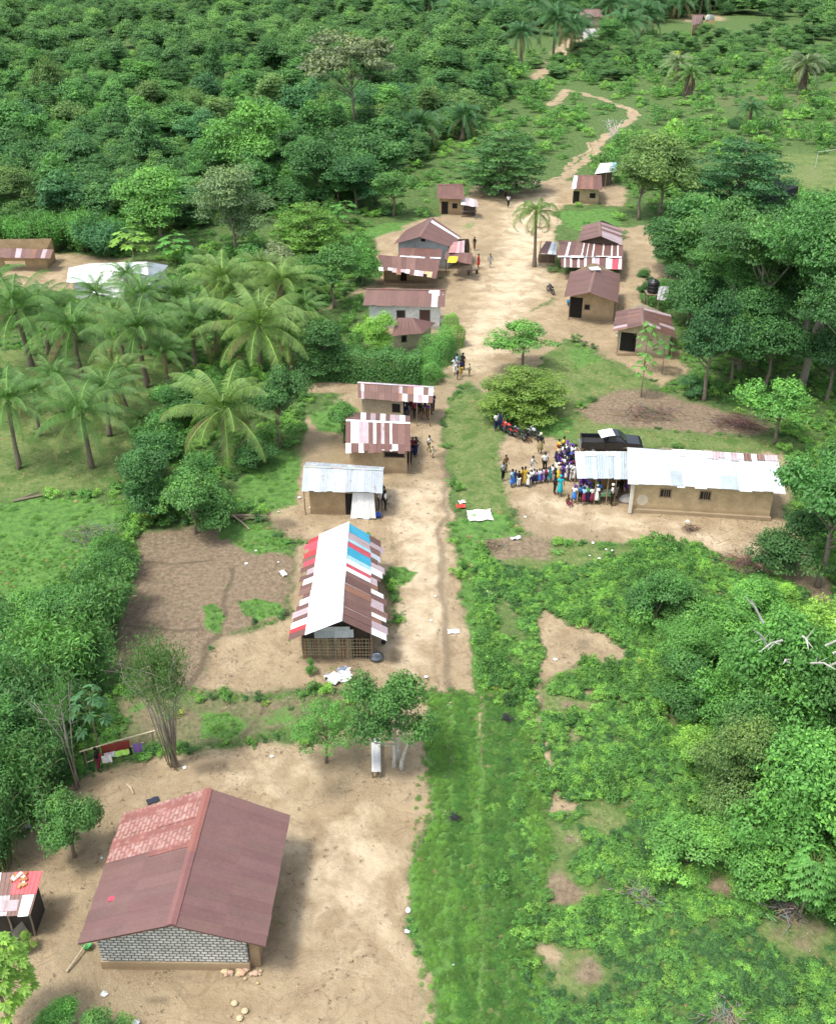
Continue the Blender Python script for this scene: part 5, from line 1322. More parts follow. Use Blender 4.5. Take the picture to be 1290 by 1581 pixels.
posts(r3, [(f3[0][0] - .35, f3[0][1] - .1), (f3[1][0] + .45, f3[1][1] - .2)], 2.15, .045)

# --- 4 red and white striped hut
W4 = [1, 1.4, 1, .9, 1.0, .5, 1.0, .55, 1.1, .35, 1.2, 1.2, 1.1]; C4 = [MAR, WHT, LIL, LIL, MAR, WHT, MAR, LIL, MAR, WHT, MAR, MAR2, MAR]; D4 = [WHT, MAR, WHT, MAR, MAR2, MAR, MAR, MAR, WHT, MAR, WHT, MAR, MAR]
r4, f4, z4, c4 = hut_x('mud_hut', 'mud hut with maroon and white striped sheet roof beside the road', 'hut', (534, 695), (633, 697), (534, 648.5), (632.5, 653), 2.2, 3.1, W4, 1, lambda i, j, r: C4[i % 13], side=.25, front=.5, wallcol=MUD2, ridge=WHT, seed=22)
q4 = [c4[0], c4[1], c4[2], c4[3]]; b = MB(r4.location); slope(b, q4, W4, 1, lambda i, j, r: D4[i], 31, .07, .03, v0=-.02, v1=.23); b.build('eave_sheets', 'roof', r4)
opening(r4, 'window', f4[0], f4[1], .78, 1.5, 1.45, 1.85, frame=WOODC); opening(r4, 'doorway', f4[1], f4[2], .3, .8, 0, 1.8)
posts(r4, [(f4[1][0] + .2, f4[1][1] - .1)], 2.2, .05)

# --- 5 maroon hut with patched porch
W5 = [.5, .3, 1, 1, 1, 1, 1, .4, .8, .8, .7, .6, .8, .6]; C5 = [MAR, WHT, MAR, MAR2, MAR, MAR, MAR2, LIL, MAR, RUST, WHT, WHT, MAR, WHT]; D5 = [MAR, LIL, MAR, MAR, MAR2, MAR, MAR, RUST, WHT, MAR, WHT, LIL, WHT, MAR]
r5, f5, z5, c5 = hut_x('mud_hut', 'maroon roofed mud hut with whitish patches and a crowd under its porch', 'hut', (553, 615), (667.5, 623), (552, 590), (669, 597.5), 2.2, 3.05, W5, 2, rowlist(D5, C5), side=(.3, 2.6), front=.5, wallcol=(.44, .37, .26), ridge=LIL, seed=23)
opening(r5, 'window', f5[0], f5[1], .83, .7, .9, 1.7, 'dark', DK); opening(r5, 'doorway', f5[1], f5[2], .35, .8, 0, 1.8)
FR5, FL5 = c5[1], c5[0]; posts(r5, [(FR5.x - .2, FR5.y + .3), (FR5.x - 1.3, FR5.y + .35), (FR5.x - .15, FR5.y + 2.4)], 2.2, .05)
for k, u in enumerate((.25, .55)):
    pass

# --- 6 small hipped hut
ze, zr = 2.3, 3.4
e = [P(604, 519, ze), P(653, 514.5, ze), P(673, 498.5, ze), P(598, 497, ze)]; tp = [P(614, 490.5, zr), P(637, 490.5, zr)]
c = (e[0] + e[1]) / 2; root = thing('hipped_hut', (c.x, c.y, 0), 'small cream hut with maroon hipped roof in front of the white house', 'hut')
b = MB(root.location)
bk = [V3((2 * tp[0].x - e[0].x - .5, 2 * tp[0].y - e[0].y, ze)), V3((2 * tp[1].x - e[1].x + .3, 2 * tp[1].y - e[1].y, ze))]
slope(b, [e[0], e[1], tp[1], tp[0]], 6, 1, pick((MAR, 1)), 1, .03); slope(b, [e[1], e[2], tp[1], tp[1]], 4, 1, pick((MAR, 1)), 2, .03); slope(b, [e[2], bk[0], tp[0], tp[1]], 5, 1, pick((MAR, 1)), 3, .03); slope(b, [bk[0], e[0], tp[0], tp[0]], 4, 1, pick((MAR, 1)), 4, .03)
b.build('roof', 'roofclean', root)
f6 = [(lambda p: (p.x, p.y))(P(608, 543.5)), (lambda p: (p.x, p.y))(P(652, 539)), (e[2].x - .5, e[2].y - .3), (bk[0].x + .6, bk[0].y - .6)]
pls = [plane(e[0], e[1], tp[0]), plane(e[1], e[2], tp[1]), plane(e[2], bk[0], tp[0]), plane(bk[0], e[0], tp[0])]
b = MB(root.location); walls(b, f6, lambda x, y: min(2.6, min(g(x, y) for g in pls)), CREAM); b.build('wall', 'mud', root)
opening(root, 'window', f6[0], f6[1], .35, .45, 1.0, 1.6, frame=WOODC)

# --- 7 white house
r7, f7, z7, c7 = hut_x('white_house', 'white walled house with plain maroon roof and dark door', 'house', (560, 471), (686, 474), (566, 445.5), (687, 447), 2.6, 3.75, 12, 1, lambda i, j, r: WHT if (i == 10 and r.random() < .5) else MAR, side=.5, front=.55, wallcol=WHITE, ridge=MAR2, seed=25, roofmat='roofclean')
opening(r7, 'door', f7[0], f7[1], .79, 1.0, 0, 2.0, 'wood', (.10, .055, .05), frame=(.2, .16, .12)); opening(r7, 'window', f7[0], f7[1], .45, .8, 1.0, 1.9, 'glass', (.03, .03, .035), frame=WOODC)
b = MB(r7.location); slope(b, [c7[0], c7[1], c7[2], c7[3]], 3, 1, lambda i, j, r: WHT, 6, .05, .04, u0=.8, u1=.99, v0=.72, v1=.97); b.build('roof_patch', 'roofwhite', r7)

# --- 8 porch roofed house
ze, zr = 2.1, 3.0
q = [P(585, 418, ze), P(673, 427, ze), P(679, 400.5, zr), P(583.5, 393.5, zr)]
c = (q[0] + q[1]) / 2; root = thing('porch_house', (c.x, c.y, 0), 'mud house with maroon roof whose eave is patched pink and white over posts', 'house')
C8 = [WHT, MAR, WHT, LIL, RUST, LIL, WHT, MAR, WHT, LIL, (.5, .36, .2), (.5, .36, .2), MAR]
b = MB(root.location); slope(b, q, 13, 1, pick((MAR, 4), (MAR2, 1)), 4, .03, .02, v0=.26); slope(b, q, 13, 1, lambda i, j, r: C8[i], 5, .1, .008, v0=0, v1=.3)
bq = [q[2] + V3((0, 2.2, -.8)), q[3] + V3((0, 2.2, -.8)), q[3], q[2]]; slope(b, bq, 8, 1, pick((MAR, 1)), 6); b.build('roof', 'roof', root)
A_ = P(592, 440); B_ = P(676, 441); f8 = [(A_.x, A_.y + 1.0), (B_.x, B_.y + 1.0), (B_.x, B_.y + 4.0), (A_.x, A_.y + 4.0)]; pf, pb = plane(q[0], q[1], q[3]), plane(bq[0], bq[1], bq[2])
b = MB(root.location); walls(b, f8, lambda x, y: min(pf(x, y), pb(x, y)), (.36, .27, .165)); b.build('wall', 'mud', root)
b = MB(root.location); b.prism([(A_.x, A_.y), (B_.x, B_.y), (B_.x, B_.y + 1), (A_.x, A_.y + 1)], -.1, .22, (.42, .33, .22)); b.build('porch_floor', 'mud', root)
posts(root, [(A_.x + (B_.x - A_.x) * u, A_.y + .12) for u in (.02, .3, .58, .8, .98)], 2.1, .06)
opening(root, 'doorway', f8[0], f8[1], .35, .9, 0, 1.8); opening(root, 'window', f8[0], f8[1], .7, .7, .9, 1.6)

# --- 9 big gabled house with lean-tos
r9, f9, z9, c9 = hut_y('gabled_house', 'big gabled maroon house with pale gable wall and peaked ridge', 'house', (607, 377), (694, 380), (625, 356), (712, 366), (647, 365.6), (667, 335), 2.9, 4.1, 9, 1, pick((MAR, 1)), lambda i, j, r: WHT if i == 7 else MAR, side=.4, front=.7, wallcol=(.42, .45, .46), seed=27, roofmat='roofclean', zb=4.7)
opening(r9, 'gable_vent', f9[0], f9[1], .5, .5, 3.15, 3.5)
q = [P(614, 396, 2.2), P(681, 400, 2.2), P(682, 384.5, 2.75), P(618, 382, 2.75)]
b = MB(r9.location); slope(b, q, 8, 1, pick((MAR, 3), (MAR2, 1), (LIL, .4)), 7, .04); slope(b, q, 4, 1, lambda i, j, r: WHT, 9, .03, .05, u0=.05, u1=.98, v0=-.03, v1=.12); b.build('lean_to_roof', 'roof', r9)
q = [P(686, 399, 2.1), P(728, 408.5, 2.1), P(729, 390.5, 2.75), P(688, 388, 2.75)]
b = MB(r9.location); slope(b, q, 6, 1, pick((MAR, 3), (MAR2, 1)), 8, .05); b.build('porch_roof', 'roof', r9)
q2 = [P(692, 390, 2.75), P(716, 391, 2.7), P(717, 371, 2.95), P(696, 374, 2.95)]
b = MB(r9.location); slope(b, q2, 6, 1, pick((LIL, 2), ((.45, .22, .2), 2)), 8, .05); b.build('pinkish_sheets', 'roof', r9)
A_, B_ = P(688, 420), P(727, 419.5); posts(r9, [(A_.x + (B_.x - A_.x) * u, A_.y) for u in (0, .5, 1)] + [(B_.x, B_.y + 2.5)], 2.15, .06)
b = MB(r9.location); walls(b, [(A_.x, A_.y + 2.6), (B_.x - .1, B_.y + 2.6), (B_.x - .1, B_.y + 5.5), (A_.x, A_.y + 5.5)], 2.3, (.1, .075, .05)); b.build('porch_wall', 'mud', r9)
b = MB(r9.location); C_, D_ = P(618, 410), P(682, 412); walls(b, [(C_.x, C_.y), (D_.x, D_.y), (D_.x, D_.y + 4), (C_.x, C_.y + 4)], 2.2, MUD); b.build('lean_to_wall', 'mud', r9)
yc = P(698, 401, 2.5); b = MB((yc.x, yc.y, 0)); g_ = 4
for i in range(g_):
    for j in range(g_):
        f_ = lambda a, c_: V3((yc.x - .6 + .26 * a + .06 * c_, yc.y - .5 + .26 * c_, 2.34 + .10 * c_ + .04 * math.sin(a * 2 + c_)))
        b.poly([f_(i, j), f_(i + 1, j), f_(i + 1, j + 1), f_(i, j + 1)], (.75, .55, .05))
o = b.build('yellow_cloth', 'cloth'); tag(o, 'yellow cloth drying on the maroon porch roof of the gabled house', 'cloth')
tb = P(737, 421); rt = thing('bench', (tb.x - .6, tb.y - .3, 0), 'dark wooden bench at the porch corner of the gabled house', 'bench')
b = MB(rt.location); b.box((tb.x - .6, tb.y - .3, .47), (1.5, .5, .07), .5, (.14, .11, .085)); b.build('seat', 'wood', rt)
for sx in (-1, 1):
    b = MB(rt.location); b.box((tb.x - .6 + sx * .5, tb.y - .3 + sx * .27, .2), (.1, .4, .5), .5, (.12, .095, .07)); b.build('leg', 'wood', rt)

# --- 10, 11 far left huts
r10, f10, z10, c10 = hut_x('mud_hut', 'far mud hut with plain dark maroon roof at the forest corner of the square', 'hut', (674, 306), (717, 307.5), (675.5, 284.5), (714, 284), 2.3, 3.6, 6, 1, pick((MAR, 2), ((.14, .055, .055), 1)), side=.3, front=.8, wallcol=MUD, seed=29)
opening(r10, 'doorway', f10[0], f10[1], .25, .9, 0, 1.7); opening(r10, 'window', f10[0], f10[1], .7, .7, .8, 1.5)
ze = 1.7; q = [P(711, 316, ze), P(738, 320, ze), P(736, 308, 2.1), P(714, 304.5, 2.1)]
c = (q[0] + q[1]) / 2; root = thing('market_shed', (c.x, c.y, 0), 'small open shed with whitish sheet roof next to the far hut', 'shed')
b = MB(root.location); slope(b, q, 4, 1, pick((WHT, 2), (LIL, 2), (SIL, 1)), 2, .08); b.build('roof', 'roof', root)
pp = [(q[0].x + .2, q[0].y + .2), (q[1].x - .2, q[1].y + .2), (q[2].x - .2, q[2].y - .2), (q[3].x + .2, q[3].y - .2)]; posts(root, pp, 1.75, .06, (.2, .17, .14))
b = MB(root.location); b.box(((q[0].x + q[2].x) / 2, q[0].y + .5, .7), (2.2, .6, .06), 0, (.16, .13, .1)); b.build('counter', 'wood', root); b = MB(root.location); walls(b, [pp[3], pp[2]], 1.7, (.12, .1, .08), edges=[0]); b.build('back_wall', 'wood', root)

# --- 12 far right hut and tarpaulin shelter
r12, f12, z12, c12 = hut_x('mud_hut', 'far right hut with patched maroon roof by the path', 'hut', (882, 291), (929, 293), (886, 270), (928, 271), 2.2, 3.3, 7, 1, lambda i, j, r: (WHT if i == 0 else r.choice([MAR, MAR, MAR2, RUST])), side=.3, front=.8, wallcol=MUD2, seed=33)
opening(r12, 'doorway', f12[0], f12[1], .1, .9, 0, 1.7); opening(r12, 'window', f12[0], f12[1], .75, .8, .8, 1.5)
ze, zr = 2.2, 3.4; q = [P(917, 269, ze), P(952, 264, ze), P(951, 250, zr), P(926, 252, zr)]
c = (q[0] + q[1]) / 2; root = thing('tarpaulin_shelter', (c.x, c.y, 0), 'shelter with white and pale blue tarpaulin roof behind the far right hut', 'shelter')
b = MB(root.location); slope(b, q, 4, 1, lambda i, j, r: (.78, .79, .8) if i < 3 else (.3, .5, .62), 2, .08); slope(b, [q[2] + V3((.2, 2.5, -1)), q[3] + V3((.2, 2.5, -1)), q[3], q[2]], 3, 1, lambda i, j, r: (.35, .5, .6), 4); b.build('tarpaulin', 'cloth', root)
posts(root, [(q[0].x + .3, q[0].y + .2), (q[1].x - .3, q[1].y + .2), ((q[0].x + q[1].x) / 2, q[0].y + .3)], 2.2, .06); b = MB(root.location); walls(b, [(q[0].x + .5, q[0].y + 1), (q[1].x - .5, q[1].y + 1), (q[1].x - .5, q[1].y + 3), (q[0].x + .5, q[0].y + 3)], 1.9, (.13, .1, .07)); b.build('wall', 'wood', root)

# --- 13 compound with patched lean-to
r13, f13, z13, c13 = hut_y('compound_house', 'maroon roofed compound house with white striped lean-to sheets and a red panel', 'house', (891, 373), (960, 378), (899, 348), (960, 353), (927, 364.5), (925, 342), 2.9, 4.0, 7, 1, pick((MAR, 2), (MAR2, 1), (RUST, .4)), pick((LIL, 2), (MAR2, 2), (.0 + .3, .2, .2) and ((.3, .2, .2), 1)), side=.4, front=.6, wallcol=(.14, .11, .085), seed=35)
q = [P(859, 396, 2.35), P(961, 397, 2.35), P(961, 378, 2.85), P(866, 373, 2.85)]; WS = [1.2, .3, 1, 1, .25, .5, .2, .6, .3, 1.2, .3, 1, .3, .6, .3, .6]; CS = [MAR, WHT, MAR, MAR2, WHT, MAR, WHT, MAR, WHT, MAR, WHT, MAR, WHT, MAR, WHT, MAR]
b = MB(r13.location); slope(b, q, WS, 1, lambda i, j, r: CS[i], 5, .04, .02); slope(b, q, 5, 1, lambda i, j, r: WHT, 9, .03, .05, u0=.02, u1=.98, v0=-.03, v1=.05); b.build('upper_lean_to_roof', 'roof', r13)
q3 = [P(866, 412, 1.55), P(960, 416, 1.55), P(961, 397, 2.3), P(866, 396, 2.3)]; W3_ = [.5, .2, .8, .25, 1, .25, .9, .3, 1, .3, .9, 1, 1.1, .9, .2, .4, .2]; C3_ = [MAR, WHT, MAR, WHT, MAR, WHT, MAR2, WHT, MAR, WHT, LIL, MAR, WHT, PNK, MAR, WHT, MAR]
b = MB(r13.location); slope(b, q3, W3_, 1, lambda i, j, r: C3_[i % 17], 6, .05, .02); b.build('lower_lean_to_roof', 'roof', r13)
A_, B_ = P(868, 413.5), P(959, 417); b = MB(r13.location); walls(b, [(A_.x, A_.y + .5), (B_.x, B_.y + .5), (B_.x, B_.y + 6), (A_.x, A_.y + 6)], 1.62, (.36, .28, .18)); b.build('lean_to_wall', 'mud', r13)
q = [P(831, 390, 2.0), P(858, 393, 2.0), P(860, 374, 2.5), P(843, 372, 2.5)]
b = MB(r13.location); slope(b, q, 4, 1, pick((MAR, 2), (SIL, 2), (WHT, 1)), 7, .06); b.build('porch_roof', 'roof', r13)
A_, B_ = P(833, 409), P(857, 411); posts(r13, [(A_.x, A_.y), (B_.x, B_.y), ((A_.x + B_.x) / 2, A_.y), (A_.x + .3, A_.y + 3)], 2.05, .06); b = MB(r13.location); b.box(((A_.x + B_.x) / 2, A_.y + 1.3, .45), (2.0, .5, .9), 0, (.17, .12, .09)); b.build('stall_counter', 'wood', r13)

# --- 14 maroon gable house
r14, f14, z14, c14 = hut_y('gabled_house', 'plain maroon gabled mud house with blue drum under the eave', 'house', (870, 459), (953.5, 467), (880, 419.5), (957, 422.5), (909, 451.5), (919, 414), 2.45, 3.8, 9, 1, pick((MAR, 1)), pick((MAR, 1)), side=(.6, .35), front=1.1, wallcol=MUD2, seed=37, roofmat='roofclean')
opening(r14, 'doorway', f14[0], f14[1], .15, 1.3, 0, 2.2); opening(r14, 'window', f14[0], f14[1], .40, .5, 1.0, 1.5, frame=WOODC)
posts(r14, [(f14[0][0] - .1, f14[0][1] - .8), (f14[1][0] + .1, f14[1][1] - .8)], 2.4, .06)
b = MB(r14.location); pt_ = P(918, 414.5, 3.95); b.box((pt_.x, pt_.y + .1, 3.93), (1.1, 1.0, .05), .2, (.78, .79, .8)); b.build('white_sack', 'cloth', r14, label='white sheet weighed on the ridge end')

# --- 15 tank house
r15, f15, z15, c15 = hut_y('tank_house', 'mud house with rusty maroon roof and black water tank behind', 'house', (946, 511.5), (1043, 522), (951, 480.5), (1035, 485.5), (993, 502), (990.5, 475), 2.4, 3.65, 9, 2, pick((MAR, 4), (MAR2, 2), (LIL, .9), (RUST, .6)), pick((MAR, 4), (MAR2, 2), (LIL, 1.2)), side=.4, front=.9, wallcol=CREAM, seed=39)
opening(r15, 'doorway', f15[0], f15[1], .22, 1.5, 0, 2.1); opening(r15, 'door', f15[0], f15[1], .33, .4, 0, 2.0, 'wood', (.05, .05, .05)); posts(r15, [(f15[0][0] + .05, f15[0][1] - .7), (f15[1][0] + .2, f15[1][1] - .6)], 2.35, .05)
b = MB(r15.location); b.prism([(f15[0][0], f15[0][1] - .9), (f15[0][0] + 2.1, f15[0][1] - .9), (f15[0][0] + 2.1, f15[0][1] - .02), (f15[0][0], f15[0][1] - .02)], -.1, .2, (.42, .33, .22)); b.build('porch_floor', 'mud', r15)
g_ = P(1006, 488); rt = thing('water_tank', (g_.x, g_.y + 1.0, 0), 'black plastic water tank on a timber stand behind the tank house', 'water tank')
b = MB(rt.location); b.lathe([(0, 2.3), (.55, 2.3), (.62, 2.45), (.62, 2.7), (.59, 2.73), (.62, 2.76), (.62, 3.05), (.59, 3.08), (.62, 3.11), (.62, 3.4), (.45, 3.62), (.2, 3.68), (.2, 3.75), (0, 3.75)], (g_.x, g_.y + 1, 0), 18, (.015, .016, .018)); b.build('tank', 'plastic', rt, True)
b = MB(rt.location); b.box((g_.x, g_.y + 1, 2.24), (1.5, 1.5, .1), 0, (.2, .15, .1)); b.build('platform', 'wood', rt)
for sx in (-1, 1):
    for sy in (-1, 1):
        b = MB(rt.location); b.tube([(g_.x + sx * .62, g_.y + 1 + sy * .62, -.1), (g_.x + sx * .62, g_.y + 1 + sy * .62, 2.2)], .06, 6, (.2, .15, .1)); b.build('leg', 'wood', rt)
g_ = P(1019, 492); b = MB((g_.x, g_.y + 1, 0))
for i in range(4):
    for j in range(5):
        f_ = lambda a, c_: V3((g_.x - .4 + .27 * a, g_.y + .9 + .06 * math.sin(a * 2 + c_), 1.75 + .3 * c_)); b.poly([f_(i, j), f_(i + 1, j), f_(i + 1, j + 1), f_(i, j + 1)], (.75, .76, .77))
tag(b.build('white_sheet', 'cloth'), 'white sheet hanging beside the black water tank', 'sheet')

# --- 16 school with porch
ze, zr = 2.6, 4.15
r16, f16, z16, c16 = hut_x('school_building', 'long mud walled building with bright white sheet roof and rusty ridge', 'school', (970, 747), (1211, 761), (969, 690.5), (1198, 704.5), ze, zr, [.9, 1, 1, 1, .6, .6, 1, 1, 1, 1, .55, .55, 1, 1, 1, 1], 1, lambda i, j, r: (.46, .50, .52) if i % 16 not in (4, 10, 11) else (.41, .46, .49), side=.45, front=.65, wallmat='mud', wallcol=(.53, .41, .245), roofmat='roofwhite', ridge=None, seed=41, jag=.1)
FL, FR, RR, RL, BL, BR = c16; b = MB(r16.location)
slope(b, [RL - V3((0, .5, .25)), RR - V3((0, .5, .25)), RR + V3((0, .02, .06)), RL + V3((0, .02, .06))], 16, 1, lambda i, j, r: r.choice([MAR, MAR2, WHT, LIL]) if i > 5 else (.8, .82, .84), 3, .12, .03, u0=.3)
slope(b, [BR, BL, RL, RR], 16, 1, pick((MAR, 3), (MAR2, 2), (LIL, 1.4), (WHT, .6)), 5, .05, .03, v0=.0, v1=1.02); b.build('rusty_back_sheets', 'roof', r16, label='rusty maroon sheets along the ridge and back slope')
b = MB(r16.location); qq = [FL, FR, RR, RL]; slope(b, qq, 1, 1, lambda i, j, r: (.33, .38, .41), 2, 0, .16, u0=.285, u1=.345, v0=.03, v1=.42); slope(b, qq, 1, 1, lambda i, j, r: (.34, .40, .42), 3, 0, .16, u0=.60, u1=.70, v0=.0, v1=.36); b.build('grey_patch', 'roof', r16)
for u in (.235, .52): opening(r16, 'window', f16[0], f16[1], u, .72, 1.35, 1.95, 'dark', (.03, .024, .02), frame=(.30, .22, .13))
for u in (.222, .238, .254, .507, .523, .539):
    b = MB(r16.location); A_, B_ = V3((*f16[0], 0)), V3((*f16[1], 0)); pt_ = A_.lerp(B_, u); b.box((pt_.x, pt_.y - .05, 1.65), (.03, .05, .58), 0, (.3, .24, .16)); b.build('window_bar', 'wood', r16)
b = MB(r16.location); fo = [(f16[0][0] - .02, f16[0][1] - .25), (f16[1][0] + .05, f16[1][1] - .25), (f16[1][0] + .05, f16[1][1] - .003), (f16[0][0] - .02, f16[0][1] - .003)]; b.prism(fo, -.1, .24, (.47, .38, .25)); b.build('plinth', 'mud', r16)
b = MB(r16.location); A_ = V3((*f16[0], 0)); B_ = V3((*f16[1], 0)); d_ = (B_ - A_).normalized(); cpt = A_ + d_ * .75 + V3((0, -.012, .95)); k_ = 18
b.poly([cpt + d_ * (.42 * math.cos(2 * PI * j / k_) * (1 + .1 * math.sin(3 * j))) + V3((0, 0, .46 * math.sin(2 * PI * j / k_))) for j in range(k_)], (.62, .55, .42)); b.build('plaster_patch', 'matte', r16, label='round pale plaster patch near the wall corner')
b = MB(r16.location); pt_ = A_ + V3((-.12, -.3, 0)); b.box((pt_.x, pt_.y, 1.2), (.22, .22, 2.45), 0, (.62, .58, .5)); b.build('corner_post', 'matte', r16)
# porch
q = [P(891, 738.5, 2.3), P(969.5, 739.5, 2.3), P(969, 698, 3.35), P(887, 698, 3.35)]
W16 = [1.3, 1, .5, 1.1, 1, .4, 1, 1]; b = MB(r16.location); slope(b, q, W16, 1, lambda i, j, r: ((.50, .58, .62), (.36, .43, .47), (.46, .53, .57), (.35, .41, .45), (.38, .45, .49), (.3, .36, .4), (.44, .51, .55), (.36, .43, .47))[i], 7, .05, .02)
slope(b, q, 5, 1, lambda i, j, r: (.55, .56, .56), 8, .05, .05, u0=.0, u1=.98, v0=.9, v1=1.02); b.build('porch_roof', 'roof', r16)
PF = [(q[0].x + .2, q[0].y + .25), (q[0].x + 1.45, q[0].y + .2), (q[0].x + 2.35, q[0].y + .2), (q[0].x + 2.9, q[0].y + .1), (q[3].x + .2, q[3].y - .1)]
posts(r16, PF, 2.3, .05, (.30, .22, .13))
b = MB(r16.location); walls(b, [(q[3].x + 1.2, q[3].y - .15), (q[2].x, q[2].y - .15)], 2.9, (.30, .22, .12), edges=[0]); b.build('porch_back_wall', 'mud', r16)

# --- 17 left sheds
ze, zr = 1.7, 2.2; q = [P(-30, 397, ze), P(77, 399, ze), P(82, 385, zr), P(-30, 382, zr)]
c = (q[0] + q[1]) / 2; root = thing('rusty_shed', (c.x, c.y, 0), 'long low shed with rusty pinkish sheet roof at the left edge', 'shed')
b = MB(root.location); slope(b, q, 14, 1, pick((MAR2, 2), (RUST, 2), (LIL, 2), (MAR, 1)), 5, .08); b.build('roof', 'roof', root)
A_, B_ = P(-30, 415), P(74, 415); pf = plane(q[0], q[1], q[3]); fA, fB = (A_.x, A_.y), (B_.x, B_.y)
b = MB(root.location)
for u0, u1 in ((0, .38), (.68, 1)): walls(b, [(A_.x + (B_.x - A_.x) * u0, A_.y), (A_.x + (B_.x - A_.x) * u1, A_.y)], pf, MUD, edges=[0])
walls(b, [(B_.x, B_.y), (B_.x, B_.y + 3.2), (A_.x, A_.y + 3.2), (A_.x, A_.y)], pf, MUD, edges=[0, 1, 2]); b.build('wall', 'mud', root)
ze, zr = 2.3, 3.6; q = [P(103, 436, ze), P(232, 441, ze), P(226, 404, zr), P(138, 407, zr)]
c = (q[0] + q[1]) / 2; root = thing('silver_house', (c.x, c.y, 0), 'house with shiny silver white hipped sheet roof behind the palm grove', 'house')
b = MB(root.location); slope(b, q, 9, 1, pick((WHT, 3), ((.6, .66, .68), 2), ((.52, .58, .6), 1)), 5, .1, .03)
bl, br_ = V3((q[0].x - 1.2, q[3].y + 2.5, ze)), V3((q[1].x + .5, q[2].y + 2.8, ze)); slope(b, [br_, bl, q[3], q[2]], 6, 1, pick((WHT, 1)), 6); slope(b, [bl, q[0], q[3], q[3]], 4, 1, pick((WHT, 1)), 7); slope(b, [q[1], br_, q[2], q[2]], 4, 1, pick((SIL, 1)), 8); b.build('roof', 'roofwhite', root)
f_ = [(q[0].x + .5, q[0].y + .5), (q[1].x - .4, q[1].y + .5), (br_.x - .4, br_.y - .5), (bl.x + .5, bl.y - .5)]; b = MB(root.location); walls(b, f_, 2.25, WHITE); b.build('wall', 'mud', root); opening(root, 'doorway', f_[0], f_[1], .4, 1, 0, 1.9)
q = [P(143, 452, 1.9), P(190, 462, 1.9), P(193, 440, 2.3), P(150, 437, 2.3)]; b = MB(root.location); slope(b, q, 4, 1, pick((WHT, 1)), 4); b.build('porch_roof', 'roofwhite', root); posts(root, [(q[0].x + .1, q[0].y + .1), (q[1].x - .1, q[1].y + .1)], 1.9, .05)

# --- 18 far hamlet
for (fl, fr, rl, rr, lab, cf, wc) in [
 ((893, 27), (931, 25), (896, 14), (926, 13), 'brown roofed house in the far hamlet among oil palms', pick(((.22, .15, .13), 1)), (.5, .42, .32)),
 ((898, 52), (923, 51), (900, 44), (922, 43), 'low grey roofed hut below the far brown roof', pick(((.4, .38, .37), 1)), MUD),
 ((1066, 30), (1088, 31), (1068, 23), (1086, 22), 'small brown hut in the far clearing at upper right', pick(((.2, .13, .11), 1)), MUD)]:
    r_, f_, z_, c_ = hut_x('hamlet_house', lab, 'house', fl, fr, rl, rr, 3.0, 5.0, 5, 1, cf, side=.6, front=1.0, wallcol=wc, seed=51); opening(r_, 'doorway', f_[0], f_[1], .4, 1.2, 0, 2.0)
q = [P(1088, 30, 2.4), P(1103, 29, 2.4), P(1101, 22, 3.8), P(1091, 22, 3.8)]; c = (q[0] + q[1]) / 2; root = thing('white_roofed_hut', (c.x, c.y, 0), 'tiny hut with bright white roof in the far clearing', 'hut')
b = MB(root.location); slope(b, q, 4, 1, lambda i, j, r: WHT, 4); b.build('roof', 'roofwhite', root); b = MB(root.location); walls(b, [(q[0].x + .3, q[0].y + .5), (q[1].x - .3, q[1].y + .5), (q[1].x - .3, q[2].y), (q[0].x + .3, q[2].y)], 2.4, MUD); b.build('wall', 'mud', root)

# --- dark netting shelter
q = [P(1172, 303, 2.2), P(1206, 296, 2.2), P(1232, 288, 2.0), P(1196, 275, 2.6)]
c = (q[0] + q[1]) / 2; root = thing('netting_shelter', (c.x, c.y, 0), 'shelter of sagging black netting beside the tan field', 'shelter')
b = MB(root.location); nn = 6
for i in range(nn):
    for j in range(nn):
        f_ = lambda a, c_: quadpt(q, a / nn, c_ / nn) + V3((0, 0, -.5 * math.sin(PI * a / nn) * math.sin(PI * c_ / nn))); b.poly([f_(i, j), f_(i + 1, j), f_(i + 1, j + 1), f_(i, j + 1)], (.025, .027, .03))
for a, c_ in ((q[0], q[1]), (q[1], q[2])):
    b.poly([flat(a) + V3((0, 0, .3)), flat(c_) + V3((0, 0, .3)), c_, a], (.035, .037, .04))
b.build('netting', 'cloth', root); posts(root, [(p_.x, p_.y) for p_ in q], 2.3, .06)

# --- 19 patchwork shack at left edge
ze, zr = 1.75, 2.25; q = [P(-45, 1418, ze), P(47, 1412, ze), P(66, 1346, zr), P(-40, 1350, zr)]
c = (q[0] + q[1]) / 2; root = thing('patchwork_shack', (c.x, c.y, 0), 'patchwork shack with red and white roof sheets at the left edge', 'shack')
b = MB(root.location); slope(b, q, 5, 2, lambda i, j, r: ([WHT, WHT, (.5, .42, .42), MAR2, MAR2][i] if j == 0 else [WHT, (.7, .7, .72), MAR2, (.72, .10, .11), (.72, .10, .11)][i]), 5, .06, .03)
slope(b, q, 1, 1, lambda i, j, r: WHT, 4, .05, .09, u0=.80, u1=.97, v0=-.02, v1=.45); slope(b, q, 1, 1, lambda i, j, r: LIL, 4, .05, .08, u0=.45, u1=.75, v0=.15, v1=.35); b.build('roof', 'roof', root)
b = MB(root.location)
for k in range(14):
    pt_ = quadpt(q, random.uniform(.58, .8), random.uniform(.62, .95)) + V3((0, 0, .1)); b.box(pt_, (random.uniform(.1, .3), random.uniform(.1, .25), .08), random.uniform(0, 3), random.choice([(.40, .18, .08), (.75, .72, .68), (.33, .14, .07), (.42, .26, .12), (.7, .66, .6)]))
b.build('roof_clutter', 'cloth', root, label='orange and white clutter weighing down the red sheet')
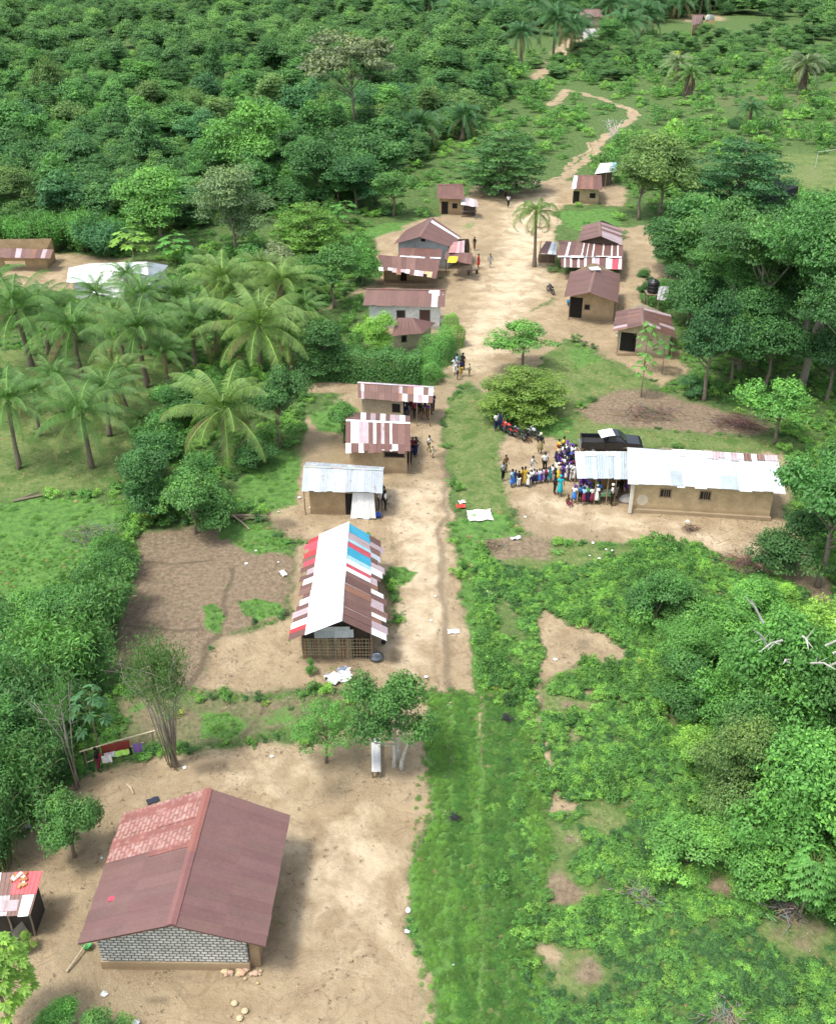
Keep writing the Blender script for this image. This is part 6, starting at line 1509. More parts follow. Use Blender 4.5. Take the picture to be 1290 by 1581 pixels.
f_ = footprint([flat(q[0]), flat(q[1]), flat(q[2]), flat(q[3])], .25, .3, .2); b = MB(root.location); walls(b, f_, plane(q[0], q[1], q[3]), (.045, .038, .032)); b.build('wall', 'wood', root)
posts(root, [f_[1], f_[0], ((f_[0][0] + f_[1][0]) / 2 + .2, f_[0][1] - .02)], 1.8, .05, (.25, .2, .15))
b = MB(root.location); L0 = P(28, 1466); L1 = P(58, 1432)
b.poly([L0, L1, L1 + V3((-.15, .1, .95)), L0 + V3((-.15, .1, .95))], (.33, .30, .26)); b.poly([(L0 + V3((-.15, .1, .95))) + V3((-.03, .03, 0)), (L1 + V3((-.15, .1, .95))) + V3((-.03, .03, 0)), L1 + V3((-.03, .03, 0)), L0 + V3((-.03, .03, 0))], (.3, .27, .23)); b.build('leaning_board', 'wood', root)
# ------------------------------------------------------------------ people: one skinned body per pose, clothing as children
def skin(name, verts, edges, rad, sub=1, mat='skin', root=0, fix=None):
    me = bpy.data.meshes.new(name); me.from_pydata([tuple(v) for v in verts], edges, []); o = bpy.data.objects.new(name + '_tmp', me); COL.objects.link(o)
    md = o.modifiers.new('skin', 'SKIN'); md.use_smooth_shade = True; md.branch_smoothing = .4
    for i, s in enumerate(me.skin_vertices[0].data):
        s.radius = rad[i] if isinstance(rad[i], tuple) else (rad[i], rad[i]); s.use_root = (i == root)
    o.modifiers.new('sub', 'SUBSURF').levels = sub; o.modifiers['sub'].render_levels = sub
    bpy.context.view_layer.update(); dg = bpy.context.evaluated_depsgraph_get(); ev = o.evaluated_get(dg)
    out_ = bpy.data.meshes.new_from_object(ev); out_.name = name; bpy.data.objects.remove(o)
    at = out_.attributes.new('Col', 'FLOAT_COLOR', 'FACE'); at.data.foreach_set('color', [1.0] * 4 * len(out_.polygons))
    out_.materials.clear(); out_.materials.append(M[mat]); out_.polygons.foreach_set('use_smooth', [True] * len(out_.polygons)); return out_

def pose(name, hip_z=.92, knees=None, ankles=None, elbows=None, wrists=None, lean=0.0, lower='trousers', head_yaw=0):
    """front is -Y. returns dict of meshes"""
    V, E_, R = [], [], []
    def add(p, r, par=None):
        V.append(V3(p)); R.append(r); i = len(V) - 1
        if par is not None: E_.append((par, i))
        return i
    dz = hip_z - .92; L_ = lambda z, y=0: (0, y - lean * max(0, z - .92), z + dz)
    pel = add(L_(.95), (.135, .10)); wai = add(L_(1.10), (.115, .085), pel); che = add(L_(1.30), (.15, .10), wai); nb = add(L_(1.45, .01), (.075, .07), che); nk = add(L_(1.51, .0), .048, nb)
    h1 = add(L_(1.565, -.015), (.062, .072), nk); h2 = add(L_(1.63, -.012), (.075, .092), h1); add(L_(1.70, .005), (.05, .06), h2)
    ch = L_(1.60, -.105); add(ch, .012, h1)
    el = elbows or [(-.25, .03, 1.14), (.25, .03, 1.14)]; wr = wrists or [(-.26, -.07, .90), (.26, -.07, .90)]; kn = knees or [(-.10, -.01, .50), (.10, -.01, .50)]; an = ankles or [(-.10, .03, .09), (.10, .03, .09)]
    sh = []; S = {}
    for s in (0, 1):
        sg = -1 if s == 0 else 1; b_ = L_(1.41); a = add((sg * .165, b_[1] + .0, b_[2]), .055, che); sh.append(a)
        e = add((el[s][0], el[s][1] - lean * .3, el[s][2] + dz), .041, a); w_ = add((wr[s][0], wr[s][1] - lean * .3, wr[s][2] + dz), .028, e)
        d = (V[w_] - V[e]).normalized(); side = V3((0, -1, 0)); side = (side - d * side.dot(d)).normalized(); pal = add(V[w_] + d * .07, (.022, .036), w_)
        for f, ln in ((-1.5, .062), (-.5, .074), (.5, .07), (1.5, .055)):
            k1 = V[pal] + d * .035 + side * f * .018; q1 = add(k1, .0095, pal); add(k1 + d * ln * .7 + V3((-sg * .016, 0, 0)), .0078, q1)
        t1 = add(V[w_] + d * .045 + side * .042, .0105, pal); add(V[w_] + d * .085 + side * .058, .009, t1)
        h = add((sg * .085, L_(.92)[1], .90 + dz), .088, pel); k = add(kn[s], .058, h); c_ = add(V[k].lerp(V3(an[s]), .35) + V3((0, .025, 0)), .055, k); an_ = add(an[s], .036, c_)
        add((an[s][0] * 1.08, an[s][1] - .15, max(.035, an[s][2] - .055)), (.036, .026), an_)
        S[s] = dict(sh=a, el=e, hip=h, kn=k, an=an_, wr=w_)
    body = skin(name + '_body', V, E_, R)
    out_ = {'body': body}
    # shirt: torso with half sleeves
    v, e_, r = [], [], []
    for i, rr in ((pel, (.152, .118)), (wai, (.140, .108)), (che, (.172, .122)), (nb, (.088, .082))): v.append(V[i]); r.append(rr)
    v[0] = V[pel] + V3((0, 0, -.04)); e_ = [(0, 1), (1, 2), (2, 3)]
    for s in (0, 1):
        v.append(V[S[s]['sh']]); r.append(.072); e_.append((2, len(v) - 1)); v.append(V[S[s]['sh']].lerp(V[S[s]['el']], .72)); r.append(.064); e_.append((len(v) - 2, len(v) - 1))
    out_['shirt'] = skin(name + '_shirt', v, e_, r, 1, 'cloth')
    v = [V[pel] + V3((0, 0, .03))]; r = [(.142, .108)]; e_ = []
    for s in (0, 1):
        for key, rr, f in (('hip', .104, 0), ('kn', .074, 0), ('an', .056, 0)):
            v.append(V[S[s][key]] + (V3((0, 0, .05)) if key == 'an' else V3((0, 0, 0)))); r.append(rr); e_.append((0 if key == 'hip' else len(v) - 2, len(v) - 1))
    out_['trousers'] = skin(name + '_trousers', v, e_, r, 1, 'cloth')
    b = MB(); o = V[pel]; b.lathe([(.118, .16), (.13, .08), (.165, -.08), (.19, -.3), (.225, -.56), (.215, -.57), (.15, -.2)], (o.x, o.y, o.z), 14, (1, 1, 1), 1, .82); out_['skirt'] = b.mesh(name + '_skirt', M['cloth'], True)
    b = MB(); h = V[h2]; b.lathe([(.084, -.035), (.092, .0), (.09, .04), (.075, .075), (.045, .098), (0, .105)], (h.x, h.y + .02, h.z), 12, (1, 1, 1), .92, 1.08); out_['hair'] = b.mesh(name + '_hair', M['hair'], True)
    b = MB(); b.lathe([(.086, -.03), (.105, .01), (.11, .06), (.085, .11), (.04, .135), (0, .14)], (h.x, h.y + .025, h.z), 12, (1, 1, 1), .95, 1.1); out_['headscarf'] = b.mesh(name + '_scarf', M['cloth'], True)
    return out_
POSES = {
 'stand': pose('standing'),
 'walk': pose('walking', knees=[(-.10, -.14, .50), (.10, .02, .50)], ankles=[(-.10, -.19, .11), (.10, .26, .14)], elbows=[(-.24, .12, 1.15), (.24, -.08, 1.15)], wrists=[(-.25, .06, .92), (.25, -.24, .98)], lean=.06),
 'fold': pose('arms_raised', elbows=[(-.27, -.06, 1.16), (.27, -.06, 1.16)], wrists=[(-.13, -.25, 1.19), (.14, -.24, 1.23)]),
 'sit': pose('seated', hip_z=.12, knees=[(-.16, -.40, .36), (.16, -.40, .36)], ankles=[(-.10, -.62, .08), (.10, -.62, .08)], elbows=[(-.27, -.10, 1.12), (.27, -.10, 1.12)], wrists=[(-.17, -.33, 1.22), (.17, -.33, 1.22)]),
}
CL = dict(white=(.78, .78, .76), cream=(.70, .62, .45), grey=(.36, .37, .38), blue=(.06, .22, .60), navy=(.025, .035, .11), purple=(.15, .055, .34), pink=(.68, .17, .36), red=(.55, .045, .045), teal=(.02, .40, .46), yellow=(.75, .55, .07), brown=(.17, .095, .05), khaki=(.28, .23, .11), black=(.02, .02, .022), orange=(.72, .22, .06), green=(.12, .42, .13), lilac=(.42, .32, .62), maroon=(.22, .035, .07), lightblue=(.32, .55, .75), gold=(.42, .28, .04))
BASE_SKIN = [(.055, .030, .020), (.075, .042, .028), (.042, .024, .017)]
def person(px, py, top, bottom, label, pose_='stand', scale=1.0, yaw=0.0, lower='trousers', scarf=None, group=None, xy=None):
    g = V3((*xy, 0)) if xy else P(px, py); k = POSES[pose_]
    o = bpy.data.objects.new('person', k['body']); COL.objects.link(o); o.location = (g.x, g.y, -.03 if pose_ == 'sit' else 0.0); o.rotation_euler.z = yaw; o.scale = (scale * random.uniform(.95, 1.06),) * 2 + (scale,)
    o.color = (*random.choice(BASE_SKIN), 1); tag(o, label, 'person', group)
    inst('dress' if top == bottom and lower == 'skirt' else 'shirt', k['shirt'], o, color=CL[top]); inst(lower, k[lower], o, color=CL[bottom])
    if scarf: inst('headscarf', k['headscarf'], o, color=CL[scarf])
    else: inst('hair', k['hair'], o, color=(.012, .011, .01))
    return o
def look(top, bottom, lower, who): return '%s in %s' % (who, ('%s dress' % top if top == bottom and lower == 'skirt' else '%s top and %s %s' % (top, bottom, lower)))

def cz(X, Y): return 760 + X * .18605, 650 + Y * .18605
# queue in front of the porch, read off from left to right
queue = [(85,495,'grey','black','trousers',1.0),(160,548,'lightblue','blue','skirt',.95),(187,532,'navy','blue','skirt',.8),(214,546,'black','white','trousers',.85),(240,535,'gold','brown','skirt',.98),(264,540,'gold','gold','skirt',1.02),
 (292,550,'white','white','skirt',.8),(318,528,'white','navy','trousers',.78),(340,522,'white','navy','skirt',.8),(362,520,'lilac','navy','skirt',.75),(382,516,'white','blue','skirt',.78),(402,514,'lilac','purple','skirt',.76),(420,508,'white','lilac','skirt',.8),(438,512,'maroon','black','trousers',.82),(455,505,'white','lightblue','skirt',.78),(470,500,'teal','teal','skirt',.8),(490,500,'white','grey','trousers',.9)]
for k, (X, Y, t_, b_, lo, s) in enumerate(queue):
    person(*cz(X, Y), t_, b_, look(t_, b_, lo, 'person') + ', %s from left in the queue before porch' % ordinal(k + 1), random.choice(['stand', 'stand', 'fold']), s * .97, random.uniform(-.8, 2.2), lo, None, 'people queueing in front of the porch')
for (X, Y, t_, b_, lo, s, ps, yaw, sc_, lab) in [
 (108,425,'brown','khaki','trousers',.9,'stand',.5,None,'person in brown top standing alone behind the left end of the queue'),
 (326,432,'white','white','trousers',.9,'walk',1.2,None,'person all in white walking behind the middle of the queue'),
 (430,418,'white','black','trousers',1.0,'stand',.3,None,'tall person in white top and black trousers behind the queue'),
 (392,268,'black','khaki','skirt',1.08,'stand',2.6,'cream','person in black top and khaki wrap with pale cap near the motorcycles'),
 (512,605,'black','black','trousers',1.1,'stand',1.6,None,'tall person all in black standing before the crowd'),
 (556,622,'teal','teal','skirt',1.05,'stand',3.0,'teal','person in teal dress and teal headscarf seen from behind'),
 (540,500,'cream','yellow','skirt',.95,'stand',0,'cream','person in cream top and yellow skirt behind the teal dress'),
 (626,684,'brown','maroon','trousers',.8,'sit',.3,None,'child sitting on the sand alone near the porch'),
 (984,698,'white','black','trousers',1.06,'stand',1.2,'white','person in white shirt and white cap at the porch post'),
 (1015,640,'black','grey','trousers',1.0,'stand',.4,None,'person in black top in the shade of the porch beside the post')]:
    person(*cz(X, Y), t_, b_, lab, ps, s, yaw, lo, sc_)
rng = random.Random(12)
def crowd(pts, place, group, pal, seed, smin=.72, smax=1.02, yaw0=0, sk=.55):
    rng = random.Random(seed); pts = sorted(pts)
    for k, (X, Y) in enumerate(pts):
        t_ = rng.choice(pal); b_ = rng.choice(['black', 'navy', 'blue', 'brown', 'purple', t_, 'maroon', 'white']); lo = 'skirt' if rng.random() < sk else 'trousers'
        person(*cz(X, Y), t_, b_, look(t_, b_, lo, 'person') + ', %s from left %s' % (ordinal(k + 1), place), rng.choice(['stand', 'stand', 'stand', 'fold', 'walk']), rng.uniform(smin, smax), yaw0 + rng.uniform(-1, 1), lo, rng.choice([None, None, None, t_, 'purple']) if lo == 'skirt' else None, group)
crowd([(528,340),(545,352),(562,330),(575,345),(592,352),(606,338),(620,352),(634,335),(648,350),(660,338),(676,345),(545,290),(585,285),(615,300)], 'in back crowd beside porch', 'people crowded left of the porch, back rows', ['white', 'lilac', 'orange', 'yellow', 'red', 'navy', 'white', 'cream'], 1, .8, 1.02, 1.2)
crowd([(520,470),(538,440),(552,492),(566,455),(580,488),(594,440),(608,492),(622,455),(636,480),(650,500),(664,460),(676,500),(690,475),(545,410),(572,420),(600,405),(628,420),(655,410),(680,425),(700,500)], 'in front crowd beside porch', 'people crowded left of the porch, front rows', ['white', 'white', 'maroon', 'pink', 'navy', 'lilac', 'purple', 'white', 'cream', 'black'], 2, .75, 1.0, 1.3)
crowd([(672,672),(690,662),(708,655),(722,668),(738,650),(752,688),(770,660),(786,678),(800,662),(820,684),(838,668),(858,684),(876,660),(712,628),(748,625),(790,632),(830,636),(868,634)], 'in sunny row before porch', 'people standing in the sun before the porch', ['white', 'pink', 'purple', 'white', 'blue', 'pink', 'lightblue', 'lilac', 'green'], 3, .72, .98, 2.6, .75)
crowd([(728,560),(755,555),(782,562),(808,556),(835,562),(860,555),(886,562),(910,570),(1062,590),(1088,575),(1112,592),(1132,575),(768,525),(820,522),(872,528)], 'in the porch shade', 'people in the shade under the porch roof', ['purple', 'maroon', 'purple', 'brown', 'navy', 'black', 'lilac'], 4, .8, 1.02, 0, .6)
# people elsewhere
for (px, py, t_, b_, lo, s, ps, yaw, sc_, lab) in [
 (587,787,'white','navy','trousers',.95,'stand',1.0,None,'left person of the pair in white tops beside the grey roofed hut'),
 (595,788,'white','black','trousers',1.0,'stand',1.5,None,'right person of the pair in white tops beside the grey roofed hut'),
 (590,776,'black','black','trousers',1.0,'stand',.5,None,'person in black behind the pair beside the grey roofed hut'),
 (632,717,'navy','black','trousers',1.05,'stand',.4,None,'person in navy top at the corner of the striped roof hut'),
 (642,705,'black','navy','trousers',1.05,'fold',1.1,None,'person in black top with arms folded right of the striped hut'),
 (637,704,'maroon','black','trousers',1.0,'stand',-.3,None,'person in maroon top half hidden by the striped hut wall'),
 (662,698,'white','khaki','trousers',.9,'walk',1.2,None,'person in white top and khaki trousers walking on the road'),
 (667,706,'cream','cream','skirt',.6,'walk',1.0,None,'small child in cream dress on the road'),
 (701,577,'white','white','trousers',1.0,'walk',.4,None,'person all in white in the group on the road by the hedge'),
 (705,572,'lightblue','white','trousers',1.0,'stand',1.0,None,'person in light blue top in the group on the road by the hedge'),
 (711,581,'navy','gold','trousers',1.0,'walk',.2,None,'person in navy top and gold trousers in the road group'),
 (714,571,'black','black','skirt',1.0,'stand',-.6,'black','person in black dress in the road group'),
 (706,586,'grey','navy','trousers',.8,'stand',1.4,None,'child in grey top at the front of the road group'),
 (724,580,'cream','khaki','trousers',.72,'stand',.9,None,'child in cream top standing apart right of the road group'),
 (738,413,'red','red','skirt',1.0,'stand',1.2,None,'person in red dress walking on the sandy square'),
 (756,413,'grey','grey','trousers',1.0,'walk',.3,None,'person in grey clothes walking on the sandy square'),
 (732,386,'black','brown','trousers',1.0,'stand',-.8,None,'person in black top beside the gabled house porch'),
 (784,320,'white','black','trousers',1.05,'walk',.2,None,'person in white top and black trousers on the far square'),
 (780,304,'lilac','black','trousers',1.0,'stand',1.8,None,'person in lilac top under the far tiered tree'),
 (772,301,'purple','purple','skirt',1.0,'stand',.6,'purple','person in purple dress and scarf under the far tiered tree'),
 (766,303,'purple','navy','skirt',.95,'fold',0,None,'person in purple top with folded arms under the far tiered tree'),
 (797,299,'black','black','trousers',1.0,'stand',2.0,None,'person in black at the right edge of the far tree shade'),
 (765,665,'white','navy','trousers',1.0,'stand',.7,None,'person in white top beside the left end of the motorcycles'),
 (772,664,'navy','navy','trousers',1.0,'stand',2.0,None,'person in navy standing beside the red motorcycle'),
 (812,678,'black','brown','trousers',.95,'sit',.4,None,'person sitting in the shade of the yellow green tree'),
 (154,1190,'black','maroon','trousers',.95,'stand',1.5,None,'person in black top at the left end of the washing line')]:
    person(px, py, t_, b_, lab, ps, s, yaw, lo, sc_)
pts5 = [(622,640),(628,644),(634,638),(640,646),(646,640),(651,648),(656,641),(661,648),(666,640),(668,634),(636,632),(650,633)]
for k, (px, py) in enumerate(sorted(pts5)):
    t_ = rng.choice(['navy', 'black', 'white', 'purple', 'grey', 'navy', 'maroon']); b_ = rng.choice(['black', 'navy', 'brown']); lo = rng.choice(['trousers', 'trousers', 'skirt'])
    person(px, py, t_, b_, look(t_, b_, lo, 'person') + ', %s from left at patched hut porch' % ordinal(k + 1), rng.choice(['stand', 'fold', 'stand']), rng.uniform(.85, 1.05), rng.uniform(-1.5, 1.5), lo, None, 'people gathered at the patched hut porch')
# ------------------------------------------------------------------ pickup truck
g0, g1 = P(893, 702), P(990, 706); L = (g1 - g0).length
ctr = (P(893, 701) + P(996, 705)) / 2; ctr.y += .9; rt = thing('pickup_truck', (ctr.x, ctr.y, 0), 'black pickup truck parked behind the porch roof, facing right', 'truck', None, -.05); rt.scale = (.94, .94, .94)
def part(b, name, mat, parent, **k): return b.build(name, mat, parent, **k)
BK = (.012, .014, .018)
b = MB(); b.profile([(-2.6, .55), (2.35, .5), (2.62, .7), (2.62, .95), (2.35, 1.08), (1.25, 1.16), (-.55, 1.16), (-.55, .75), (-2.6, .75)], -.86, .86, BK)
for s in (-1, 1): b.box((-1.6, s * .83, .93), (2.06, .08, .5), 0, BK)
b.box((-2.58, 0, .93), (.07, 1.6, .5), 0, BK); body = part(b, 'body', 'carpaint', rt); body.modifiers.new('bevel', 'BEVEL').width = .035; body.modifiers['bevel'].segments = 2
b = MB(); b.box((-1.57, 0, .775), (1.96, 1.56, .02), 0, (.03, .03, .03)); part(b, 'load_bed', 'rubber', rt)
b = MB()
lo_ = [(1.28, .80), (-.58, .80)]; hi_ = [(.62, .66), (-.38, .66)]
for (xa, ya, za), (xb, yb, zb) in (((0, 0, 0), (0, 0, 0)),): pass
b4 = [(1.28, -.8, 1.155), (-.58, -.8, 1.155), (-.58, .8, 1.155), (1.28, .8, 1.155)]; t4 = [(.55, -.64, 1.74), (-.36, -.64, 1.74), (-.36, .64, 1.74), (.55, .64, 1.74)]
b.poly(t4[::-1], BK)
for k in range(4): b.poly([b4[k], t4[k], t4[(k + 1) % 4], b4[(k + 1) % 4]], BK)
cab = part(b, 'cab', 'carpaint', rt)
def glassq(i, j, name, lo=.14, hi=.86, ins=.08):
    b = MB(); A_, B_, C_, D_ = V3(b4[i]), V3(b4[j]), V3(t4[j]), V3(t4[i]); n_ = (B_ - A_).cross(D_ - A_).normalized(); cen = (A_ + B_ + C_ + D_) / 4
    if n_.dot(cen - V3((.2, 0, 1.4))) < 0: n_ = -n_
    f = lambda u, v: A_.lerp(B_, u).lerp(D_.lerp(C_, u), v) + n_ * .006; b.poly([f(ins, lo), f(1 - ins, lo), f(1 - ins, hi), f(ins, hi)], (.05, .06, .07)); part(b, name, 'glass', cab)
glassq(0, 1, 'side_window'); glassq(2, 3, 'side_window'); glassq(1, 2, 'rear_window'); glassq(3, 0, 'windscreen', .06, .94)
for s in (-1, 1):
    for x in (-1.62, 1.62):
        b = MB(); b.lathe([(.18, -.11), (.34, -.11), (.38, -.06), (.38, .06), (.34, .11), (.18, .11)], (0, 0, 0), 18, (.02, .02, .02)); b.xform(Matrix.Translation((x, s * .8, .38)) @ Matrix.Rotation(PI / 2, 4, 'X')); wheel = part(b, 'wheel', 'rubber', rt, smooth=True)
        b = MB(); b.lathe([(0, s * -.09), (.12, s * -.09), (.2, s * -.05), (.2, s * -.02)], (0, 0, 0), 12, (.45, .46, .48)); b.xform(Matrix.Translation((x, s * .8, .38)) @ Matrix.Rotation(PI / 2, 4, 'X')); part(b, 'rim', 'steel', wheel)
for s in (-1, 1):
    b = MB(); b.box((2.6, s * .66, .86), (.06, .3, .16), 0, (.8, .8, .78)); part(b, 'headlight', 'glass', rt); b = MB(); b.box((-2.625, s * .74, .92), (.03, .14, .3), 0, (.4, .02, .02)); part(b, 'tail_light', 'plastic', rt)
    b = MB(); b.box((.95, s * .97, 1.22), (.12, .2, .15), 0, BK); part(b, 'wing_mirror', 'carpaint', rt)
b = MB(); b.box((-2.7, 0, .55), (.12, 1.7, .14), 0, (.35, .36, .38)); part(b, 'bumper', 'steel', rt)
b = MB(); b.tube([(-.62, -.7, 1.1), (-.75, -.66, 1.5), (-.75, .66, 1.5), (-.62, .7, 1.1)], .035, 6, (.03, .03, .03)); part(b, 'roll_bar', 'steel', rt)

# white board on the cab
g_ = P(936, 668, 1.95); b = MB((g_.x, g_.y, 0)); c0 = V3((g_.x, g_.y, 1.90)); a_ = V3((1.15, .25, .10)); d_ = V3((-.2, .8, .22)); n_ = 4
for i in range(n_):
    for j in range(n_):
        f_ = lambda u, v: c0 + a_ * (u / n_ - .5) + d_ * (v / n_ - .5) + V3((0, 0, .05 * math.sin(PI * u / n_)))
        b.poly([f_(i, j), f_(i + 1, j), f_(i + 1, j + 1), f_(i, j + 1)], (.8, .8, .8))
tag(b.build('board', 'matte'), 'white bent board lying on the roof of the black pickup truck', 'board')

# ------------------------------------------------------------------ motorcycles
def motorcycle(px, py, rz, tank, label):
    g_ = P(px, py); rt = thing('motorcycle', (g_.x, g_.y, 0), label, 'motorcycle', 'motorcycles parked in the village', rz)
    for x in (-.62, .66):
        b = MB(); b.lathe([(.24, -.045), (.29, -.05), (.315, 0), (.29, .05), (.24, .045)], (0, 0, 0), 16, (.02, .02, .02)); b.xform(Matrix.Translation((x, 0, .31)) @ Matrix.Rotation(PI / 2, 4, 'X')); w_ = b.build('wheel', 'rubber', rt)
        b = MB()
        for k in range(8): b.tube([(x, 0, .31), (x + .25 * math.cos(k * PI / 4), 0, .31 + .25 * math.sin(k * PI / 4))], .008, 4, (.5, .5, .5))
        b.build('rim', 'steel', w_)
    b = MB(); b.tube([(-.62, .07, .31), (-.1, .09, .38), (.15, .05, .75)], .022, 5, (.05, .05, .05)); b.tube([(-.62, -.07, .31), (-.1, -.09, .38), (.15, -.05, .75)], .022, 5, (.05, .05, .05)); b.tube([(.38, 0, .85), (.1, 0, .4), (-.1, 0, .38)], .03, 6, (.05, .05, .05)); b.build('frame', 'steel', rt)
    b = MB(); b.tube([(.36, .09, .98), (.66, .09, .31)], .024, 6, (.5, .5, .5)); b.tube([(.36, -.09, .98), (.66, -.09, .31)], .024, 6, (.5, .5, .5)); b.build('fork', 'steel', rt)
    b = MB(); b.tube([(.2, .36, 1.08), (.33, .12, 1.04), (.33, -.12, 1.04), (.2, -.36, 1.08)], .016, 6, (.04, .04, .04)); b.build('handlebar', 'steel', rt)
    b = MB(); b.tube([(-.12, 0, .82), (.02, 0, .86), (.2, 0, .87), (.34, 0, .83)], [.08, .14, .15, .07], 10, tank); b.build('tank', 'plastic', rt, True)
    b = MB(); b.tube([(-.72, 0, .84), (-.5, 0, .82), (-.12, 0, .80)], [.07, .12, .09], 8, (.02, .02, .02)); b.build('seat', 'rubber', rt, True)
    b = MB(); b.box((.05, 0, .42), (.34, .22, .3), .0, (.12, .12, .13)); b.tube([(.1, -.13, .35), (-.2, -.16, .26), (-.7, -.16, .32)], [.03, .035, .045], 6, (.4, .4, .4)); b.build('engine', 'steel', rt)
    b = MB(); b.lathe([(0, 0), (.07, .02), (.08, .08), (.05, .1)], (0, 0, 0), 10, (.7, .7, .7)); b.xform(Matrix.Translation((.38, 0, .95)) @ Matrix.Rotation(PI / 2, 4, 'Y')); b.build('headlight', 'glass', rt)
    for x, z in ((-.68, .66), (.68, .66)):
        b = MB(); b.tube([(x - .22, 0, z - .08), (x, 0, z), (x + .22, 0, z - .08)], [.05, .065, .04], 6, tank); b.build('mudguard', 'plastic', rt)
    b = MB(); b.tube([(-.05, .12, .3), (-.05, .32, 0)], .013, 4, (.1, .1, .1)); b.build('kickstand', 'steel', rt)
RD = (.55, .03, .03); DKB = (.02, .02, .03)
motorcycle(780, 668, 2.1, RD, 'red motorcycle at the left end of the row under the yellow green tree')
motorcycle(786, 671, 2.3, RD, 'second red motorcycle leaning close beside the first red one')
motorcycle(800, 677, 2.3, (.05, .05, .06), 'dark motorcycle with chrome in the middle of the shaded row')
motorcycle(824, 678, 2.2, (.35, .36, .38), 'silver motorcycle at the right end of the shaded row')
motorcycle(849, 452, 1.9, DKB, 'dark motorcycle standing alone on the sandy square')

# ------------------------------------------------------------------ washing line
pA, pB, pC = P(128, 1186), P(243, 1146), P(185, 1178)
zA, zB = 1.15, .85
rt = thing('washing_line', (pC.x, pC.y, 0), 'pale bamboo pole rail carrying the washing at the field edge', 'washing line')
b = MB(rt.location); b.tube([pA + V3((0, 0, zA)), pA.lerp(pB, .5) + V3((0, 0, (zA + zB) / 2 + .02)), pB + V3((0, 0, zB))], .045, 6, (.52, .46, .30)); b.tube([pA + V3((.4, -.35, .75)), pB.lerp(pA, .2) + V3((.2, -.35, .7))], .025, 5, (.45, .4, .28)); b.build('rail', 'wood', rt)
for u in (.06, .5, .95):
    q_ = pA.lerp(pB, u); b = MB(rt.location); b.tube([q_ + V3((0, 0, -.1)), q_ + V3((0, 0, zA + (zB - zA) * u))], .045, 6, (.3, .24, .17)); b.build('post', 'wood', rt)
ln0, ln1 = P(158, 1186), P(222, 1172)
for k, (u0, u1, zt, ln, dy, col, lab) in enumerate([
 (.02, .70, 1.1, .75, .25, (.28, .06, .045), 'rust red cloth hung at the back of the washing line'),
 (.06, .30, .78, .42, -.2, (.72, .72, .74), 'white cloth at the left front of the washing line'),
 (.12, .40, .85, .28, -.1, (.62, .58, .68), 'pale patterned cloth behind the white one on the washing line'),
 (.38, .72, .85, .30, -.15, (.45, .80, .16), 'lime green cloth on the washing line'),
 (.70, .78, .86, .42, -.1, (.02, .02, .04), 'narrow black garment on the washing line'),
 (.80, 1.02, .95, .48, .0, (.20, .13, .36), 'purple patterned cloth at the right end of the washing line'),
 (.0, .07, .9, .35, -.1, (.5, .05, .06), 'small red garment at the left end of the washing line')]):
    b = MB((ln0.x, ln0.y, 0)); n_ = 6; rr = random.Random(k)
    for i in range(n_):
        for j in range(3):
            f_ = lambda a, c_: ln0.lerp(ln1, u0 + (u1 - u0) * a / n_) + V3((0, dy + .04 * math.sin(a * 1.9 + k) * c_ / 3, zt + .22 - ln * 1.25 * c_ / 3 * (1 + .06 * math.sin(a * 2.3 + k)))); b.poly([f_(i, j), f_(i, j + 1), f_(i + 1, j + 1), f_(i + 1, j)], tuple(x * rr.uniform(.85, 1.15) for x in col))
    tag(b.build('laundry_cloth', 'cloth', smooth=True), lab, 'laundry', 'washing hung on the rail')

# ------------------------------------------------------------------ small things lying about
def sheet_on_ground(name, px, w_, d_, rz, col, lab, cat, mat='cloth', bump=.05, n_=8, seed=1, rag=.15):
    g_ = P(*px); b = MB((g_.x, g_.y, 0)); rr = random.Random(seed); H_ = [[rr.uniform(.02, bump + .02) for _ in range(n_ + 1)] for _ in range(n_ + 1)]; J = [[(rr.uniform(-rag, rag), rr.uniform(-rag, rag)) for _ in range(n_ + 1)] for _ in range(n_ + 1)]; cr, sr = math.cos(rz), math.sin(rz)
    def f_(i, j):
        x = (i / n_ - .5 + J[i][j][0] / n_) * w_; y = (j / n_ - .5 + J[i][j][1] / n_) * d_; e = 1 + .12 * math.sin(i * 1.3 + seed) * (j in (0, n_)); x *= e; y *= e
        return V3((g_.x + x * cr - y * sr, g_.y + x * sr + y * cr, H_[i][j]))
    for i in range(n_):
        for j in range(n_): b.poly([f_(i, j), f_(i + 1, j), f_(i + 1, j + 1), f_(i, j + 1)], tuple(c * rr.uniform(.92, 1.04) for c in col))
    return tag(b.build(name, mat), lab, cat)
sheet_on_ground('white_sheet', (740, 796), 1.75, 1.5, .1, (.8, .8, .79), 'large white plastic sheet spread on the grass beside the road', 'sheet', seed=3)
sheet_on_ground('cloth', (711, 783), .7, .5, .1, (.62, .08, .07), 'red cloth lying at the road edge above the white sheet', 'cloth', bump=.15)
sheet_on_ground('cloth', (713, 776), .5, .4, .3, (.75, .74, .74), 'small white cloth beside the red one at the road edge', 'cloth', bump=.12)
sheet_on_ground('plastic_bag', (757, 917), .45, .4, .2, (.8, .8, .8), 'crumpled white bag on the green verge right of the road', 'bag', bump=.2)
sheet_on_ground('board', (700, 975), .75, .42, .05, (.68, .66, .63), 'flat whitish board lying on the road wheel track', 'board', mat='matte', bump=.0, rag=.02)
sheet_on_ground('cloth_pile', (523, 1048), 1.5, .95, .3, (.72, .72, .72), 'heap of white plastic and cloth in front of the bamboo house', 'rubbish heap', bump=.3, seed=5, rag=.5)
sheet_on_ground('cloth_pile', (529, 1038), .6, .5, .3, (.30, .36, .44), 'bluish grey cloth at the back of the white rubbish heap', 'cloth', bump=.25, seed=6, rag=.4)
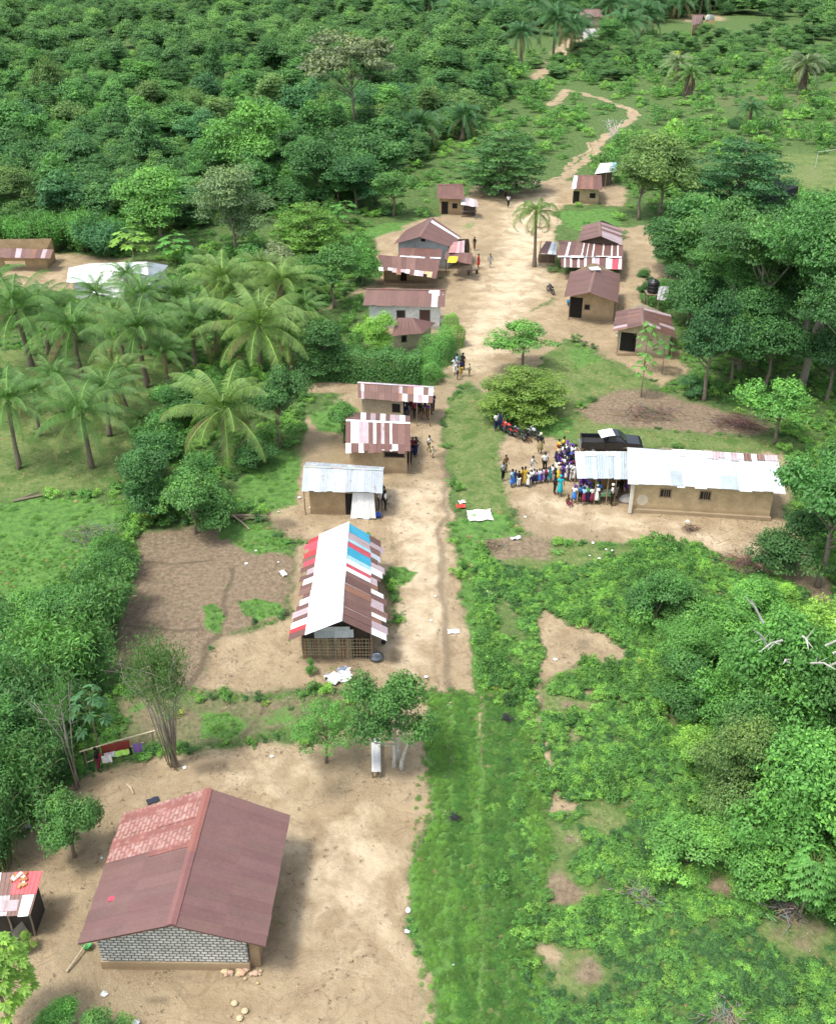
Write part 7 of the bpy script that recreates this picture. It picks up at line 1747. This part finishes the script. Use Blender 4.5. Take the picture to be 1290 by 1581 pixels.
sheet_on_ground('plastic_bag', (437, 886), .35, .7, .5, (.75, .75, .74), 'white rag lying on the brown field beside the house', 'rag', bump=.12, seed=8)
sheet_on_ground('white_sheet', (34, 1279), .8, .55, .5, (.62, .63, .62), 'pale sheet at the thicket edge on the left', 'sheet', bump=.2, seed=9)
sheet_on_ground('solar_panel', (236, 1236), .62, .36, .5, (.02, .025, .04), 'dark flat panel lying behind the large maroon roof', 'panel', mat='glass', bump=.0, rag=0)
sheet_on_ground('cloth', (916, 484), 1.6, .5, -.1, (.5, .55, .6), 'bluish white cloth on the ground before the plain maroon gabled house', 'cloth', bump=.12, seed=12)
sheet_on_ground('plastic_bag', (795, 832), .7, .3, .2, (.74, .73, .7), 'white scraps on the dead grass below the school yard', 'litter', bump=.15, seed=13, rag=.9)
sheet_on_ground('cloth', (958, 521), .9, .6, .2, (.74, .73, .72), 'white sack at the left foot of the tank house', 'sack', bump=.25, seed=14)
sheet_on_ground('plastic_bag', (672, 498), 1.5, .5, .1, (.78, .79, .8), 'white sheet by the corner of the white house', 'sheet', bump=.3, seed=15)
lit = [(480,783),(430,790),(462,768),(395,850),(430,868),(380,870),(752,877),(800,828),(930,843),(945,850),(915,838),(925,862),(938,872),(935,848),(910,858),(1062,805),(672,920),(665,958),(622,952),(657,1045),(200,1340),(157,1325),(210,1490),(160,1535),(210,1578),(340,1490),(630,1405),(628,1438),(700,1490),(285,1185),(420,1168),(240,1095),(186,1020),(205,835),(810,798),(857,1018)]
for k, (px, py) in enumerate(lit):
    g_ = P(px, py); b = MB((g_.x, g_.y, 0)); rr = random.Random(k); s = rr.uniform(.07, .19); n_ = 7
    pts = [(g_.x + s * rr.uniform(.6, 1.2) * math.cos(2 * PI * j / n_), g_.y + s * rr.uniform(.6, 1.2) * math.sin(2 * PI * j / n_)) for j in range(n_)]
    for j in range(n_): b.poly([(*pts[j], .01), (*pts[(j + 1) % n_], .01), (g_.x, g_.y, s * .7)], tuple(rr.uniform(.55, .8) for _ in range(1)) * 3)
    side = 'left of the road' if px < 600 else ('on the road' if px < 690 else 'right of the road')
    near_ = min([('the grey roofed hut', 530, 760), ('the bamboo house', 520, 950), ('the large maroon roof', 280, 1340), ('the school yard', 900, 850), ('the bench', 580, 1180), ('the grass strip', 700, 1400), ('the field', 240, 950)], key=lambda q: (q[1] - px) ** 2 + (q[2] - py) ** 2)[0]
    tag(b.build('litter_scrap', 'cloth'), 'pale litter scrap near %s, %s from left' % (near_, ordinal(1 + sorted(lit).index((px, py)))), 'litter', 'pale scraps of litter')

# buckets and basins
def bucket(px, py, r_, h_, col, lab, cat='bucket', tilt=0):
    g_ = P(px, py); rt = thing(cat, (g_.x, g_.y, 0), lab, cat); b = MB(); b.lathe([(0, .01), (r_ * .75, .01), (r_, h_), (r_ * 1.06, h_), (r_ * 1.06, h_ - .02), (r_ * .97, h_ - .02), (r_ * .72, .04), (0, .04)], (0, 0, 0), 16, col); b.build('shell', 'plastic', rt, True)
    b = MB(); b.tube([(r_ * math.cos(a), .02, h_ + r_ * .8 * math.sin(a)) for a in np.linspace(0, PI, 9)], .008, 4, (.4, .4, .4)); b.build('handle', 'steel', rt); rt.rotation_euler = (tilt, 0, .4)
bucket(584, 798, .24, .28, (.02, .10, .55), 'blue bucket on the sand beside the leaning sheets'); bucket(135, 1464, .2, .26, (.08, .40, .12), 'green bucket at the left corner of the large maroon roof')
bucket(75, 1256, .22, .3, (.72, .09, .05), 'red bucket hanging beside the leafy small tree'); bucket(880, 471, .42, .5, (.02, .22, .5), 'blue drum under the eave of the plain maroon gabled house', 'drum'); bucket(895, 474, .34, .4, (.75, .52, .03), 'yellow drum beside the blue one at the gabled house', 'drum')
g_ = P(581, 1017); rt = thing('basin', (g_.x, g_.y, 0), 'wide dark rimmed metal basin at the corner of the bamboo house', 'basin'); b = MB(); b.lathe([(0, .03), (.28, .03), (.40, .17), (.44, .18), (.44, .15), (.40, .12), (.27, .0), (0, .0)], (0, 0, 0), 20, (.05, .055, .06)); b.build('rim', 'plastic', rt, True); b = MB(); b.lathe([(0, .045), (.27, .045), (.37, .14)], (0, 0, 0), 20, (.42, .46, .5)); b.build('lining', 'steel', rt, True)
g_ = P(592, 994); b = MB((g_.x, g_.y, 0)); b.lathe([(.1, .02), (.16, .1), (.14, .2), (.06, .24), (0, .24)], (g_.x, g_.y, 0), 12, (.03, .03, .03)); tag(b.build('cooking_pot', 'steel', smooth=True), 'small black pot under the right eave of the bamboo house', 'pot')
# green table under the porch
g_ = P(*cz(930, 655)); rt = thing('table', (g_.x, g_.y, 0), 'small green table at the edge of the school porch', 'table'); b = MB(); b.box((0, 0, .74), (1.0, .6, .05), 0, (.45, .62, .42)); b.build('table_top', 'plastic', rt)
for sx in (-1, 1):
    for sy in (-1, 1): b = MB(); b.box((sx * .44, sy * .25, .36), (.05, .05, .72), 0, (.14, .32, .14)); b.build('leg', 'plastic', rt)
b = MB(); b.box((0, -.27, .58), (.82, .02, .22), 0, (.2, .42, .2)); b.build('apron', 'plastic', rt)
g_ = P(*cz(1120, 655)); b = MB((g_.x, g_.y, 0)); b.lathe([(.62, -.02), (.6, .15), (.42, .36), (.2, .5), (0, .53)], (g_.x, g_.y, 0), 12, (.42, .41, .40), 1.1, .7); tag(b.build('sack_heap', 'cloth', smooth=True), 'grey heap of sacks at the right end of the school porch', 'sacks')
# metal bench under the tree
gA, gB = P(581, 1202), P(580, 1150); rt = thing('bench', (gA.x, gA.y, 0), 'long narrow corrugated metal bench on log legs under the white stemmed tree', 'bench'); d_ = (gB - gA); ll = d_.length; d_.normalize(); wv = V3((.24, 0, 0)); b = MB(rt.location); up = V3((0, 0, .46))
for k in range(4):
    x0 = -.24 + k * .12; b.poly([gA + V3((x0, 0, .46 + .02 * (k % 2))), gA + V3((x0 + .12, 0, .46 + .02 * ((k + 1) % 2))), gB + V3((x0 + .12, 0, .46 + .02 * ((k + 1) % 2))), gB + V3((x0, 0, .46 + .02 * (k % 2)))], (.55, .54, .52))
b.build('seat', 'roofwhite', rt)
for u in (.04, .5, .96):
    for s in (-1, 1): b = MB(rt.location); q_ = gA.lerp(gB, u) + V3((s * .2, 0, 0)); b.tube([q_ + V3((0, 0, -.1)), q_ + V3((0, 0, .45))], .05, 6, (.2, .15, .11)); b.build('leg', 'wood', rt)
# timber poles, firewood
def logs(name, lst, lab, cat):
    b = MB((P(*lst[0][0]).x, P(*lst[0][0]).y, 0))
    for (a, c_, r_, z0, z1, col) in lst: p0, p1 = P(*a), P(*c_); b.tube([p0 + V3((0, 0, z0)), p0.lerp(p1, .5) + V3((.03, .05, (z0 + z1) / 2)), p1 + V3((0, 0, z1))], [r_, r_ * .95, r_ * .8], 6, col)
    return tag(b.build(name, 'wood'), lab, cat)
for k, (a, c_, r_, z0, z1, col, lab) in enumerate([((322,797),(412,804),.09,.08,.12,(.22,.165,.12),'long brown pole at the bottom of the timber pile by the hedge'),((330,803),(400,797),.08,.1,.14,(.2,.14,.1),'brown pole at the back of the timber pile by the hedge'),((345,800),(414,801),.08,.24,.26,(.25,.18,.13),'brown pole on top of the timber pile by the hedge'),((358,800),(385,818),.06,.3,.05,(.42,.34,.24),'pale pole slanting off the timber pile'),((396,800),(372,806),.07,.2,.1,(.2,.15,.11),'short dark pole crossing the timber pile')]):
    logs('timber_pole', [(a, c_, r_, z0, z1, col)], lab, 'pole')
logs('timber_pole', [((103,1502),(134,1462),.05,.05,.2,(.40,.33,.22))], 'pale pole lying at the left corner of the block house', 'pole'); logs('timber_pole', [((196,1212),(206,1226),.04,.05,.06,(.5,.42,.3))], 'short pale stick on the sand behind the maroon roof', 'pole')
logs('timber_pole', [((596,968),(620,952),.035,.04,.05,(.25,.2,.14))], 'thin stick on the ground right of the bamboo house', 'pole'); logs('fallen_branch', [((462,1158),(480,1150),.05,.05,.1,(.15,.1,.07))], 'dark fallen branch on the yard left of the light feathery tree', 'branch')
logs('fallen_branch', [((20,775),(75,764),.09,.06,.1,(.2,.16,.12)),((30,772),(60,760),.06,.06,.1,(.18,.14,.1))], 'dead palm stalks lying on the grove lawn at left', 'branch')
# heap of stones by the block house
gs = P(372, 1503); rr = random.Random(3)
for k in range(22):
    s = rr.uniform(.07, .16); x, y = gs.x + rr.gauss(0, .42), gs.y + rr.gauss(0, .2); b = MB((x, y, 0)); n_ = 6; ang = rr.uniform(0, 3)
    pr = [(s * .8, -.02), (s, s * .3), (s * .7, s * .8), (0, s)]; b.lathe([(a * rr.uniform(.85, 1.1), c_) for a, c_ in pr], (x, y, 0), n_, tuple(v * rr.uniform(.85, 1.15) for v in (.47, .36, .22)), rr.uniform(.8, 1.3), rr.uniform(.8, 1.2))
    o = b.build('rubble_stone', 'matte'); o['label'] = 'tan mud brick lump in the rubble beside the block house wall'; o['category'] = 'stone'; o['group'] = 'rubble lumps beside the block house wall'
for k, (px, py) in enumerate([(362, 1550), (378, 1562), (370, 1573)]):
    g_ = P(px, py); b = MB((g_.x, g_.y, 0)); b.lathe([(.12, -.02), (.15, .06), (.08, .13), (0, .14)], (g_.x, g_.y, 0), 7, (.5, .42, .25)); tag(b.build('stone', 'matte'), '%s yellowish stone from the top on the ground at the bottom edge' % ordinal(k + 1), 'stone')
# goal frame on far field
p0, p1 = P(1258, 258), P(1312, 250); rt = thing('goal_frame', p0, 'thin white goal frame on the tan field at the right edge', 'goal'); b = MB(p0); b.tube([p0, p0 + V3((0, 0, 2.4))], .04, 6, (.5, .5, .48)); b.build('post', 'matte', rt); b = MB(p0); b.tube([p1, p1 + V3((0, 0, 2.4))], .04, 6, (.5, .5, .48)); b.build('post', 'matte', rt); b = MB(p0); b.tube([p0 + V3((0, 0, 2.4)), p1 + V3((0, 0, 2.4))], .04, 6, (.5, .5, .48)); b.build('crossbar', 'matte', rt)
# brush heaps
def brush(px, py, w_, h_, lab, col=(.20, .16, .125), n_=70, seed=1):
    g_ = P(px, py); rr = random.Random(seed); b = MB((g_.x, g_.y, 0))
    for k in range(n_):
        x, y = g_.x + rr.gauss(0, w_ * .25), g_.y + rr.gauss(0, w_ * .18); a = rr.uniform(0, 6.28); l = rr.uniform(.3, .8) * w_ * .5; z = rr.uniform(.02, h_); b.tube([(x, y, z), (x + l * math.cos(a), y + l * math.sin(a), max(.02, z + rr.uniform(-.3, .35) * h_))], [.022, .01], 4, tuple(c_ * rr.uniform(.6, 1.3) for c_ in col), False)
    tag(b.build('brush_heap', 'bark'), lab, 'brush heap')
brush(150, 830, 3.4, .6, 'heap of dead grey brush at the top of the left thicket', (.16, .14, .13), 160, 1); brush(783, 1112, .7, .35, 'small dark plant heap on the verge below the board', (.05, .05, .055), 60, 2); brush(792, 1058, .6, .35, 'small dark heap second below the board on the verge', (.05, .055, .055), 60, 3); brush(700, 1266, .6, .35, 'dark tuft beside the grass strip near the yard edge', (.045, .05, .05), 60, 4)
brush(1065, 818, 1.0, .3, 'brown brush heap on the bare earth before the school', (.16, .11, .08), 80, 5); brush(985, 1390, 1.6, .5, 'grey dead brush among the green slope at lower right', (.2, .19, .155), 110, 6); brush(1210, 1405, 2.0, .5, 'tan dead brush below the big leaved plant', (.22, .2, .16), 120, 7); brush(1140, 655, 4, .4, 'reddish brown burnt brush on the scrub behind the school', (.14, .085, .075), 260, 8); brush(1120, 1575, 1.6, .4, 'grey dead brush at the bottom edge right', (.24, .2, .17), 90, 9); brush(760, 842, 1.6, .25, 'dead grass heap at the corner of the verge by the school yard', (.25, .19, .13), 120, 10); brush(1150, 870, 3.4, .3, 'brown dry brush under the drooping tree by the school', (.17, .11, .085), 160, 11); brush(1000, 640, 4.5, .3, 'brown cleared brush in front of the tank house', (.19, .14, .105), 220, 12)
